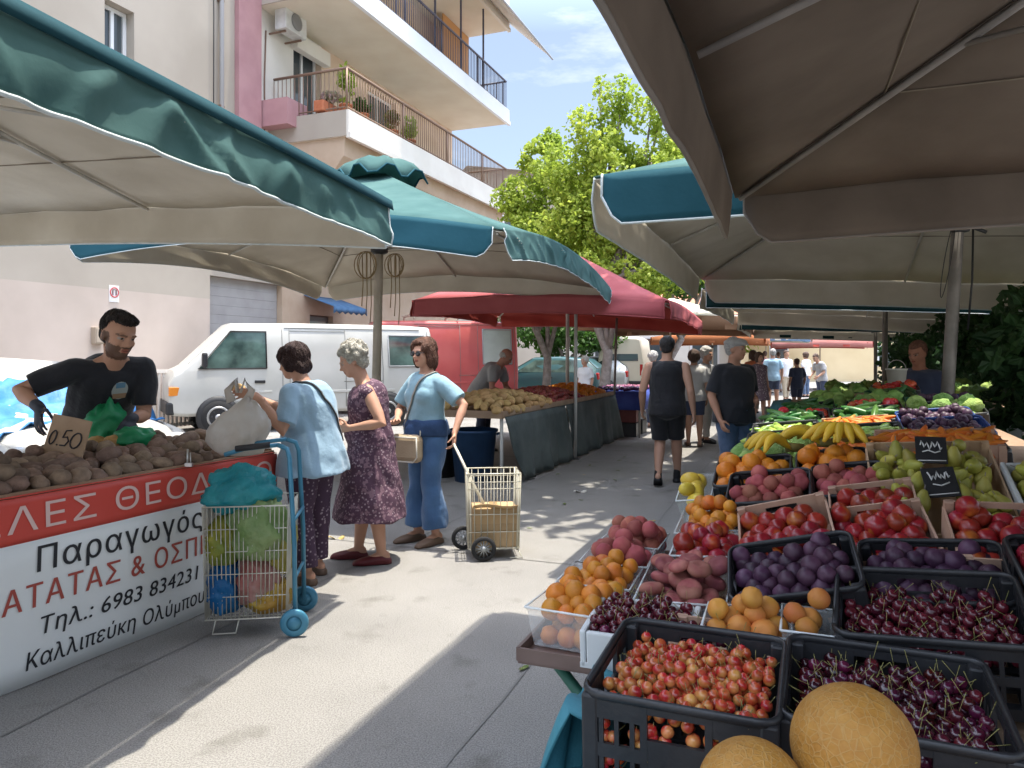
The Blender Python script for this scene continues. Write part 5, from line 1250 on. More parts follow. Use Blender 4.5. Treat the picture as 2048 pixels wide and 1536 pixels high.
# third stall with blue cloth
c3 = P(1252, 712, 14.2); c3.z = 0
st3 = thing('market_stall', 'low stall covered with a blue cloth past the second stall', 'market stall', c3, ST)
m_bluecl = M('cloth_blue', (.03, .055, .27), .7, col2=(.05, .085, .36), scale=5, bump=.3, bscale=20)
b = MB(); b.box((0, 0, .82), (.85, 1.3, .03)); b.build('table_top', m_table, st3)
b = MB(); n = 40; pts = [(-.44, -.67), (.44, -.67), (.44, .67), (-.44, .67)]
loop = [V((*[lerp(pts[k][i], pts[(k + 1) % 4][i], j / 10) for i in (0, 1)], 0)) for k in range(4) for j in range(10)]; loop.append(loop[0])
b.sheet([[p * (1 + .05 * q + .012 * math.sin(i * 1.9) * q) + V((0, 0, .845 - .33 * q)) for i, p in enumerate(loop)] for q in (0, .5, 1)], .004); b.box((0, 0, .842), (.88, 1.34, .012)); b.build('cloth', m_bluecl, st3, fix=True)
for x, y in ((-.38, -.6), (.38, -.6), (-.38, .6), (.38, .6)): b = MB(); b.tube([V((x, y, 0)), V((x, y, .81))], .018, 8); b.build('leg', m_iron_leg, st3)
m_crimson = M('crate_dark_red', (.13, .03, .03), .6, col2=(.18, .05, .045), scale=6)
for k, (y, z, mt, lab) in enumerate([(-.3, 0, m_blackplast, 'black crate on the ground under the blue cloth'), (-.3, .27, m_crimson, 'dark red crate stacked on the black one under the blue cloth'), (.3, 0, m_blackplast, 'black crate at the back under the blue cloth')]):
    t = thing('crate', lab, 'crate', c3 + rz3(ST) @ V((0, y, z)), ST); b = MB()
    for sx in (-1, 1): b.box((sx * .29, 0, .13), (.02, .4, .25)); b.box((0, sx * .2, .13), (.56, .02, .25))
    b.box((0, 0, .012), (.56, .38, .02)); b.build('body', mt, t)
EGG = lump('aubergine', (.075, .034, .034), M('aubergine', (.06, .02, .07), .2, col2=(.09, .03, .1), scale=5, rand=.3), 4, .1)
RAD = lump('beetroot', (.04, .04, .04), M('beetroot', (.22, .05, .11), .5, col2=(.34, .12, .2), scale=9, rand=.3), 5, .1)
rg = random.Random(5)
for i in range(8):
    for j in range(12):
        l = rz3(ST) @ V((-.36 + i * .1 + rg.uniform(-.02, .02), -.58 + j * .105 + rg.uniform(-.02, .02), .885 + rg.uniform(0, .02)))
        k = j > 5
        spawn('beetroot' if k else 'aubergine', RAD if k else EGG, c3 + l, (rg.uniform(-.3, .3), rg.uniform(-.3, .3), rg.uniform(0, 6)), 'pinkish beetroot on the blue cloth of the low stall' if k else 'dark aubergine on the blue cloth of the low stall', 'vegetable', 'beetroots on the blue cloth' if k else 'aubergines on the blue cloth')

# ------------------------------------------------------------------ shopping trolleys
m_trolblue = M('trolley_blue', (.05, .19, .30), .4, metal=.2, col2=(.07, .24, .36), scale=7); m_wire = M('wire_pale', (.55, .53, .46), .4, metal=.4); m_wire2 = M('wire_cream', (.56, .53, .43), .45, metal=.2)
def basket(mb, w, d, z0, z1, step, r=.0028, taper=.9, hor=None):
    pr = [(-w / 2, -d / 2), (w / 2, -d / 2), (w / 2, d / 2), (-w / 2, d / 2)]
    k = lambda z: lerp(taper, 1, (z - z0) / (z1 - z0))
    for z in hor or [lerp(z0, z1, i / 5) for i in range(6)]:
        mb.tube([V((x * k(z), y * k(z), z)) for x, y in pr + pr[:1]], r * (1.6 if z in (z0, z1) else 1), 5)
    for i in range(4):
        (x0, y0), (x1, y1) = pr[i], pr[(i + 1) % 4]; n = max(2, int(V((x1 - x0, y1 - y0)).length / step))
        for j in range(n):
            x, y = lerp(x0, x1, j / n), lerp(y0, y1, j / n); mb.tube([V((x * k(z0), y * k(z0), z0)), V((x, y, z1))], r, 4)
    for j in range(8): y = lerp(-d / 2, d / 2, j / 7) * taper; mb.tube([V((-w / 2 * taper, y, z0)), V((w / 2 * taper, y, z0))], r, 4)
tl = G(505, 1252); tl.z = 0; trz = R(8)
tr = thing('shopping_trolley', 'blue framed wire shopping trolley crammed with coloured bags beside the potato banner', 'trolley', tl, trz)
b = MB(); basket(b, .44, .36, .10, .70, .022, .0028, .94); b.build('basket', m_wire, tr)
b = MB()
for y in (-.17, .17): b.tube([V((.255, y, .08)), V((.25, y, .5)), V((.225, y, .95)), V((.21, y * .9, 1.0)), V((.16, y * .82, 1.02))], .013, 8)
b.tube([V((.16, -.14, 1.02)), V((-.02, -.13, 1.0)), V((-.12, -.12, .97))], .012, 8); b.tube([V((.16, .14, 1.02)), V((-.02, .13, 1.0))], .012, 8)
b.tube([V((.25, -.17, .3)), V((.25, .17, .3))], .01, 8); b.tube([V((.25, -.17, .62)), V((.25, .17, .62))], .01, 8); b.build('frame', m_trolblue, tr)
b = MB(); b.tube([V((.12, -.14, 1.022)), V((-.06, -.135, 1.002))], .017, 10); b.build('grip', m_black, tr)
for y in (-.2, .2):
    b = MB(); b.lathe([(.04, -.012), (.068, -.014), (.076, 0), (.068, .014), (.04, .012)], 24, 0, rx3(PI / 2), (.255, y, .076), close=False); w_ = b.build('wheel', m_trolblue, tr)
    b = MB(); b.lathe([(.01, -.014), (.042, -.008), (.042, .008), (.01, .014)], 16, 0, rx3(PI / 2), (.255, y, .076)); b.build('hub', m_trolblue, w_)
b = MB()
for y in (-.13, .13): b.tube([V((-.16, y, .1)), V((-.18, y, .012)), V((-.06, y, .012)), V((-.04, y, .1))], .005, 6)
b.build('foot', m_wire, tr)
def tb(label, off, r, mat, seed, bump=.3, fn=None): return bag('plastic_bag', label, tl + rz3(trz) @ V(off), r, mat, seed, bump, 'bags packed in the blue trolley', fn, 48, 34)
pl = lambda n, a, c, tr_=.4: M(n, a, .28, col2=c, scale=7, transl=tr_, spec=.5, bump=.7, bscale=34)
tb('turquoise plastic bag piled on top of the blue trolley', (-.05, -.02, .64), (.20, .15, .15), pl('bag_turq', (.02, .30, .36), (.05, .42, .46)), 11, .4)
tb('green leafy bag of salad in the upper middle of the blue trolley', (.04, -.06, .40), (.175, .14, .21), pl('bag_leaf', (.22, .36, .12), (.38, .48, .22)), 12, .4)
tb('yellow-green bag in the upper left of the blue trolley', (-.13, -.06, .38), (.1, .12, .15), pl('bag_lime', (.40, .38, .05), (.22, .30, .06)), 13, .4)
tb('bright blue bag in the lower left of the blue trolley', (-.12, -.06, .12), (.1, .13, .17), pl('bag_blue', (.01, .13, .36), (.02, .2, .46)), 14, .35)
tb('pinkish bag of fruit in the lower middle of the blue trolley', (.04, -.07, .16), (.12, .11, .15), pl('bag_pink', (.48, .16, .14), (.52, .34, .30)), 15, .3)
tb('yellow bag at the bottom right of the blue trolley', (.09, -.06, .11), (.13, .12, .10), pl('bag_yellow', (.58, .42, .06), (.5, .28, .05)), 16, .3)
tb('yellow bag against the blue frame of the trolley', (.15, .02, .3), (.08, .14, .2), pl('bag_yellow2', (.55, .48, .12), (.45, .40, .08)), 17, .3)
tl2 = G(985, 1108); tl2.z = 0; t2z = R(6)
tr2 = thing('shopping_trolley', 'cream wire shopping trolley with two black wheels beside the woman in blue trousers', 'trolley', tl2, t2z)
q2 = ry3(R(0)); b = MB(); basket(b, .40, .30, .075, .63, .05, .0035, .93, [.075, .2, .33, .52, .57, .63]); b.build('basket', m_wire2, tr2)
hand_w = V((-.44, 5.62, .83)); hl = rz3(-t2z) @ (hand_w - tl2)
b = MB()
for y in (-.09, .09): b.tube([V((.02, y, .22)), V((hl.x * .55, y + hl.y * .3, .22 + (hl.z - .22) * .55)), V((hl.x, hl.y + y * .6, hl.z))], .009, 8)
b.tube([V((hl.x, hl.y - .055, hl.z)), V((hl.x, hl.y + .055, hl.z))], .011, 8)
for x, y in ((-.18, -.14), (-.18, .14), (.185, -.14), (.185, .14)): b.tube([V((x * .93, y * .93, .06)), V((x, y, .63))], .007, 6)
b.build('frame', m_wire2, tr2)
for x, y in ((-.215, .15), (-.08, -.2)):
    b = MB(); b.lathe([(.062, -.012), (.085, -.014), (.092, 0), (.085, .014), (.062, .012)], 24, 0, rx3(PI / 2), (x, y, .092), close=False); w_ = b.build('wheel', m_tyre, tr2)
    b = MB()
    for k in range(6): a = PI * k / 6; b.tube([V((x - .065 * math.cos(a), y, .092 - .065 * math.sin(a))), V((x + .065 * math.cos(a), y, .092 + .065 * math.sin(a)))], .005, 5)
    b.lathe([(.02, -.016), (.02, .016)], 12, 0, rx3(PI / 2), (x, y, .092)); b.build('spokes', M('steel_grey', (.35, .37, .38), .4, metal=.5), w_)
b = MB(); b.tube([V((.17, -.13, .08)), V((.21, -.15, .008)), V((.12, -.15, .008))], .006, 6); b.tube([V((.17, .13, .08)), V((.21, .15, .008))], .006, 6); b.build('foot', m_wire2, tr2)
t = thing('cardboard_box', 'brown cardboard box standing in the cream wire trolley', 'box', tl2 + V((0, 0, .082)), t2z)
b = MB(); b.box((0.01, 0, .145), (.33, .25, .29), None, 0, .006); b.build('carton', M('carton', (.42, .28, .14), .8, col2=(.48, .33, .18), scale=3, bump=.1), t)
b = MB(); b.box((.01, -.1268, .15), (.331, .002, .05)); b.box((.01, 0, .2908), (.06, .25, .002)); b.build('tape', M('tape', (.36, .24, .12), .3), t)
b = MB(); b.sheet([[V((lerp(-.155, .175, j / 6), -.125 - .05 * k, .29 + .035 * k + .01 * math.sin(j))) for j in range(7)] for k in (0, 1)], .003); b.build('flap', M('carton', (.42, .28, .14), .8), t)
# litter: dry leaves on the lit ground
for i, (px, py, lab) in enumerate([(672, 1078, 'dry yellow leaf on the sunlit ground by the red shoes'), (1160, 985, 'pale scrap of paper on the ground before the second stall')]):
    t = thing('scrap', lab, 'litter', G(px, py) + V((0, 0, .004))); b = MB(); n = 9
    b.sheet([[V((lerp(-.07, .07, j / 5), lerp(-.028, .028, k / 2) * math.sin(PI * (j + .6) / 6.2), .004 + .018 * math.sin(j * 1.3 + k))) for j in range(6)] for k in range(3)], .0015); b.build('leaf', [M('dryleaf', (.45, .33, .12), .8), M('paper', (.7, .66, .6), .8)][i], t)

m_scrap = M('leaf_scrap', (.10, .17, .04), .7, col2=(.22, .2, .08), scale=30)
rg = random.Random(77); LS = []
for k in range(3):
    b = MB(); b.sheet([[V((lerp(-.035, .035, j / 4), lerp(-.016, .016, i / 2) * math.sin(PI * (j + .6) / 5.2), .003 + .008 * abs(math.sin(j * 1.7 + i + k)))) for j in range(5)] for i in range(3)], .001); me = b.mesh('leaf_scrap'); me.materials.append([m_scrap, M('dryleaf', (.45, .33, .12), .8), m_scrap][k]); LS.append(me)
for k in range(34):
    a, w = (rg.uniform(2.2, 9), rg.uniform(-1.25, -.5)) if k % 3 else (rg.uniform(5, 11), rg.uniform(-3.0, -2.0))
    spawn('leaf_scrap', rg.choice(LS), S(a, w, .002), (0, 0, rg.uniform(0, 6)), 'small trodden leaf scrap lying on the street between the stalls', 'leaf scrap', 'leaf scraps on the street', rg.uniform(.5, 1.1))
# ------------------------------------------------------------------ the people of the market
def face_rz(fx, fy): return math.atan2(fy, fx) - PI / 2
def ik(sh, wr, h, pole, l1=.168, l2=.152):
    sh, wr, pole = V(sh), V(wr), V(pole); d = wr - sh; D = d.length; l1 *= 1.0; l2 *= 1.0
    if D > (l1 + l2) * .995: wr = sh + d.normalized() * (l1 + l2) * .995; d = wr - sh; D = d.length
    a = (l1 * l1 - l2 * l2 + D * D) / (2 * D); hh = math.sqrt(max(0, l1 * l1 - a * a)); n = d / D
    p = pole - n * pole.dot(n); p.normalize()
    return tuple(sh + n * a + p * hh), tuple(wr)
def to_loc(loc, rz, h, w): p = rz3(-rz) @ (V(w) - V(loc)); return p / h
def cotton(n, c1, c2, sc=5, bump=.15): return M(n, c1, .85, col2=c2, scale=sc, bump=max(bump, .5), bscale=13, sheen=.2)
m_tee = cotton('tee_navyblack', (.012, .013, .018), (.018, .02, .027)); m_blouse = cotton('shirt_lightblue', (.25, .38, .50), (.29, .43, .55)); m_teal = cotton('blouse_teal', (.19, .33, .40), (.24, .39, .46))
m_bluetr = cotton('trousers_blue', (.04, .10, .22), (.06, .14, .29)); m_jeans = cotton('jeans', (.06, .10, .18), (.10, .15, .25), 9); m_blk = cotton('cloth_black', (.009, .009, .012), (.015, .015, .019))
m_shoeblk = M('shoe_black', (.012, .012, .014), .6); m_shoered = M('shoe_red', (.11, .012, .016), .5); m_shoebrn = M('shoe_brown', (.12, .075, .05), .6)
m_floral = M('floral_purple', (.30, .24, .28), .85, col2=(.055, .028, .055), scale=38, kind='voronoi', contrast=(.16, .34), bump=.1)
def second_spots(m, col, sc):
    nt = m.node_tree; N = nt.nodes; L = nt.links; b = N['Principled BSDF']; old = b.inputs['Base Color'].links[0].from_socket
    tc = N.new('ShaderNodeTexCoord'); v = N.new('ShaderNodeTexNoise'); v.inputs['Scale'].default_value = sc; v.inputs['Detail'].default_value = 3; r = N.new('ShaderNodeValToRGB'); r.color_ramp.elements[0].position = .55; r.color_ramp.elements[1].position = .6; r.color_ramp.elements[0].color = (0, 0, 0, 1); r.color_ramp.elements[1].color = (1, 1, 1, 1)
    mx = N.new('ShaderNodeMixRGB'); mx.inputs[2].default_value = (*col, 1); L.new(tc.outputs['Object'], v.inputs['Vector']); L.new(v.outputs['Fac'], r.inputs['Fac']); L.new(r.outputs['Color'], mx.inputs[0]); L.new(old, mx.inputs[1]); L.new(mx.outputs[0], b.inputs['Base Color'])
m_floral2 = M('floral_dress', (.34, .25, .28), .85, col2=(.075, .035, .06), scale=42, kind='voronoi', contrast=(.14, .36), bump=.1); second_spots(m_floral2, (.19, .11, .14), 30)
SKF = (.50, .27, .18); SKT = (.47, .255, .17)
def cross_strap(root, pts, r, mat, name='strap', parent=None):
    b = MB(); b.tube(pts, [(r * 2.2, r * .8)] * len(pts), 6); return b.build(name, mat, parent or root)

# --- the vendor leaning over the potatoes
h = 1.9; loc = V((-2.77, 4.97, 0)); rz = face_rz(.72, -.69)
sR, sL = (.108, .115, .742), (-.108, .125, .748)
wR = to_loc(loc, rz, h, P(78, 815, 4.35)); wL = to_loc(loc, rz, h, P(262, 838, 4.62))
eR, wR = ik(sR, wR, h, (.6, -.55, -.1)); eL, wL = ik(sL, wL, h, (-.35, -.5, -.7))
vd, q, HP = make_person('bearded man in a black t-shirt leaning over the potatoes behind the banner', loc, rz, h, dict(pel=(0, -.04, .53), waist=(0, .01, .61), chest=(0, .075, .695), col=(0, .13, .765), neck=(.0, .158, .797), head=(.0, .19, .858),
    shL=sL, shR=sR, elR=eR, wrR=wR, elL=eL, wrL=wL, hipL=(-.052, -.04, .515), hipR=(.052, -.04, .515), kneeL=(-.055, -.02, .285), kneeR=(.055, -.02, .285), ankL=(-.07, -.06, .046), ankR=(.07, -.06, .046),
    handR=(.15, .5, -.8), handL=(.5, .7, -.5), nR=(-.6, .2, -.6), nL=(.4, -.2, -.8), curlR=.3, curlL=.5, pitch=-.30, yaw=.22, roll=-.06, big=1.09), 1.02, skin=SKT, vox=.0072,
    top=dict(mat=m_tee, sleeve=.40, inf=.014, loose=.012, sflare=.012, fold=.009), bottom=dict(kind='trousers', mat=m_jeans), shoes=dict(mat=m_shoeblk), hair=dict(kind='quiff', col=(.012, .007, .006), t=.01, strands=500), beard=(.022, .013, .01))
for sd, dd, nn, cu in (('R', (.15, .5, -.8), (-.6, .2, -.6), .3), ('L', (.5, .7, -.5), (.4, -.2, -.8), .5)):
    b = MB(); f_, n_, s_ = frame_from(dd, nn); side = 1 if s_.dot(V((0, 1, .3))) > 0 else -1
    hand(b, q['wr' + sd], dd, nn, side, h * 1.03, cu, vox=.0095); d = (q['wr' + sd] - q['el' + sd]).normalized(); b.limb([q['wr' + sd] - d * .05, q['wr' + sd] + d * .02], [.036, .033], 12)
    put('glove', fuse(b, 'glove', .0075, 2), M('glove_navy', (.025, .03, .045), .6), vd)
# chest print: a pale jar-like badge on the shirt
ch = q['chest']; fwd = V((0, .93, -.36)).normalized()
c = ch.lerp(q['waist'], .12) + V((0, .155, -.02)); 
b = MB(); 
def badge(pts, z, mi): b.add([c + V((-.03 + x, 0, 0)) + V((0, -.31, -.95)) * -y * 1.0 + fwd * z for x, y in pts], [list(range(len(pts)))], mi)
n = 20; badge([(.052 * math.cos(2 * PI * i / n), .062 * math.sin(2 * PI * i / n)) for i in range(n)], .0, 0); badge([(-.03, .02), (.03, .02), (.03, .055), (-.03, .055)], .003, 1); badge([(-.04, -.055), (.04, -.055), (.045, -.02), (-.045, -.02)], .003, 2)
b.build('shirt_print', [M('print_pale', (.38, .42, .40), .8), M('print_blue', (.12, .25, .36), .8), M('print_tan', (.34, .22, .13), .8)], vd)
bd_me = vd.children[-1].data
# push the print onto the shirt surface
shirt = [o for o in vd.children if o.name.startswith('shirt')][0]
from mathutils.bvhtree import BVHTree
def drape(ob, target, d, off=.003):
    """lays a thin printed patch on a garment; d is the outward direction"""
    bv = BVHTree.FromPolygons([v.co for v in target.data.vertices], [p.vertices[:] for p in target.data.polygons]); d = V(d).normalized()
    bm = bmesh.new(); bm.from_mesh(ob.data); bmesh.ops.triangulate(bm, faces=bm.faces[:]); bmesh.ops.subdivide_edges(bm, edges=bm.edges[:], cuts=3, use_grid_fill=True); bm.to_mesh(ob.data); bm.free()
    for v in ob.data.vertices:
        hit = bv.ray_cast(v.co + d * .4, -d)
        lift = (v.co - c).dot(d)
        if hit[0]: v.co = hit[0] + d * (off + max(0, lift))
drape(vd.children[-1] if vd.children[-1].name.startswith('shirt_print') else [o for o in vd.children if o.name.startswith('shirt_print')][0], [o for o in vd.children if o.name == 'shirt' or o.name.startswith('shirt.')][0], fwd)

# --- woman in the light blue shirt
h = 1.62; loc = G(622, 1158); rz = face_rz(-.93, .36)
sL, sR = (-.104, .018, .778), (.104, .03, .778)
wL = to_loc(loc, rz, h, P(522, 800, 4.72)); wR = to_loc(loc, rz, h, P(505, 792, 5.02))
eL, wL = ik(sL, wL, h, (-.35, -.3, -1)); eR, wR = ik(sR, wR, h, (.35, -.3, -1))
w1, q, HP = make_person('dark haired woman in a light blue shirt holding a potato at the stall', loc, rz, h, dict(pel=(0, -.01, .53), waist=(0, .0, .615), chest=(0, .008, .715), col=(0, .032, .80), neck=(0, .052, .835), head=(0, .092, .9),
    shL=sL, shR=sR, elL=eL, wrL=wL, elR=eR, wrR=wR, nL=(.7, 0, -.6), nR=(-.8, 0, -.4), curlL=.55, curlR=.65, pitch=-.26, yaw=.1, handL=(.15, .9, .25), handR=(-.1, .9, .2), ankL=(-.07, -.03, .046), ankR=(.07, .02, .046), kneeL=(-.062, .0, .285), kneeR=(.062, .01, .285)), 1.22, 1.18, bust=1.05, belly=.75, sex='f', skin=SKF, vox=.0075,
    top=dict(mat=m_blouse, sleeve=.42, hem=.445, inf=.014, loose=.014, sflare=.014, flare=.008, fold=.010), bottom=dict(kind='trousers', mat=m_floral, to=.95, inf=.016, wide=.052), shoes=dict(mat=m_shoebrn), hair=dict(kind='bob', col=(.032, .013, .011), t=.010, rough=.006, strands=900))
sh = [o for o in w1.children if o.name.startswith('shirt')][0]
def strap_on(root, garment, pts, r, mat, off=.006):
    bv = BVHTree.FromPolygons([v.co for v in garment.data.vertices], [p.vertices[:] for p in garment.data.polygons]); out = []
    for i in range(len(pts) - 1):
        for k in range(8):
            p = V(pts[i]).lerp(V(pts[i + 1]), k / 8); hit = bv.find_nearest(p); n = hit[1]
            out.append(hit[0] + n * off)
    return cross_strap(root, out, r, mat)
strap_on(w1, sh, [V((-.05, .1, .8)) * h, V((-.055, .0, .84)) * h, V((-.02, -.1, .76)) * h, V((.06, -.14, .66)) * h, V((.14, -.08, .56)) * h], .006, m_blk)
pot_in = wp(w1, q['wrR'] + V((0, .075 * h, .03 * h)))
spawn('potato', POT2[0], pot_in, (.3, .2, .5), 'potato held up in the hand of the woman in light blue', 'potato', None)
# --- grey haired woman in the floral dress
h = 1.62; loc = G(742, 1122); rz = face_rz(-.98, -.12)
sL, sR = (-.10, .01, .772), (.10, .03, .772)
wL = to_loc(loc, rz, h, P(700, 856, 5.2)); wR = to_loc(loc, rz, h, P(688, 850, 5.5))
eL, wL = ik(sL, wL, h, (-.5, -.7, -.6)); eR, wR = ik(sR, wR, h, (.5, -.6, -.6))
w2, q, HP = make_person('grey haired woman in a purple floral sleeveless dress looking into her purse', loc, rz, h, dict(col=(0, .028, .795), neck=(0, .045, .832), head=(0, .082, .902), chest=(0, .01, .712), shL=sL, shR=sR, elL=eL, wrL=wL, elR=eR, wrR=wR, nL=(.8, 0, .3), nR=(-.8, 0, .3), curlL=.6, curlR=.6, handL=(.2, .95, -.05), handR=(-.15, .95, -.05), pitch=-.42, ankL=(-.05, -.05, .046), ankR=(.05, .06, .046), kneeL=(-.05, -.02, .285), kneeR=(.05, .03, .285)), 1.16, 1.14, bust=1.1, belly=.5, sex='f', skin=SKT, vox=.0075,
    bottom=dict(kind='dress', mat=m_floral2, hem=.205, flare=.062, inf=.013, fold=.012), shoes=dict(mat=m_shoered, h=.045), hair=dict(kind='curly', col=(.34, .32, .27), t=.002, rough=.006, strands=800), glasses=None)
pl_ = wp(w2, (q['wrL'] + q['wrR']) / 2 + V((0, .085 * h, -.01)))
t = thing('purse', 'small open brown purse in the hands of the grey haired woman', 'purse', pl_, rz); b = MB(); b.ell((0, 0, 0), (.075, .045, .055), None, 0, 18, 12); b.build('pouch', M('purse_tan', (.26, .17, .09), .6, col2=(.10, .06, .04), scale=20), t); b = MB(); b.tube([V((.07 * math.cos(PI * i / 8), 0, .035 + .02 * math.sin(PI * i / 8))) for i in range(9)], .005, 6); b.build('clasp', M('brass', (.5, .36, .14), .3, metal=.8), t)
# --- woman with sunglasses and trolley
h = 1.66; loc = G(853, 1084); rz = face_rz(-.72, -.69)
sL, sR = (-.097, -.005, .782), (.097, -.005, .782)
wL = to_loc(loc, rz, h, hand_w + V((.0, .03, .078))); wR = (.06, .13, .60)
eL, wL = ik(sL, wL, h, (-.6, -.8, 0)); eR, wR = ik(sR, wR, h, (.9, -.4, -.3))
w3, q, HP = make_person('woman in a teal blouse and wide blue trousers with sunglasses holding the cream trolley', loc, rz, h, dict(shL=sL, shR=sR, elL=eL, wrL=wL, elR=eR, wrR=wR, nL=(.3, .6, -.2), nR=(-.5, .5, 0), curlL=.9, curlR=.6, handL=(-.25, .25, -.9), pitch=-.05, yaw=.15, ankL=(-.06, -.01, .046), ankR=(.06, .01, .046)), .98, 1.05, bust=1.05, sex='f', skin=SKF, vox=.008,
    top=dict(mat=m_teal, sleeve=.40, hem=.545, **{'from': 3}, inf=.014, loose=.012, sflare=.02, fold=.009), bottom=dict(kind='trousers', mat=m_bluetr, to=.93, inf=.014, wide=.066, flare=.012, fold=.012), shoes=dict(mat=m_shoebrn), hair=dict(kind='long', col=(.085, .034, .018), t=.004, strands=900), glasses=True)
sh = [o for o in w3.children if o.name.startswith('shirt')][0]
wa = q['pel'] + V((0, 0, .012 * h))
b = MB(); b.tube([wa + V((0, .0, -.035)), wa, wa + V((0, .005, .06)), wa + V((0, .005, .095))], [(.125 * h, .098 * h), (.127 * h, .1 * h), (.124 * h, .098 * h), (.115 * h, .09 * h)], 24); b.limb([wa + V((.01, .165, .03)), wa + V((.04, .19, -.12)), wa + V((.03, .18, -.2))], [.03, .035, .02], 10); b.limb([wa + V((-.02, .165, .03)), wa + V((-.05, .18, -.1))], [.03, .03], 10)
put('tied_sweater', fuse(b, 'tied_sweater', .01, 3, .008, 14), M('sweater_navy', (.018, .045, .11), .9, col2=(.03, .065, .15), scale=9, bump=.2), w3)
strap_on(w3, sh, [V((-.06, -.02, .83)) * h, V((-.04, .1, .79)) * h, V((.0, .12, .70)) * h, V((.04, .1, .62)) * h, V((.07, .07, .54)) * h], .008, M('strap_grey', (.25, .24, .21), .7))
bw = wp(w3, V((.0, .2, .49 * h - .04))); t = thing('shoulder_bag', 'beige shoulder bag with pale piping hanging before the woman in wide blue trousers', 'bag', bw, rz + R(20))
b = MB(); b.box((0, 0, 0), (.29, .1, .22), None, 0, .045); b.build('pouch', M('bag_beige', (.33, .25, .16), .6, col2=(.38, .30, .2), scale=5, bump=.2), t)
b = MB(); b.tube([V((x, .052, z)) for x, z in ((-.13, .09), (-.135, -.06), (-.1, -.1), (.1, -.1), (.135, -.06), (.13, .09), (-.13, .09))], .006, 6); b.tube([V((-.13, 0, .1)), V((-.1, -.06, .22)), V((-.05, -.1, .34))], .006, 6); b.build('piping', M('bag_pale', (.5, .48, .42), .6), t)
# --- man walking away
h = 1.74; loc = G(1334, 970); rz = face_rz(.30, .95)
make_person('man in a black tank top and shorts walking away up the lane', loc, rz, h, dict(elL=(-.158, -.03, .63), wrL=(-.172, .06, .495), elR=(.158, -.05, .63), wrR=(.176, -.03, .485), kneeL=(-.05, .035, .285), ankL=(-.05, -.085, .072), liftL=.45, kneeR=(.055, .085, .292), ankR=(.058, .135, .048), hipR=(.052, .01, .515), toeL=.1, toeR=-.3, curlL=.6, curlR=.6, shL=(-.118, -.005, .79), shR=(.118, -.005, .79), pitch=-.05), 1.1, skin=(.46, .26, .18), vox=.0085,
    top=dict(mat=m_blk, sleeve=0, hem=.47, inf=.012, loose=.012, name='tank_top'), bottom=dict(kind='shorts', mat=m_blk, to=.46, inf=.02, wide=.066, fold=.006), shoes=dict(mat=m_shoeblk, h=.075), hair=dict(kind='short', col=(.012, .01, .01)), hat=dict(kind='cap', mat=m_blk))
# --- man with the grey cap
h = 1.71; loc = P(1468, 712, 7.8); loc.z = 0; rz = face_rz(.35, -.94)
make_person('man in a grey flat cap black t-shirt and jeans standing beyond the fruit stall', loc, rz, h, dict(elR=(.15, -.02, .63), wrR=(.15, .07, .49), elL=(-.16, -.04, .635), wrL=(-.08, .11, .60), yaw=.55, curlR=.5), 1.16, belly=.6, skin=(.46, .24, .16), vox=.0095,
    top=dict(mat=m_tee, sleeve=.42, hem=.47, inf=.016, loose=.016, sflare=.016), bottom=dict(kind='trousers', mat=m_jeans, inf=.014, wide=.05), shoes=dict(mat=m_shoebrn), hair=dict(kind='short', col=(.3, .29, .28)), hat=dict(kind='flat', mat=cotton('cap_grey', (.32, .31, .3), (.38, .37, .36), 20)))
# --- others
m_grey = cotton('cloth_grey', (.30, .30, .31), (.36, .36, .37)); m_lgrey = cotton('cloth_palegrey', (.48, .47, .46), (.55, .54, .53)); m_whitecl = cotton('cloth_white', (.66, .66, .68), (.7, .7, .72)); m_sky = cotton('cloth_sky', (.28, .45, .58), (.33, .5, .62)); m_wine = cotton('cloth_wine', (.25, .07, .08), (.3, .1, .1)); m_navy = cotton('cloth_navy', (.03, .04, .08), (.045, .06, .11)); m_khaki = cotton('cloth_khaki', (.36, .30, .22), (.42, .36, .27)); m_pat = M('cloth_pattern', (.42, .38, .36), .85, col2=(.12, .08, .1), scale=30, kind='voronoi', contrast=(.15, .4)); m_orangecl = cotton('cloth_orange', (.5, .14, .06), (.55, .18, .08))
h = 1.78; loc = V((-.46, 11.6, 0)); rz = face_rz(.93, -.36); sR, sL = (.104, .14, .73), (-.104, .14, .73)
eR, wR = ik(sR, (.07, .26, .5), h, (.6, -.6, 0)); eL, wL = ik(sL, (-.07, .27, .5), h, (-.6, -.6, 0))
make_person('grey haired vendor in a grey t-shirt bending over the yellow potatoes by the red van', loc, rz, h, dict(pel=(0, -.04, .53), waist=(0, .01, .605), chest=(0, .075, .69), col=(0, .15, .755), neck=(0, .18, .785), head=(0, .225, .835), shL=sL, shR=sR, elL=eL, wrL=wL, elR=eR, wrR=wR, pitch=-.6), 1.05, skin=(.42, .2, .14), vox=.011, top=dict(mat=m_grey, sleeve=.35, hem=.46), bottom=dict(kind='trousers', mat=m_navy), shoes=dict(mat=m_shoeblk), hair=dict(kind='fringe', col=(.35, .33, .31)))
loc = P(1838, 712, 7.4); loc.z = 0; rz = face_rz(-.85, -.5)
make_person('stall keeper in a dark t-shirt standing in shadow behind the green crates', loc, rz, 1.66, dict(elR=(.15, -.02, .63), wrR=(.13, .08, .5), pitch=-.25), 1.1, skin=(.40, .18, .11), vox=.0105, top=dict(mat=m_navy, sleeve=.40, hem=.47), bottom=dict(kind='trousers', mat=m_jeans), shoes=dict(mat=m_shoeblk), hair=dict(kind='short', col=(.12, .05, .03)))
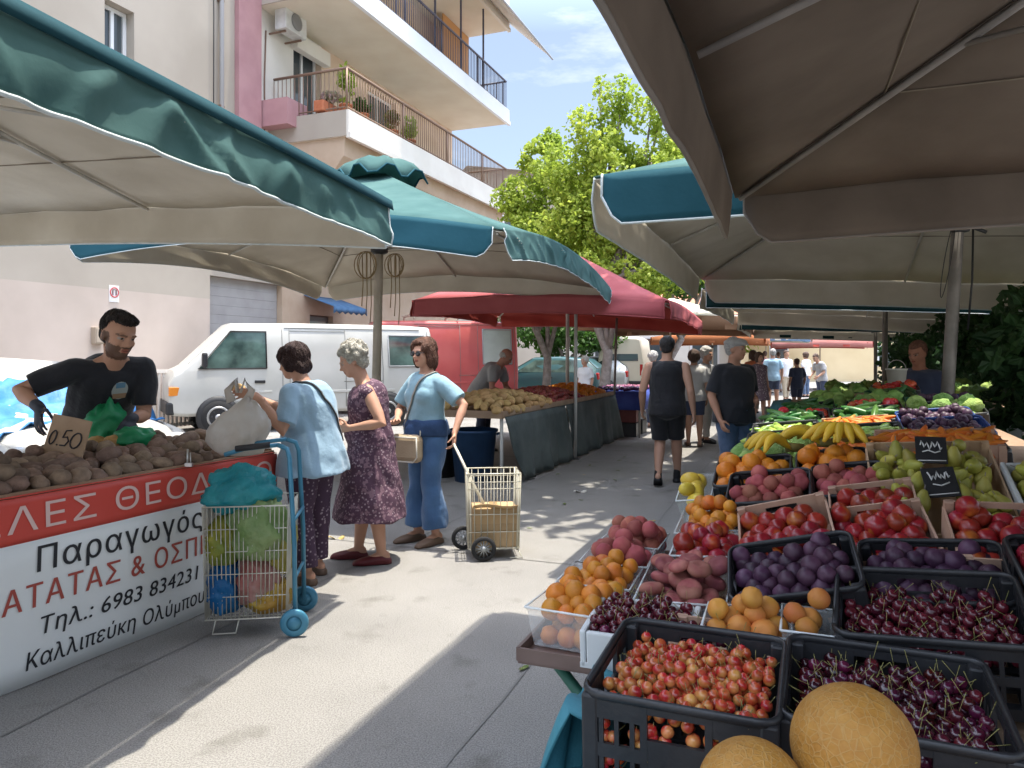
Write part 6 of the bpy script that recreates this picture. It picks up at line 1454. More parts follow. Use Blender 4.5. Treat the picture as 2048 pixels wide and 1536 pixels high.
def walker(label, px, d, h, f, top, bot, hair, seed, kind='trousers', sex='m', g=1.0, sleeve=.4, to=.97, pose=None, hairkind='short', hem=.47):
    loc = P(px, 712, d); loc.z = 0; rg = random.Random(seed); st_ = rg.uniform(-.06, .06)
    po = dict(ankL=(-.055, -st_, .047), ankR=(.055, st_, .047), kneeL=(-.055, .01 - st_ * .4, .285), kneeR=(.055, .01 + st_ * .4, .285), curlL=.6, curlR=.6); po.update(pose or {})
    bt = dict(kind=kind, mat=bot, to=to) if kind != 'dress' else dict(kind='dress', mat=bot, hem=.3, flare=.04)
    make_person(label, loc, face_rz(*f), h, po, g, 1.08 if sex == 'f' else 1.0, bust=1.0 if sex == 'f' else 0, sex=sex, skin=(.45, .25, .17), vox=.0125, top=dict(mat=top, sleeve=sleeve, hem=hem) if kind != 'dress' else None, bottom=bt, shoes=dict(mat=m_shoebrn if seed % 2 else m_shoeblk), hair=dict(kind=hairkind, col=hair), group='shoppers in the distance')
BR = (.05, .025, .015); GY = (.3, .29, .27)
walker('shopper in a pale grey top and dark shorts just right of the tank top', 1388, 12.3, 1.62, (.2, .98), m_lgrey, m_navy, BR, 1, 'shorts', 'f', to=.42, hairkind='bob')
walker('shopper in a grey shirt and pale trousers beside the dark shorts', 1412, 12.9, 1.66, (.6, -.8), m_grey, m_lgrey, GY, 2, sex='f', hairkind='curly')
walker('shopper in a patterned dress behind the grey cap', 1518, 17, 1.6, (.2, -.98), m_pat, m_pat, BR, 3, 'dress', 'f', hairkind='long')
walker('shopper in a sky blue shirt and dark shorts far down the lane', 1546, 21, 1.72, (.1, .99), m_sky, m_navy, GY, 4, 'shorts', to=.42)
walker('small shopper in navy clothes right of the sky blue shirt', 1594, 19, 1.45, (-.2, .97), m_navy, m_navy, BR, 5, 'shorts', to=.45)
walker('shopper in a white shirt far off behind the navy clothes', 1572, 25, 1.7, (.3, -.95), m_whitecl, m_khaki, BR, 6)
walker('seller in a dark grey shirt leaning by the yellow wall', 1643, 22, 1.62, (-.9, -.3), m_grey, m_navy, BR, 7, pose=dict(col=(0, .07, .8), neck=(0, .09, .835), head=(0, .13, .89), shL=(-.1, .06, .775), shR=(.1, .06, .775), elL=(-.13, .06, .63), elR=(.13, .06, .63), wrL=(-.1, .16, .55), wrR=(.1, .16, .55), pitch=-.4))
walker('shopper in an orange top half hidden by the grey cap', 1506, 19.5, 1.66, (.1, .99), m_orangecl, m_khaki, BR, 8, sex='f', hairkind='long')
walker('white shirted shopper standing at the far stalls beyond the onions', 1170, 17.5, 1.5, (-.6, -.7), m_whitecl, m_navy, GY, 9, sex='f', hairkind='curly')
walker('shopper in wine red at the far end near the pale blue umbrella', 1530, 28, 1.7, (0, 1), m_wine, m_navy, BR, 10)
walker('shopper in pale clothes at the far end beside the wine red one', 1557, 31, 1.68, (.2, .9), m_lgrey, m_lgrey, BR, 11)
walker('shopper in blue jeans and white top near the far red umbrella', 1612, 27, 1.66, (-.5, .8), m_whitecl, m_jeans, BR, 12, sex='f', hairkind='bob')
walker('old shopper in a beige top behind the black tank top shoulder', 1306, 15.5, 1.6, (.4, .9), m_khaki, m_navy, GY, 13, sex='f', hairkind='curly')
# ------------------------------------------------------------------ the fruit stall
def zt(a, w): return (.685 + max(0, min(2.0, a - 1.3)) * .12 + max(0, a - 3.3) * .018) + .13 * (min(w, .9) + .1)
m_tealcl = M('cloth_teal', (.03, .15, .20), .7, col2=(.05, .21, .26), scale=6, bump=.35, bscale=22)
fs = thing('market_stall', 'long fruit stall with a teal cloth skirt on the right side of the lane', 'market stall', S(4, .3)); OF = V(fs.location)
A0, A1, W1_ = .62, 8.6, 1.05
W0 = lambda a: -.42 + .16 * max(0, min(1, (a - 2.4) / 1.2))
b = MB(); b.sheet([[S(lerp(A0, A1, i / 40), lerp(W0(lerp(A0, A1, i / 40)), W1_, j / 8), zt(lerp(A0, A1, i / 40), lerp(W0(lerp(A0, A1, i / 40)), W1_, j / 8))) - OF for j in range(9)] for i in range(41)], .03, nrm=(0, 0, 1)); b.build('table_top', m_table, fs, fix=True)
g_ = []
for i in range(11):
    q = i / 10; row = []
    for j in range(161):
        a = lerp(A0, A1, j / 160); z = lerp(zt(a, W0(a)) + .012, .04 if a > 2.0 else .18, q)
        near = max(0, 1 - abs(a - 1.25) / .55)
        o = .012 + q * (.05 + .03 * math.sin(a * 6.3) + .02 * math.sin(a * 15 + q * 3)) + near * (.05 * math.sin(q * 3.4) + .03 * math.sin(a * 31 + q * 4) * (.3 + q))
        row.append(S(a, W0(a) - o, z) - OF)
    g_.append(row)
b = MB(); b.sheet(g_, .004); b.build('skirt', m_tealcl, fs, fix=True)
b = MB(); b.sheet([[S(lerp(A0, A1, i / 80), W0(lerp(A0, A1, i / 80)) - .01 + .09 * k, zt(lerp(A0, A1, i / 80), W0(lerp(A0, A1, i / 80)) + .09 * k) + .016 + .004 * math.sin(i * 1.7 + k)) - OF for k in range(-0, 3)] for i in range(81)], .004, nrm=(0, 0, 1)); b.build('cloth', m_tealcl, fs, fix=True)
for a in (.8, 2.6, 4.6, 6.6, 8.4):
    for w in (-.34, .85):
        b = MB(); b.tube([S(a, w, 0) - OF, S(a, w, zt(a, w) - .03) - OF], .02, 8); b.build('leg', m_iron_leg, fs)
b = MB(); g_ = []
for i in range(15):
    q = i / 14; row = []
    for j in range(41):
        t = j / 40; a = lerp(1.30, 1.63, t); o = .02 + .035 * math.sin(PI * min(1, q * 1.3)) + .016 * math.sin(t * 26 + q * 3) * (.4 + q) + .02 * math.sin(t * 9 + q * 5)
        row.append(S(a + .03 * math.sin(q * 4 + t * 5), -.372 - o - .05 * q, lerp(.845 - .03 * t + .012 * math.sin(t * 17), .22, q)) - OF)
    g_.append(row)
b.sheet([[p + W * .09 + V((0, 0, -.03)) for p in g_[0]]] + g_, .004); b.build('cloth', m_tealcl, fs)
m_tray = M('tray_brown', (.13, .085, .07), .6, col2=(.18, .12, .10), scale=6); m_greenbar = M('bracket_green', (.03, .13, .09), .5)
tp = S(2.08, -.50, .80); tt = thing('shelf', 'narrow brown shelf hung on the street side of the fruit stall', 'shelf', tp, ST)
b = MB(); b.box((0, 0, 0), (.21, .98, .012)); 
for x in (-.105, .105): b.box((x, 0, .015), (.008, .98, .03))
for y in (-.49, .49): b.box((0, y, .015), (.21, .008, .03))
b.build('board', m_tray, tt)
for y in (-.4, .35): b = MB(); b.tube([V((-.06, y, -.01)), V((.13, y, -.22))], .014, 8); b.build('bracket', m_greenbar, tt)

m_cardtray = M('carton_tray', (.44, .27, .19), .75, col2=(.50, .33, .24), scale=7, bump=.1); m_woodtray = M('wood_crate', (.40, .26, .15), .75, col2=(.50, .34, .21), scale=4, kind='wave', detail=3, bump=.1)
m_foam = M('foam_white', (.62, .64, .64), .6, col2=(.56, .58, .58), scale=6); m_clear = clear_mat('punnet_clear', see=.86); m_bluecr = M('crate_blue', (.02, .055, .20), .45, col2=(.03, .075, .26), scale=6); m_greencr = M('crate_green', (.02, .09, .05), .5, col2=(.03, .12, .07), scale=6)
CR = {}
def mtx(pos, roll=0, pitch=0, yaw=0): return Matrix.Translation(pos) @ Matrix.Rotation(ST + R(yaw), 4, 'Z') @ Matrix.Rotation(R(pitch), 4, 'X') @ Matrix.Rotation(R(-roll), 4, 'Y')
def crate_mesh(kind, sx, sy, h, near=False):
    key = (kind, round(sx, 3), round(sy, 3), round(h, 3))
    if key in CR: return CR[key]
    x, y = sx / 2, sy / 2; parts = []
    if kind in ('black', 'blue', 'green'):
        mt = {'black': m_blackplast, 'blue': m_bluecr, 'green': m_greencr}[kind]; b = MB(); th = .008
        for i in range(7): b.box((lerp(-x + .02, x - .02, i / 6), 0, .004), (.022, sy - .01, .007))
        for i in range(5): b.box((0, lerp(-y + .02, y - .02, i / 4), .011), (sx - .01, .02, .006))
        for (cx, cy, L, ax) in ((0, -y, sx, 0), (0, y, sx, 0), (-x, 0, sy, 1), (x, 0, sy, 1)):
            def slab(u0, u1, z0, z1, t=th):
                c = ((u0 + u1) / 2, (z0 + z1) / 2)
                if ax == 0: b.box((c[0], cy, c[1]), (u1 - u0, t, z1 - z0))
                else: b.box((cx, c[0], c[1]), (t, u1 - u0, z1 - z0))
            e = L / 2; hw = L * .17
            slab(-e, e, .0, h * .16); slab(-e, -hw, h * .8, h - .006, th * .9); slab(hw, e, h * .8, h - .006, th * .9); slab(-e * .99, e * .99, h * .46, h * .58, th * .8); slab(-hw, hw, h * .9, h - .006, th * .9); slab(-hw, hw, h * .28, h * .68, th * .95)
            for s in (-1, 1):
                slab(s * hw - .006, s * hw + .006, h * .1, h - .008, th * 1.15)
                for k in range(3): u = s * lerp(hw + .02, e - .03, k / 2); slab(u - .004, u + .004, h * .12, h * .84, th * .7)
        for sx_ in (-1, 1):
            for sy_ in (-1, 1): b.box((sx_ * (x - .01), sy_ * (y - .01), h / 2), (.03, .03, h - .004), None, 0, .005)
        r = MB(); c = [(-x, -y), (x, -y), (x, y), (-x, y)]; rc = .028; pts = []
        for k, (px_, py_) in enumerate(c):
            for q in range(5):
                a = PI + k * PI / 2 + q * PI / 8; pts.append(V((px_ - math.copysign(rc, px_) + rc * math.cos(a) * 1.12, py_ - math.copysign(rc, py_) + rc * math.sin(a) * 1.12, h)))
        pts.append(pts[0]); r.tube(pts, [(.0085, .0055)] * len(pts), 8, 0, (0, 0, 1))
        parts = [('body', b, mt), ('rim', r, mt)]
    elif kind in ('carton', 'wood'):
        mt = m_cardtray if kind == 'carton' else m_woodtray; b = MB(); th = .006
        b.box((0, 0, .004), (sx, sy, .007))
        for s in (-1, 1):
            b.box((s * x, 0, h * .42), (th, sy, h * .84))
            e = MB()
            for u0, u1, z0, z1 in ((-x, -.045, 0, h), (.045, x, 0, h), (-.045, .045, 0, h * .62), (-.045, .045, h * .84, h)): b.box(((u0 + u1) / 2, s * y, (z0 + z1) / 2), (u1 - u0 + (.0 if z1 == h and z0 == 0 else .001), th * .98, z1 - z0))
            b.box((s * (x - .012), y * .97, h * .5), (.022, .02, h)); b.box((s * (x - .012), -y * .97, h * .5), (.022, .02, h))
        parts = [('body', b, mt)]
    elif kind == 'punnet':
        b = MB(); loop = []; c = [(-x, -y), (x, -y), (x, y), (-x, y)]; n = 15
        for k in range(4):
            for j in range(n): p = V((lerp(c[k][0], c[(k + 1) % 4][0], j / n), lerp(c[k][1], c[(k + 1) % 4][1], j / n), 0)); loop.append(p * (1 + .02 * (j % 2)))
        loop.append(loop[0]); b.sheet([[V((p.x * k, p.y * k, z)) for p in loop] for z, k in ((.002, .86), (h * .5, .94), (h * .9, .99), (h, 1.05))], .0012, smooth=False)
        b.box((0, 0, .003), (sx * .85, sy * .85, .002)); r = MB(); pts = [V((px_ * 1.05, py_ * 1.05, h)) for px_, py_ in c]; pts.append(pts[0]); r.tube(pts, .0028, 6)
        parts = [('body', b, m_clear), ('rim', r, clear_mat('punnet_rim', see=.35))]
    elif kind == 'foam':
        b = MB(); b.box((0, 0, .006), (sx, sy, .012))
        for s in (-1, 1): b.box((s * (x - .007), 0, h / 2), (.014, sy, h), None, 0, .004); b.box((0, s * (y - .007), h / 2 - .001), (sx - .03, .0138, h - .002), None, 0, .004)
        parts = [('body', b, m_foam)]
    out = [(n, bb.mesh(n), m) for n, bb, m in parts]
    for n, me, m in out: me.materials.append(m)
    CR[key] = out; return out
def crate(kind, label, pos, sx, sy, h, roll=0, pitch=0, yaw=0, group=None, name=None):
    """pos is the middle of the rim"""
    m = mtx(V((0, 0, 0)), roll, pitch, yaw); base = V(pos) - (m.to_3x3() @ V((0, 0, h)))
    nm = name or {'black': 'plastic_crate', 'blue': 'plastic_crate', 'green': 'plastic_crate', 'carton': 'carton_tray', 'wood': 'wooden_crate', 'punnet': 'clear_punnet', 'foam': 'foam_tray'}[kind]
    t = thing(nm, label, {'plastic_crate': 'crate', 'carton_tray': 'tray', 'wooden_crate': 'crate', 'clear_punnet': 'punnet', 'foam_tray': 'tray'}.get(nm, 'crate'), base, 0, group)
    t.rotation_euler = m.to_euler()
    for n, me, mt in crate_mesh(kind, sx, sy, h): put(n, me, None, t)
    t['mt'] = 0; del t['mt']
    return Matrix.Translation(base) @ m, (sx, sy, h)
STUFF = {}
def fill(cr, mesh, d, level, label, cat, group, name, seed=0, layers=2, dome=.02, frac=.6, margin=.004, jit=.16, sc=(.88, 1.12), up=None, collect=None, flat=None, front=0):
    if isinstance(mesh, list) and mesh[0].name.split('.')[0] in ('nectarine', 'peach', 'plum', 'flat_peach'): d *= .87; sc = (sc[0] * .88, sc[1] * .88)
    m, (sx, sy, h) = cr; rg = random.Random(seed); out = []; mq = m.to_3x3()
    nx = max(1, int((sx - 2 * margin - .01) / d)); ny = max(1, int((sy - 2 * margin - .01) / (d * .9)))
    ml = mesh if isinstance(mesh, list) else [mesh]
    for ly in range(layers):
        for i in range(nx):
            for j in range(ny):
                if ly == 1 and rg.random() > frac: continue
                if ly == 2 and rg.random() > .3: continue
                x = (i + .5 - nx / 2 + (.25 if j % 2 else -.25) * (1 if nx > 2 else .3)) * d + rg.uniform(-jit, jit) * d; y = (j + .5 - ny / 2) * d * .9 + rg.uniform(-jit, jit) * d
                if ly: x += rg.choice((-.5, .5)) * d; y += d * .45
                x = max(-sx / 2 + d * .5 + margin, min(sx / 2 - d * .5 - margin, x)); y = max(-sy / 2 + d * .5 + margin, min(sy / 2 - d * .5 - margin, y))
                dm = dome * (1 - (2 * x / sx) ** 2) * (1 - (2 * y / sy) ** 2)
                z = h * level - d * .5 + dm + ly * d * .62 + rg.uniform(-.12, .12) * d
                rot = (rg.uniform(-1, 1), rg.uniform(-1, 1), rg.uniform(0, 6.3)) if up is None else (rg.uniform(-up, up), rg.uniform(-up, up), rg.uniform(0, 6.3))
                out.append((m @ V((x, y, z)), rot, rg.uniform(*sc), rg.choice(ml)))
    for k in range(front):
        x = rg.uniform(-sx / 2 + d * .6, sx / 2 - d * .6); z = rg.uniform(.02, h * level); out.append((m @ V((x, -sy / 2 + d * .62, z)), (rg.uniform(-1, 1), rg.uniform(-1, 1), rg.uniform(0, 6)), rg.uniform(*sc), rg.choice(ml)))
    if collect is not None: collect += [(o, label, cat, group, name) for o in out]; return
    for p, r_, s, me in out:
        e = (mq.to_4x4() @ __import__('mathutils').Euler(r_).to_matrix().to_4x4()).to_euler()
        spawn(name, me, p, e, label, cat, group, s)

# --- fruit meshes
def fruit_mat(name, a, c, scale, rand=.14, rough=.4, con=(.35, .65), bump=.05, spec=.4, detail=3): return M(name, a, rough, col2=c, scale=scale, rand=rand * 1.6, contrast=con, bump=bump, bscale=140, spec=spec, detail=detail)
def round_fruit(*a, **k):
    if a[0] == 'cherry': return one_fruit(*a, **k)
    return [one_fruit(*a, **{**k, 'seed': i * 3.1, 'wob': .09}) for i in range(3)]
def one_fruit(name, r, mat, dimple=.18, crease=.0, sq=1.0, seg=16, rings=11, stem=None, seed=0, wob=.03):
    b = MB()
    def f(p):
        u = p / r; rho = math.hypot(u.x, u.y); k = 1.0
        if u.z > 0: k -= dimple * math.exp(-(rho / .28) ** 2)
        q = V((p.x, p.y, p.z * k * sq))
        if crease and u.y > 0: q *= 1 - crease * math.exp(-(u.x / .16) ** 2) * (1 - abs(u.z) ** 3)
        return q * (1 + wob * noise.noise(u * 1.3 + V((seed, 0, 0))))
    b.ell((0, 0, 0), r, None, 0, seg, rings, f); ms = [mat]
    if stem: b.tube([V((0, 0, r * .75 * sq)), V((r * .1, 0, r * 1.3)), V((r * .35, r * .1, r * stem))], [r * .05, r * .035, r * .055], 5, 1); ms.append(M('cherry_stem', (.20, .23, .06), .6, col2=(.28, .2, .08), scale=30))
    me = b.mesh(name); [me.materials.append(m) for m in ms]; return me
m_cherY = fruit_mat('cherry_blush', (.40, .025, .018), (.55, .25, .07), 26, .12, .22, (.40, .66), spec=.55)
m_cherD = fruit_mat('cherry_dark', (.035, .004, .012), (.08, .008, .02), 30, .35, .16, spec=.6)
m_apri = fruit_mat('apricot_skin', (.55, .20, .02), (.52, .11, .015), 12, .12, .5, (.5, .8)); m_peach = fruit_mat('peach_skin', (.28, .05, .05), (.36, .115, .085), 16, .16, .75); m_donut = fruit_mat('flat_peach_skin', (.25, .055, .06), (.36, .14, .11), 17, .14, .75)
m_nect = fruit_mat('nectarine_skin', (.27, .016, .014), (.50, .14, .025), 15, .14, .28, (.52, .72), spec=.5); m_plum = fruit_mat('plum_skin', (.035, .012, .03), (.085, .035, .07), 14, .25, .5); m_pear = fruit_mat('pear_skin', (.28, .27, .035), (.37, .33, .07), 16, .16, .5); m_yel = fruit_mat('yellow_peach', (.52, .24, .045), (.50, .17, .035), 12, .12, .6)
m_melon = M('melon_rind', (.30, .13, .016), .6, col2=(.38, .19, .035), scale=34, bump=.22, bscale=150, contrast=(.3, .7), detail=8); m_banana = fruit_mat('banana_skin', (.70, .48, .03), (.62, .40, .03), 9, .08, .5); m_tom = fruit_mat('tomato_skin', (.45, .03, .02), (.5, .06, .03), 9, .15, .2); m_pepper = fruit_mat('pepper_green', (.22, .34, .05), (.32, .42, .09), 12, .2, .3); m_cabb = fruit_mat('lettuce', (.16, .30, .05), (.30, .44, .12), 14, .2, .6, bump=.6); m_carrot = fruit_mat('carrot_skin', (.66, .20, .02), (.6, .16, .02), 14, .15, .5); m_lemon = fruit_mat('lemon_skin', (.70, .52, .06), (.66, .46, .05), 12, .1, .4)
CHY = [round_fruit('cherry', .0118, m_cherY, .2, .05, .95, 12, 8, 2.6, i) for i in range(2)] + [round_fruit('cherry', .0118, m_cherY, .2, .05, .95, 12, 8, None, 7)]
CHD = [round_fruit('cherry', .0122, m_cherD, .2, .05, .95, 12, 8, 3.4, i) for i in range(2)] + [round_fruit('cherry', .0122, m_cherD, .2, .05, .95, 12, 8, None, 8)]
APR = round_fruit('apricot', .024, m_apri, .12, .08); PEA = round_fruit('peach', .032, m_peach, .2, .08); DON = round_fruit('flat_peach', .034, m_donut, .5, .0, .55); NEC = round_fruit('nectarine', .032, m_nect, .2, .07); PLU = round_fruit('plum', .026, m_plum, .12, .06, 1.05); YEL = round_fruit('peach', .029, m_yel, .15, .07); ORA = round_fruit('orange', .034, m_orange, .08, 0); TOM = round_fruit('tomato', .035, m_tom, .15, 0, .85); LEM = lump('lemon', (.04, .029, .029), m_lemon, 2, .03)
b = MB(); b.lathe([(.001, -.042), (.018, -.04), (.031, -.022), (.034, 0), (.028, .022), (.017, .042), (.012, .052), (.003, .056)], 14); b.tube([V((0, 0, .054)), V((.003, 0, .075))], .002, 5, 1); PEAR = b.mesh('pear'); PEAR.materials.append(m_pear); PEAR.materials.append(m_bark)
PEP = lump('pepper', (.065, .017, .016), m_pepper, 3, .25, 12, 9); CAB = lump('lettuce', (.10, .10, .085), m_cabb, 5, .35, 18, 14, 3.5); CARR = lump('carrot', (.07, .014, .014), m_carrot, 6, .12, 10, 9); GRN = lump('courgette', (.09, .02, .02), fruit_mat('courgette_skin', (.03, .10, .02), (.06, .16, .03), 12, .3, .35), 8, .08)

CABS = lump('lettuce', (.055, .055, .048), m_cabb, 5, .3, 14, 11, 3.5)
DARK = []
Q = lambda px, py, z: PZ(px, py, z)
# row 1: the two black cherry crates nearest the camera
c = crate('black', 'near black plastic crate full of yellow-red cherries', S(1.405, -.19, .925), .315, .325, .20, 0, 3, -1)
fill(c, CHY, .0245, .86, 'yellow-red cherry in the near black crate', 'cherry', 'yellow-red cherries in the near crate', 'blush_cherry', 1, 2, .012, .55, .008, .2, front=62)
c = crate('black', 'black plastic crate of dark cherries behind the big melons', S(1.43, .142, .925), .33, .325, .20, 0, 3, -2)
fill(c, CHD, .0255, .84, 'dark cherry in the crate behind the big melons', 'cherry', 'dark cherries behind the melons', 'dark_cherry', 2, 2, .012, .5, .008, .2, collect=DARK)
c = crate('black', 'black plastic crate of dark cherries with a tall back wall at the right', S(1.745, .245, .985), .34, .28, .15, 5, 12, -4)
fill(c, CHD, .026, .72, 'dark cherry in the tall backed crate at the right', 'cherry', 'dark cherries in the tall backed crate', 'dark_cherry', 3, 2, .008, .4, .008, .2, collect=DARK)
c = crate('black', 'black crate of dark cherries cut by the right picture edge', S(1.60, .60, 1.0), .32, .30, .17, 4, 8, -2)
fill(c, CHD, .028, .75, 'dark cherry in the crate cut by the right edge', 'cherry', 'dark cherries at the right edge', 'dark_cherry', 4, 1, .01, collect=DARK)
c = crate('foam', 'white foam tray of dark cherries left of the near crates', S(1.675, -.335, .905), .24, .20, .085, 0, 6, 0)
fill(c, CHD, .0255, 1.02, 'dark cherry in the white foam tray', 'cherry', 'dark cherries in the foam tray', 'dark_cherry', 5, 2, .015, .5, .012, .2, collect=DARK)
c = crate('carton', 'low carton tray of dark cherries behind the near yellow-red cherry crate', Q(1450, 1268, .91), .22, .12, .07, 0, 8, 0)
fill(c, CHD, .0255, 1.0, 'dark cherry in the low carton tray', 'cherry', 'dark cherries in the low carton tray', 'dark_cherry', 6, 1, .012, collect=DARK)
cam0 = V((0, 0, CZ)); DARK.sort(key=lambda e: (e[0][0] - cam0).length)
from mathutils import Euler
for (p, r_, s, me), label, cat, group, name in DARK[:296]: spawn(name, me, p, r_, label, cat, group, s)
rest = MB()
for (p, r_, s, me), *_ in DARK[296:]:
    mm = Matrix.Translation(p) @ Euler(r_).to_matrix().to_4x4() @ Matrix.Scale(s, 4); o = len(rest.v)
    for v in me.vertices: rest.v.append(mm @ v.co)
    for f in me.polygons: rest.f.append([i + o for i in f.vertices]); rest.m.append(f.material_index); rest.sm.append(True)
if len(DARK) > 296: tag(rest.build('cherry_heap', [m_cherD, MATS['cherry_stem']]), 'remaining dark cherries lying in the farther black and carton trays', 'cherries', 'dark cherries farther back', 'stuff')
# melons on a low box nearest the camera
t = thing('wooden_crate', 'wooden box under the two melons at the bottom of the picture', 'crate', S(.975, .05, .70), ST); b = MB(); b.box((0, 0, .095), (.40, .20, .19), None, 0, .004); b.build('body', m_woodtray, t)
nt = m_melon.node_tree; N_ = nt.nodes; L_ = nt.links; vo = N_.new('ShaderNodeTexVoronoi'); vo.feature = 'DISTANCE_TO_EDGE'; vo.inputs['Scale'].default_value = 95; tcm = N_.new('ShaderNodeTexCoord'); L_.new(tcm.outputs['Object'], vo.inputs['Vector'])
vr = N_.new('ShaderNodeValToRGB'); vr.color_ramp.elements[0].position = .0; vr.color_ramp.elements[1].position = .09; vr.color_ramp.elements[0].color = (.9, .9, .9, 1); vr.color_ramp.elements[1].color = (0, 0, 0, 1); L_.new(vo.outputs['Distance'], vr.inputs['Fac'])
mm = N_.new('ShaderNodeMixRGB'); mm.inputs[2].default_value = (.42, .27, .10, 1); bs_ = N_['Principled BSDF']; L_.new(bs_.inputs['Base Color'].links[0].from_socket, mm.inputs[1]); mf = N_.new('ShaderNodeMath'); mf.operation = 'MULTIPLY'; mf.inputs[1].default_value = .55; L_.new(vr.outputs['Color'], mf.inputs[0]); L_.new(mf.outputs[0], mm.inputs[0]); L_.new(mm.outputs[0], bs_.inputs['Base Color'])
b2 = N_.new('ShaderNodeBump'); b2.inputs['Strength'].default_value = .35; b2.inputs['Distance'].default_value = .004; L_.new(vr.outputs['Color'], b2.inputs['Height']); L_.new(bs_.inputs['Normal'].links[0].from_socket, b2.inputs['Normal']); L_.new(b2.outputs['Normal'], bs_.inputs['Normal'])
def melon(label, loc, r, rot):
    b = MB(); b.ell((0, 0, 0), (r, r, r * .98), None, 0, 48, 32, lambda p: p * (1 + .006 * noise.noise(p * 30)))
    t = thing('melon', label, 'melon', loc, 0, None); t.rotation_euler = rot; b.build('rind', m_melon, t)
    b = MB(); b.lathe([(.001, r * .968), (.012, r * .972), (.013, r * .985), (.008, r * .995), (.001, r * .998)], 14); b.build('stem_scar', M('scar', (.42, .28, .08), .8, col2=(.3, .2, .06), scale=60), t)
melon('large netted yellow melon in the lower right corner', P(1706, 1492, .95), .0765, (R(112), R(-8), 0))
melon('netted yellow melon cut by the bottom edge left of the larger one', P(1505, 1592, .93), .068, (R(60), R(15), 0))
# shelf column of clear punnets at the street side
pun = [(1.745, 'front', APR, .042, 'orange apricot', 'apricot', 'clear punnet of orange apricots at the near end of the brown shelf'), (1.96, '', APR, .042, 'orange apricot', 'apricot', 'clear punnet of apricots second from the near end of the brown shelf'), (2.175, '', PEA, .055, 'pink peach', 'peach', 'clear punnet of peaches third along the brown shelf'), (2.39, '', PEA, .055, 'pink peach', 'peach', 'clear punnet of peaches at the far end of the brown shelf')]
for i, (a, _, me, d, nm, cat, lab) in enumerate(pun):
    c = crate('punnet', lab, S(a, -.505, .905), .185, .20, .095, 0, 0, rnd(-4, 4), 'punnets on the brown shelf')
    where = ['nearest', 'second', 'third', 'farthest'][i]
    fill(c, me, d, .98, '%s in the %s punnet on the brown shelf' % (nm, where), cat, '%ss in the %s shelf punnet' % (cat, where), cat, 20 + i, 3, .012, .8, .004, .12)
    fill(c, me, d, .48, '%s in the %s punnet on the brown shelf' % (nm, where), cat, '%ss in the %s shelf punnet' % (cat, where), cat, 30 + i, 1, .0, margin=.008)
c = crate('punnet', 'wide clear punnet of flat peaches between the shelf and the plum crate', S(1.945, -.275, .92), .21, .25, .10, 3, 8, 0)
fill(c, DON, .058, .98, 'pinkish flat peach in the wide clear punnet', 'peach', 'flat peaches in the wide punnet', 'flat_peach', 41, 3, .01, .8, up=.5)
fill(c, DON, .058, .5, 'pinkish flat peach in the wide clear punnet', 'peach', 'flat peaches in the wide punnet', 'flat_peach', 42, 1, 0, up=.5)
for px, py, z, sx, sy, lab, ll, sd in ((1495, 1232, .945, .17, .13, 'clear punnet of large yellow peaches behind the near crates', 'yellow peach in the left punnet of the pair', 43), (1618, 1232, .95, .105, .13, 'small clear punnet of yellow peaches right of the larger one', 'yellow peach in the right punnet of the pair', 44)):
    c = crate('punnet', lab, Q(px, py + 8, z - .01), sx, sy, .07, 0, 5, 0); fill(c, YEL, .055, 1.0, ll, 'peach', 'yellow peaches: ' + ll[16:], 'peach', sd, 3, .012, .7, 0, .1)
# plums
for k, (a, w, z, sx, sy, lab, sd) in enumerate([(1.92, -.02, .99, .29, .23, 'black crate of dusty plums tilted behind the flat peaches', 51), (1.965, .285, 1.0, .30, .25, 'black crate of dark plums right of the dusty plum crate', 52)]):
    c = crate('black', lab, S(a, w, z), sx, sy, .12, 14 - 8 * k, 18, -3 + 8 * (1 - k)); fill(c, PLU, .048, .92, 'purple plum in the %s black plum crate' % ('left' if k == 0 else 'right'), 'plum', 'plums in the %s plum crate' % ('left' if k == 0 else 'right'), 'plum', sd, 2, .01, .35)
# nectarines
for k, (a, w, z, sx, sy, ro, kind, lab, where) in enumerate([(2.21, -.045, 1.025, .25, .27, 16, 'carton', 'tilted carton tray of red nectarines behind the dusty plums', 'tilted carton tray behind the dusty plums'), (2.21, .205, 1.035, .24, .26, 12, 'carton', 'carton tray of red nectarines in the middle of the stall', 'carton tray in the middle of the stall'), (2.13, .50, 1.075, .29, .26, 2, 'carton', 'carton tray of red nectarines below the pears', 'carton tray below the pears'), (2.47, .20, 1.06, .24, .24, 12, 'carton', 'carton tray of red nectarines right before the pear crate side', 'carton tray by the pear crate side')]):
    c = crate(kind, lab, S(a, w, z), sx, sy, .105, ro, 20, 6 if k < 2 else 0); fill(c, NEC, .059, .9, 'red nectarine in the ' + where, 'nectarine', 'nectarines in the ' + where, 'nectarine', 60 + k, 2, .006, .3)
c = crate('black', 'black crate of large red and yellow nectarines at the right edge', S(1.86, .585, 1.045), .29, .30, .13, 2, 16, 0); fill(c, NEC, .064, 1.0, 'large red and yellow nectarine in the black crate at the right edge', 'nectarine', 'large nectarines at the right edge', 'nectarine', 66, 3, .02, .7, sc=(1.0, 1.25))
c = crate('punnet', 'clear punnet of apricots behind the flat peaches at the cloth edge', S(2.47, -.27, .965), .19, .22, .085, 4, 8, 0); fill(c, APR, .044, 1.0, 'apricot in the punnet by the teal cloth edge', 'apricot', 'apricots in the punnet by the cloth edge', 'apricot', 67, 3, .012, .8)
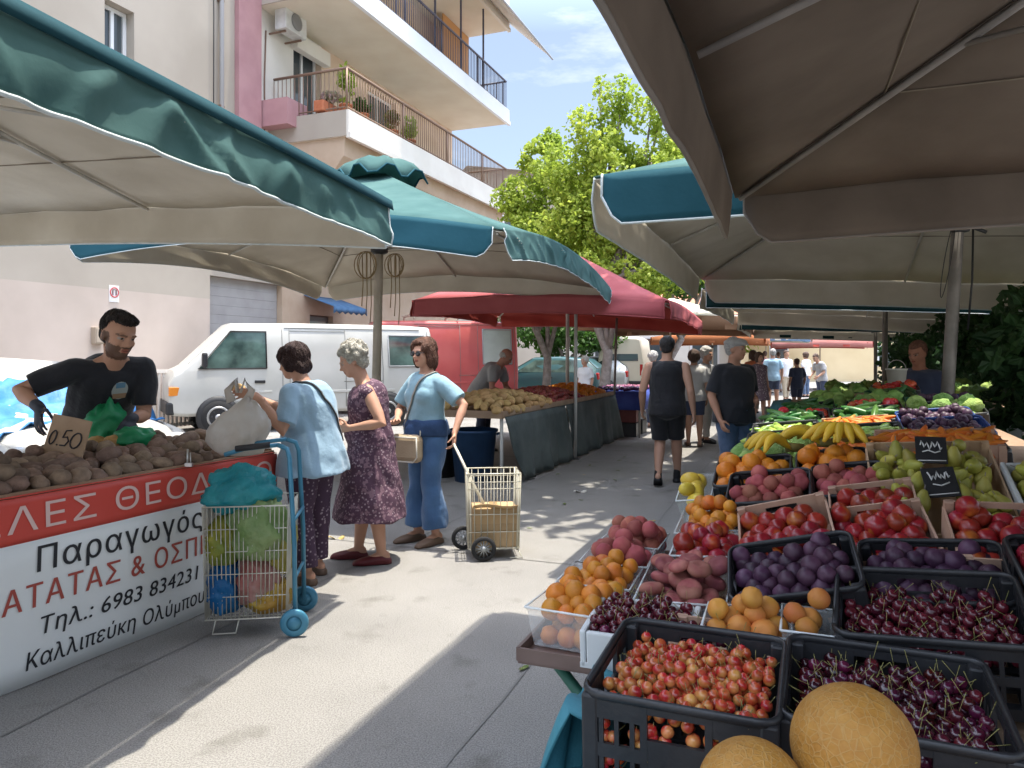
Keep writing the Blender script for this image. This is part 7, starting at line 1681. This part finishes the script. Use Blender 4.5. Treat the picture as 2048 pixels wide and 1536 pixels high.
c = crate('punnet', 'clear punnet of red nectarines before the apricots at the cloth edge', S(2.24, -.255, .95), .18, .20, .085, 4, 8, 0); fill(c, NEC, .056, 1.0, 'red nectarine in the punnet by the teal cloth edge', 'nectarine', 'nectarines in the punnet by the cloth edge', 'nectarine', 68, 2, .01, .5)
# peaches and citrus rows
for k, (a, w, z, sx, sy, me, d, kind, lab, ll, cat) in enumerate([(2.67, -.10, 1.055, .26, .24, PEA, .058, 'black', 'black crate of pink peaches in the fifth row', 'pink peach in the black crate of the fifth row', 'peach'), (2.70, .15, 1.09, .22, .24, PEA, .058, 'black', 'black crate of rosy peaches left of the pears', 'rosy peach in the black crate left of the pears', 'peach'),
    (2.98, -.17, 1.06, .27, .25, ORA, .062, 'black', 'black crate of oranges behind the pink peaches', 'orange in the left orange crate', 'orange'), (2.98, .11, 1.10, .24, .25, ORA, .062, 'black', 'black crate of oranges under the bananas', 'orange in the right orange crate', 'orange'), (2.9, -.37, 1.0, .12, .22, LEM, .055, 'punnet', 'clear punnet of lemons at the teal cloth edge', 'lemon in the punnet at the cloth edge', 'lemon')]):
    c = crate(kind, lab, S(a, w, z), sx, sy, .11, 8, 16, 0); fill(c, me, d, .98, ll, cat, cat + 's: ' + lab[-30:], cat, 70 + k, 2, .012, .5)
def banana_bunch(label, loc, rz, n=6, sc=1.0):
    t = thing('banana_bunch', label, 'bananas', loc, rz, 'bananas on the fruit stall'); t.scale = (sc,) * 3
    for i in range(n):
        a = (i - n / 2 + .5) * .26; pts = []; rr = []
        for k in range(9):
            q = k / 8; ph = -.2 + q * 1.75; x = .085 * math.sin(ph) * 1.1; z = -.06 + .085 * math.cos(ph * .95); pts.append(V((.02 + .15 * q, 0, .045 * math.sin(PI * q) + .01))); rr.append([.006, .010, .015, .0165, .017, .0165, .015, .011, .005][k])
        rot = rz3(a) @ rx3(a * .5); b = MB(); b.tube([rot @ p for p in pts], rr, 8); b.build('banana', m_banana, t)
    b = MB(); b.tube([V((-.03, 0, .012)), V((.03, 0, .014))], [.014, .018], 8); b.build('stalk', M('stalk', (.2, .16, .04), .7), t)
for k, (a, w, lab) in enumerate([(3.2, -.02, 'bunch of bananas at the left of the banana row'), (3.24, .10, 'bunch of bananas in the middle of the banana row'), (3.28, .23, 'bunch of bananas at the right of the banana row by the orange box'), (3.12, .17, 'front bunch of bananas lying over the right oranges')]): banana_bunch(lab, S(a, w, 1.115 + .02 * k), ST + R([200, 160, 215, 250][k]), 6, 1.15)
# pears
pm = crate('wood', 'deep wooden crate of pears with slatted side tilted toward the lane', S(2.64, .40, 1.10), .37, .52, .14, 4, 24, 0); m_, _d = pm
for k, xr in enumerate((-.105, .105)):
    c2 = (m_ @ Matrix.Translation((xr, 0, 0)), (.155, .5, .14)); fill(c2, PEAR, .056, 1.0, 'green pear in the %s column of the wooden crate' % ('left' if k == 0 else 'right'), 'pear', 'pears in the %s column' % ('left' if k == 0 else 'right'), 'pear', 80 + k, 2, .012, .5, sc=(.64, .8))
c = crate('foam', 'white foam tray of yellow pears on the right of the wooden pear crate', S(2.56, .67, 1.08), .15, .46, .08, 4, 22, 0); fill(c, PEAR, .058, 1.0, 'yellow pear in the white foam tray', 'pear', 'pears in the foam tray', 'pear', 83, 2, .01, .5, sc=(.66, .84))
m_chalkb = M('card_black', (.012, .012, .013), .6); m_chalk = M('chalk', (.62, .62, .6), .8)
for k, (y, seg) in enumerate([(.13, [[(-.036 + .0045 * i, .008 + .016 * math.sin(i * 1.55) + .006 * math.sin(i * .7)) for i in range(17)], [(-.03, -.024), (-.01, -.016), (.012, -.026), (.03, -.018)]]), (-.06, [[(-.034 + .0042 * i, .012 + .014 * math.sin(i * 1.9 + 1) + .007 * math.cos(i * .9)) for i in range(17)], [(-.026, -.02), (.0, -.028), (.028, -.017)]])]):
    q4 = m_ @ Matrix.Translation((.0, y, .185)) @ Matrix.Rotation(R(24), 4, 'X') @ Matrix.Rotation(R(-4 + 9 * k), 4, 'Z'); t = thing('price_card', ['black chalk price card stuck upper among the pears', 'black chalk price card stuck lower among the pears'][k], 'price card', q4.to_translation()); t.rotation_euler = q4.to_euler()
    b = MB(); b.box((0, 0, 0), (.09, .105, .004), None, 0, .001); b.build('card', m_chalkb, t); b = MB(); [b.tube([V((x * .85, z * .85 + .01, .0035)) for x, z in s_], .0022, 5) for s_ in seg]; b.tube([V((-.04, -.045, .0035)), V((.04, -.042, .0035))], .002, 5); b.build('lettering', m_chalk, t)
c = crate('carton', 'shallow orange carton of carrots behind the pear crate', S(3.12, .47, 1.20), .40, .18, .09, 3, 14, 0); fill(c, CARR, .035, 1.0, 'carrot in the shallow orange carton behind the pears', 'carrot', 'carrots in the shallow carton', 'carrot', 84, 1, .01, up=.3)
# the farther half of the stall: mixed crates
far = [(3.45, -.28, .10, 'green', CABS, .08, 'lettuce', 'lettuce in the green crate at the cloth edge beyond the oranges'), (3.45, .02, .13, 'black', CARR, .034, 'carrot', 'carrot in the black crate beyond the bananas'), (3.5, .42, .12, 'black', PLU, .052, 'plum', 'small dark plum in the black crate beyond the carrots'), (3.9, -.24, .14, 'black', PEP, .045, 'pepper', 'pale green pepper in the first pepper crate'), (3.9, .12, .14, 'black', PEP, .045, 'pepper', 'pale green pepper in the second pepper crate'), (3.95, .47, .13, 'blue', PLU, .055, 'plum', 'small plum in the blue crate past the peppers'), (4.35, -.24, .14, 'black', PEP, .05, 'pepper', 'green pepper in the third pepper crate'), (4.35, .12, .14, 'wood', CARR, .04, 'carrot', 'carrot in the wooden crate among the peppers'), (4.4, .5, .13, 'blue', PLU, .054, 'plum', 'dusky plum in the second blue crate past the peppers'), (4.85, -.2, .14, 'black', GRN, .06, 'courgette', 'courgette in the left crate beyond the peppers'), (4.85, .2, .14, 'black', GRN, .06, 'courgette', 'courgette in the middle crate beyond the peppers'), (4.9, .62, .12, 'black', CABS, .085, 'cabbage', 'cabbage in the crate before the stall keeper'), (5.35, -.15, .14, 'black', TOM, .062, 'tomato', 'tomato in the left tomato crate'), (5.35, .28, .14, 'black', TOM, .062, 'tomato', 'tomato in the right tomato crate'), (5.4, .7, .14, 'blue', PLU, .06, 'plum', 'dark plum in the far blue crate'), (5.9, -.1, .14, 'black', GRN, .06, 'courgette', 'courgette in the far left crate'), (5.9, .36, .12, 'green', CABS, .085, 'lettuce', 'lettuce in the far green crate'), (6.5, .0, .1, 'black', CABS, .085, 'cabbage', 'cabbage in the far black crate'), (6.5, .5, .14, 'green', GRN, .06, 'courgette', 'courgette in the farthest green crate'), (7.1, .1, .1, 'black', CABS, .085, 'cabbage', 'cabbage in the farthest black crate'), (7.15, .6, .14, 'black', TOM, .064, 'tomato', 'tomato in the farthest crate')]
for k, (a, w, h_, kind, me, d, cat, ll) in enumerate(far):
    h_ *= .75
    wd = .34 if cat not in ('cabbage', 'lettuce') else .36
    c = crate(kind, {'black': 'black', 'blue': 'blue', 'green': 'green', 'wood': 'wooden'}[kind] + ' crate holding each ' + ll.split(' in the ')[0] + ' of the ' + ll.split(' in the ')[1], S(a, w + .16, zt(a, w + .1) + h_ + (.045 if a < 5 else .02)), wd, .36, h_, 6, 9, 0, 'crates on the far half of the fruit stall'); fill(c, me, d, 1.0, ll, cat, cat + 's: ' + ll.split(' in the ')[1], cat, 100 + k, 2 if d > .05 else 1, .012, .45, up=.35 if me in (PEP, CARR, GRN, EGG) else None)
# things behind and beside
t = thing('bucket', 'pale plastic bucket hung on the thin pole beside the stall keeper', 'bucket', P(1793, 780, 6.9)); b = MB(); b.lathe([(.07, 0), (.09, .2), (.095, .2), (.095, .185), (.085, .19), (.066, .01), (.001, .01)], 18); b.build('body', M('bucket_pale', (.5, .5, .44), .5), t); b = MB(); b.tube([V((.09 * math.cos(PI * i / 8), 0, .19 + .09 * math.sin(PI * i / 8))) for i in range(9)], .004, 5); b.build('handle', m_iron_leg, t)
t = thing('crate_stack', 'dark stack of empty crates behind the pear crate at the right', 'crate', S(3.3, 1.55, 0), ST); b = MB(); [b.box((0, 0, .12 + k * .235), (.5, .4, .225), None, 0, .012) for k in range(4)]; b.build('body', m_blackplast, t)
t = thing('crate_stack', 'second dark crate stack at the right picture edge', 'crate', S(2.35, 1.6, 0), ST + .1); b = MB(); [b.box((0, 0, .12 + k * .235), (.55, .42, .225), None, 0, .012) for k in range(4)]; b.build('body', m_blackplast, t)
# green vegetable stall beyond
gs = thing('market_stall', 'farther stall of green vegetables under the last dark umbrella', 'market stall', S(12.4, 1.4), ST)
b = MB(); b.box((0, 0, .85), (2.0, 4.4, .05)); b.build('table_top', m_table, gs); b = MB()
b.sheet([[V((-1.02 - .04 * q, lerp(-2.2, 2.2, j / 30), .88 - .8 * q)) + V((.015 * math.sin(j * 1.7) * q, 0, 0)) for j in range(31)] for q in (0, .5, 1)], .004); b.sheet([[V((lerp(-1, 1, j / 14), -2.22 - .03 * q + .015 * math.sin(j * 1.9) * q, .88 - .8 * q)) for j in range(15)] for q in (0, .5, 1)], .004); b.build('skirt', M('skirt_white', (.42, .44, .42), .8, col2=(.5, .52, .5), scale=3), gs, fix=True)
for x in (-.9, .9):
    for y in (-2, 2): b = MB(); b.tube([V((x, y, 0)), V((x, y, .83))], .02, 8); b.build('leg', m_iron_leg, gs)
rg = random.Random(3)
for i in range(7):
    for j in range(15):
        k = (i + j // 4) % 3; spawn(['lettuce', 'courgette', 'cabbage'][k], [CAB, GRN, CAB][k], S(12.4 - 2.05 + j * .29 + rg.uniform(-.05, .05), 1.4 - .85 + i * .28 + rg.uniform(-.05, .05), .94 + .10 * i / 6 + rg.uniform(0, .04)), (rg.uniform(-.3, .3), rg.uniform(-.3, .3), rg.uniform(0, 6)), ['pale green lettuce on the farther green stall', 'courgette on the farther green stall', 'round cabbage on the farther green stall'][k], ['lettuce', 'courgette', 'cabbage'][k], ['lettuces on the farther stall', 'courgettes on the farther stall', 'cabbages on the farther stall'][k], rg.uniform(.9, 1.25))
# ------------------------------------------------------------------ light, sky, camera
SUN_EL = R(82); el = SUN_EL
hd = (W * .62 + U * .78).normalized()
sd = V((hd.x * math.cos(el), hd.y * math.cos(el), math.sin(el)))
w = bpy.data.worlds.new("World"); SC.world = w; w.use_nodes = True; nt = w.node_tree; N = nt.nodes; L = nt.links
bg = N['Background']; sky = N.new('ShaderNodeTexSky'); sky.sky_type = 'NISHITA'; sky.sun_disc = False; sky.sun_elevation = el; sky.sun_rotation = math.atan2(hd.x, hd.y); sky.dust_density = 1.6; sky.altitude = 100; sky.air_density = 1.0
tc = N.new('ShaderNodeTexCoord'); mp = N.new('ShaderNodeMapping'); mp.inputs['Scale'].default_value = (1.6, 1.6, 5.5); n1 = N.new('ShaderNodeTexNoise'); n1.inputs['Scale'].default_value = 1.7; n1.inputs['Detail'].default_value = 8; n1.inputs['Roughness'].default_value = .62
rp = N.new('ShaderNodeValToRGB'); rp.color_ramp.elements[0].position = .44; rp.color_ramp.elements[1].position = .66; rp.color_ramp.elements[0].color = (.14, .14, .14, 1); rp.color_ramp.elements[1].color = (.8, .8, .8, 1)
mx = N.new('ShaderNodeMixRGB'); mx.inputs[2].default_value = (7.6, 7.9, 8.3, 1)
L.new(tc.outputs['Generated'], mp.inputs['Vector']); L.new(mp.outputs[0], n1.inputs['Vector']); L.new(n1.outputs['Fac'], rp.inputs['Fac']); L.new(rp.outputs['Color'], mx.inputs[0]); L.new(sky.outputs[0], mx.inputs[1]); sx = N.new('ShaderNodeSeparateXYZ'); mr = N.new('ShaderNodeMapRange'); mr.inputs['From Min'].default_value = .40; mr.inputs['From Max'].default_value = .64; mr.inputs['To Min'].default_value = .49; mr.inputs['To Max'].default_value = 1.9
ml = N.new('ShaderNodeMixRGB'); ml.blend_type = 'MULTIPLY'; ml.inputs[0].default_value = 1
L.new(tc.outputs['Generated'], sx.inputs[0]); L.new(sx.outputs['Z'], mr.inputs['Value']); L.new(mx.outputs[0], ml.inputs[1]); L.new(mr.outputs['Result'], ml.inputs[2]); L.new(ml.outputs[0], bg.inputs['Color'])
bg.inputs['Strength'].default_value = .15
sl = bpy.data.lights.new('sun', 'SUN'); sl.energy = 2.8; sl.angle = R(.55); sl.color = (1, .93, .80); so = bpy.data.objects.new('sun', sl); COL.objects.link(so); so.rotation_euler = sd.to_track_quat('Z', 'Y').to_euler(); so.location = (0, 0, 30)
cam = bpy.data.cameras.new('camera'); co = bpy.data.objects.new('camera', cam); COL.objects.link(co); co.location = (0, 0, CZ); co.rotation_euler = (R(90), 0, 0)
cam.sensor_width = 36; cam.lens = F / 2048 * 36; cam.shift_y = -(768 - 712) / 2048; cam.clip_start = .05; cam.clip_end = 600; SC.camera = co
SC.view_settings.view_transform = 'Standard'; SC.view_settings.look = 'None'; SC.view_settings.exposure = 1.53; SC.view_settings.gamma = 1
SC.cycles.max_bounces = 8; SC.cycles.diffuse_bounces = 5; SC.cycles.transparent_max_bounces = 16
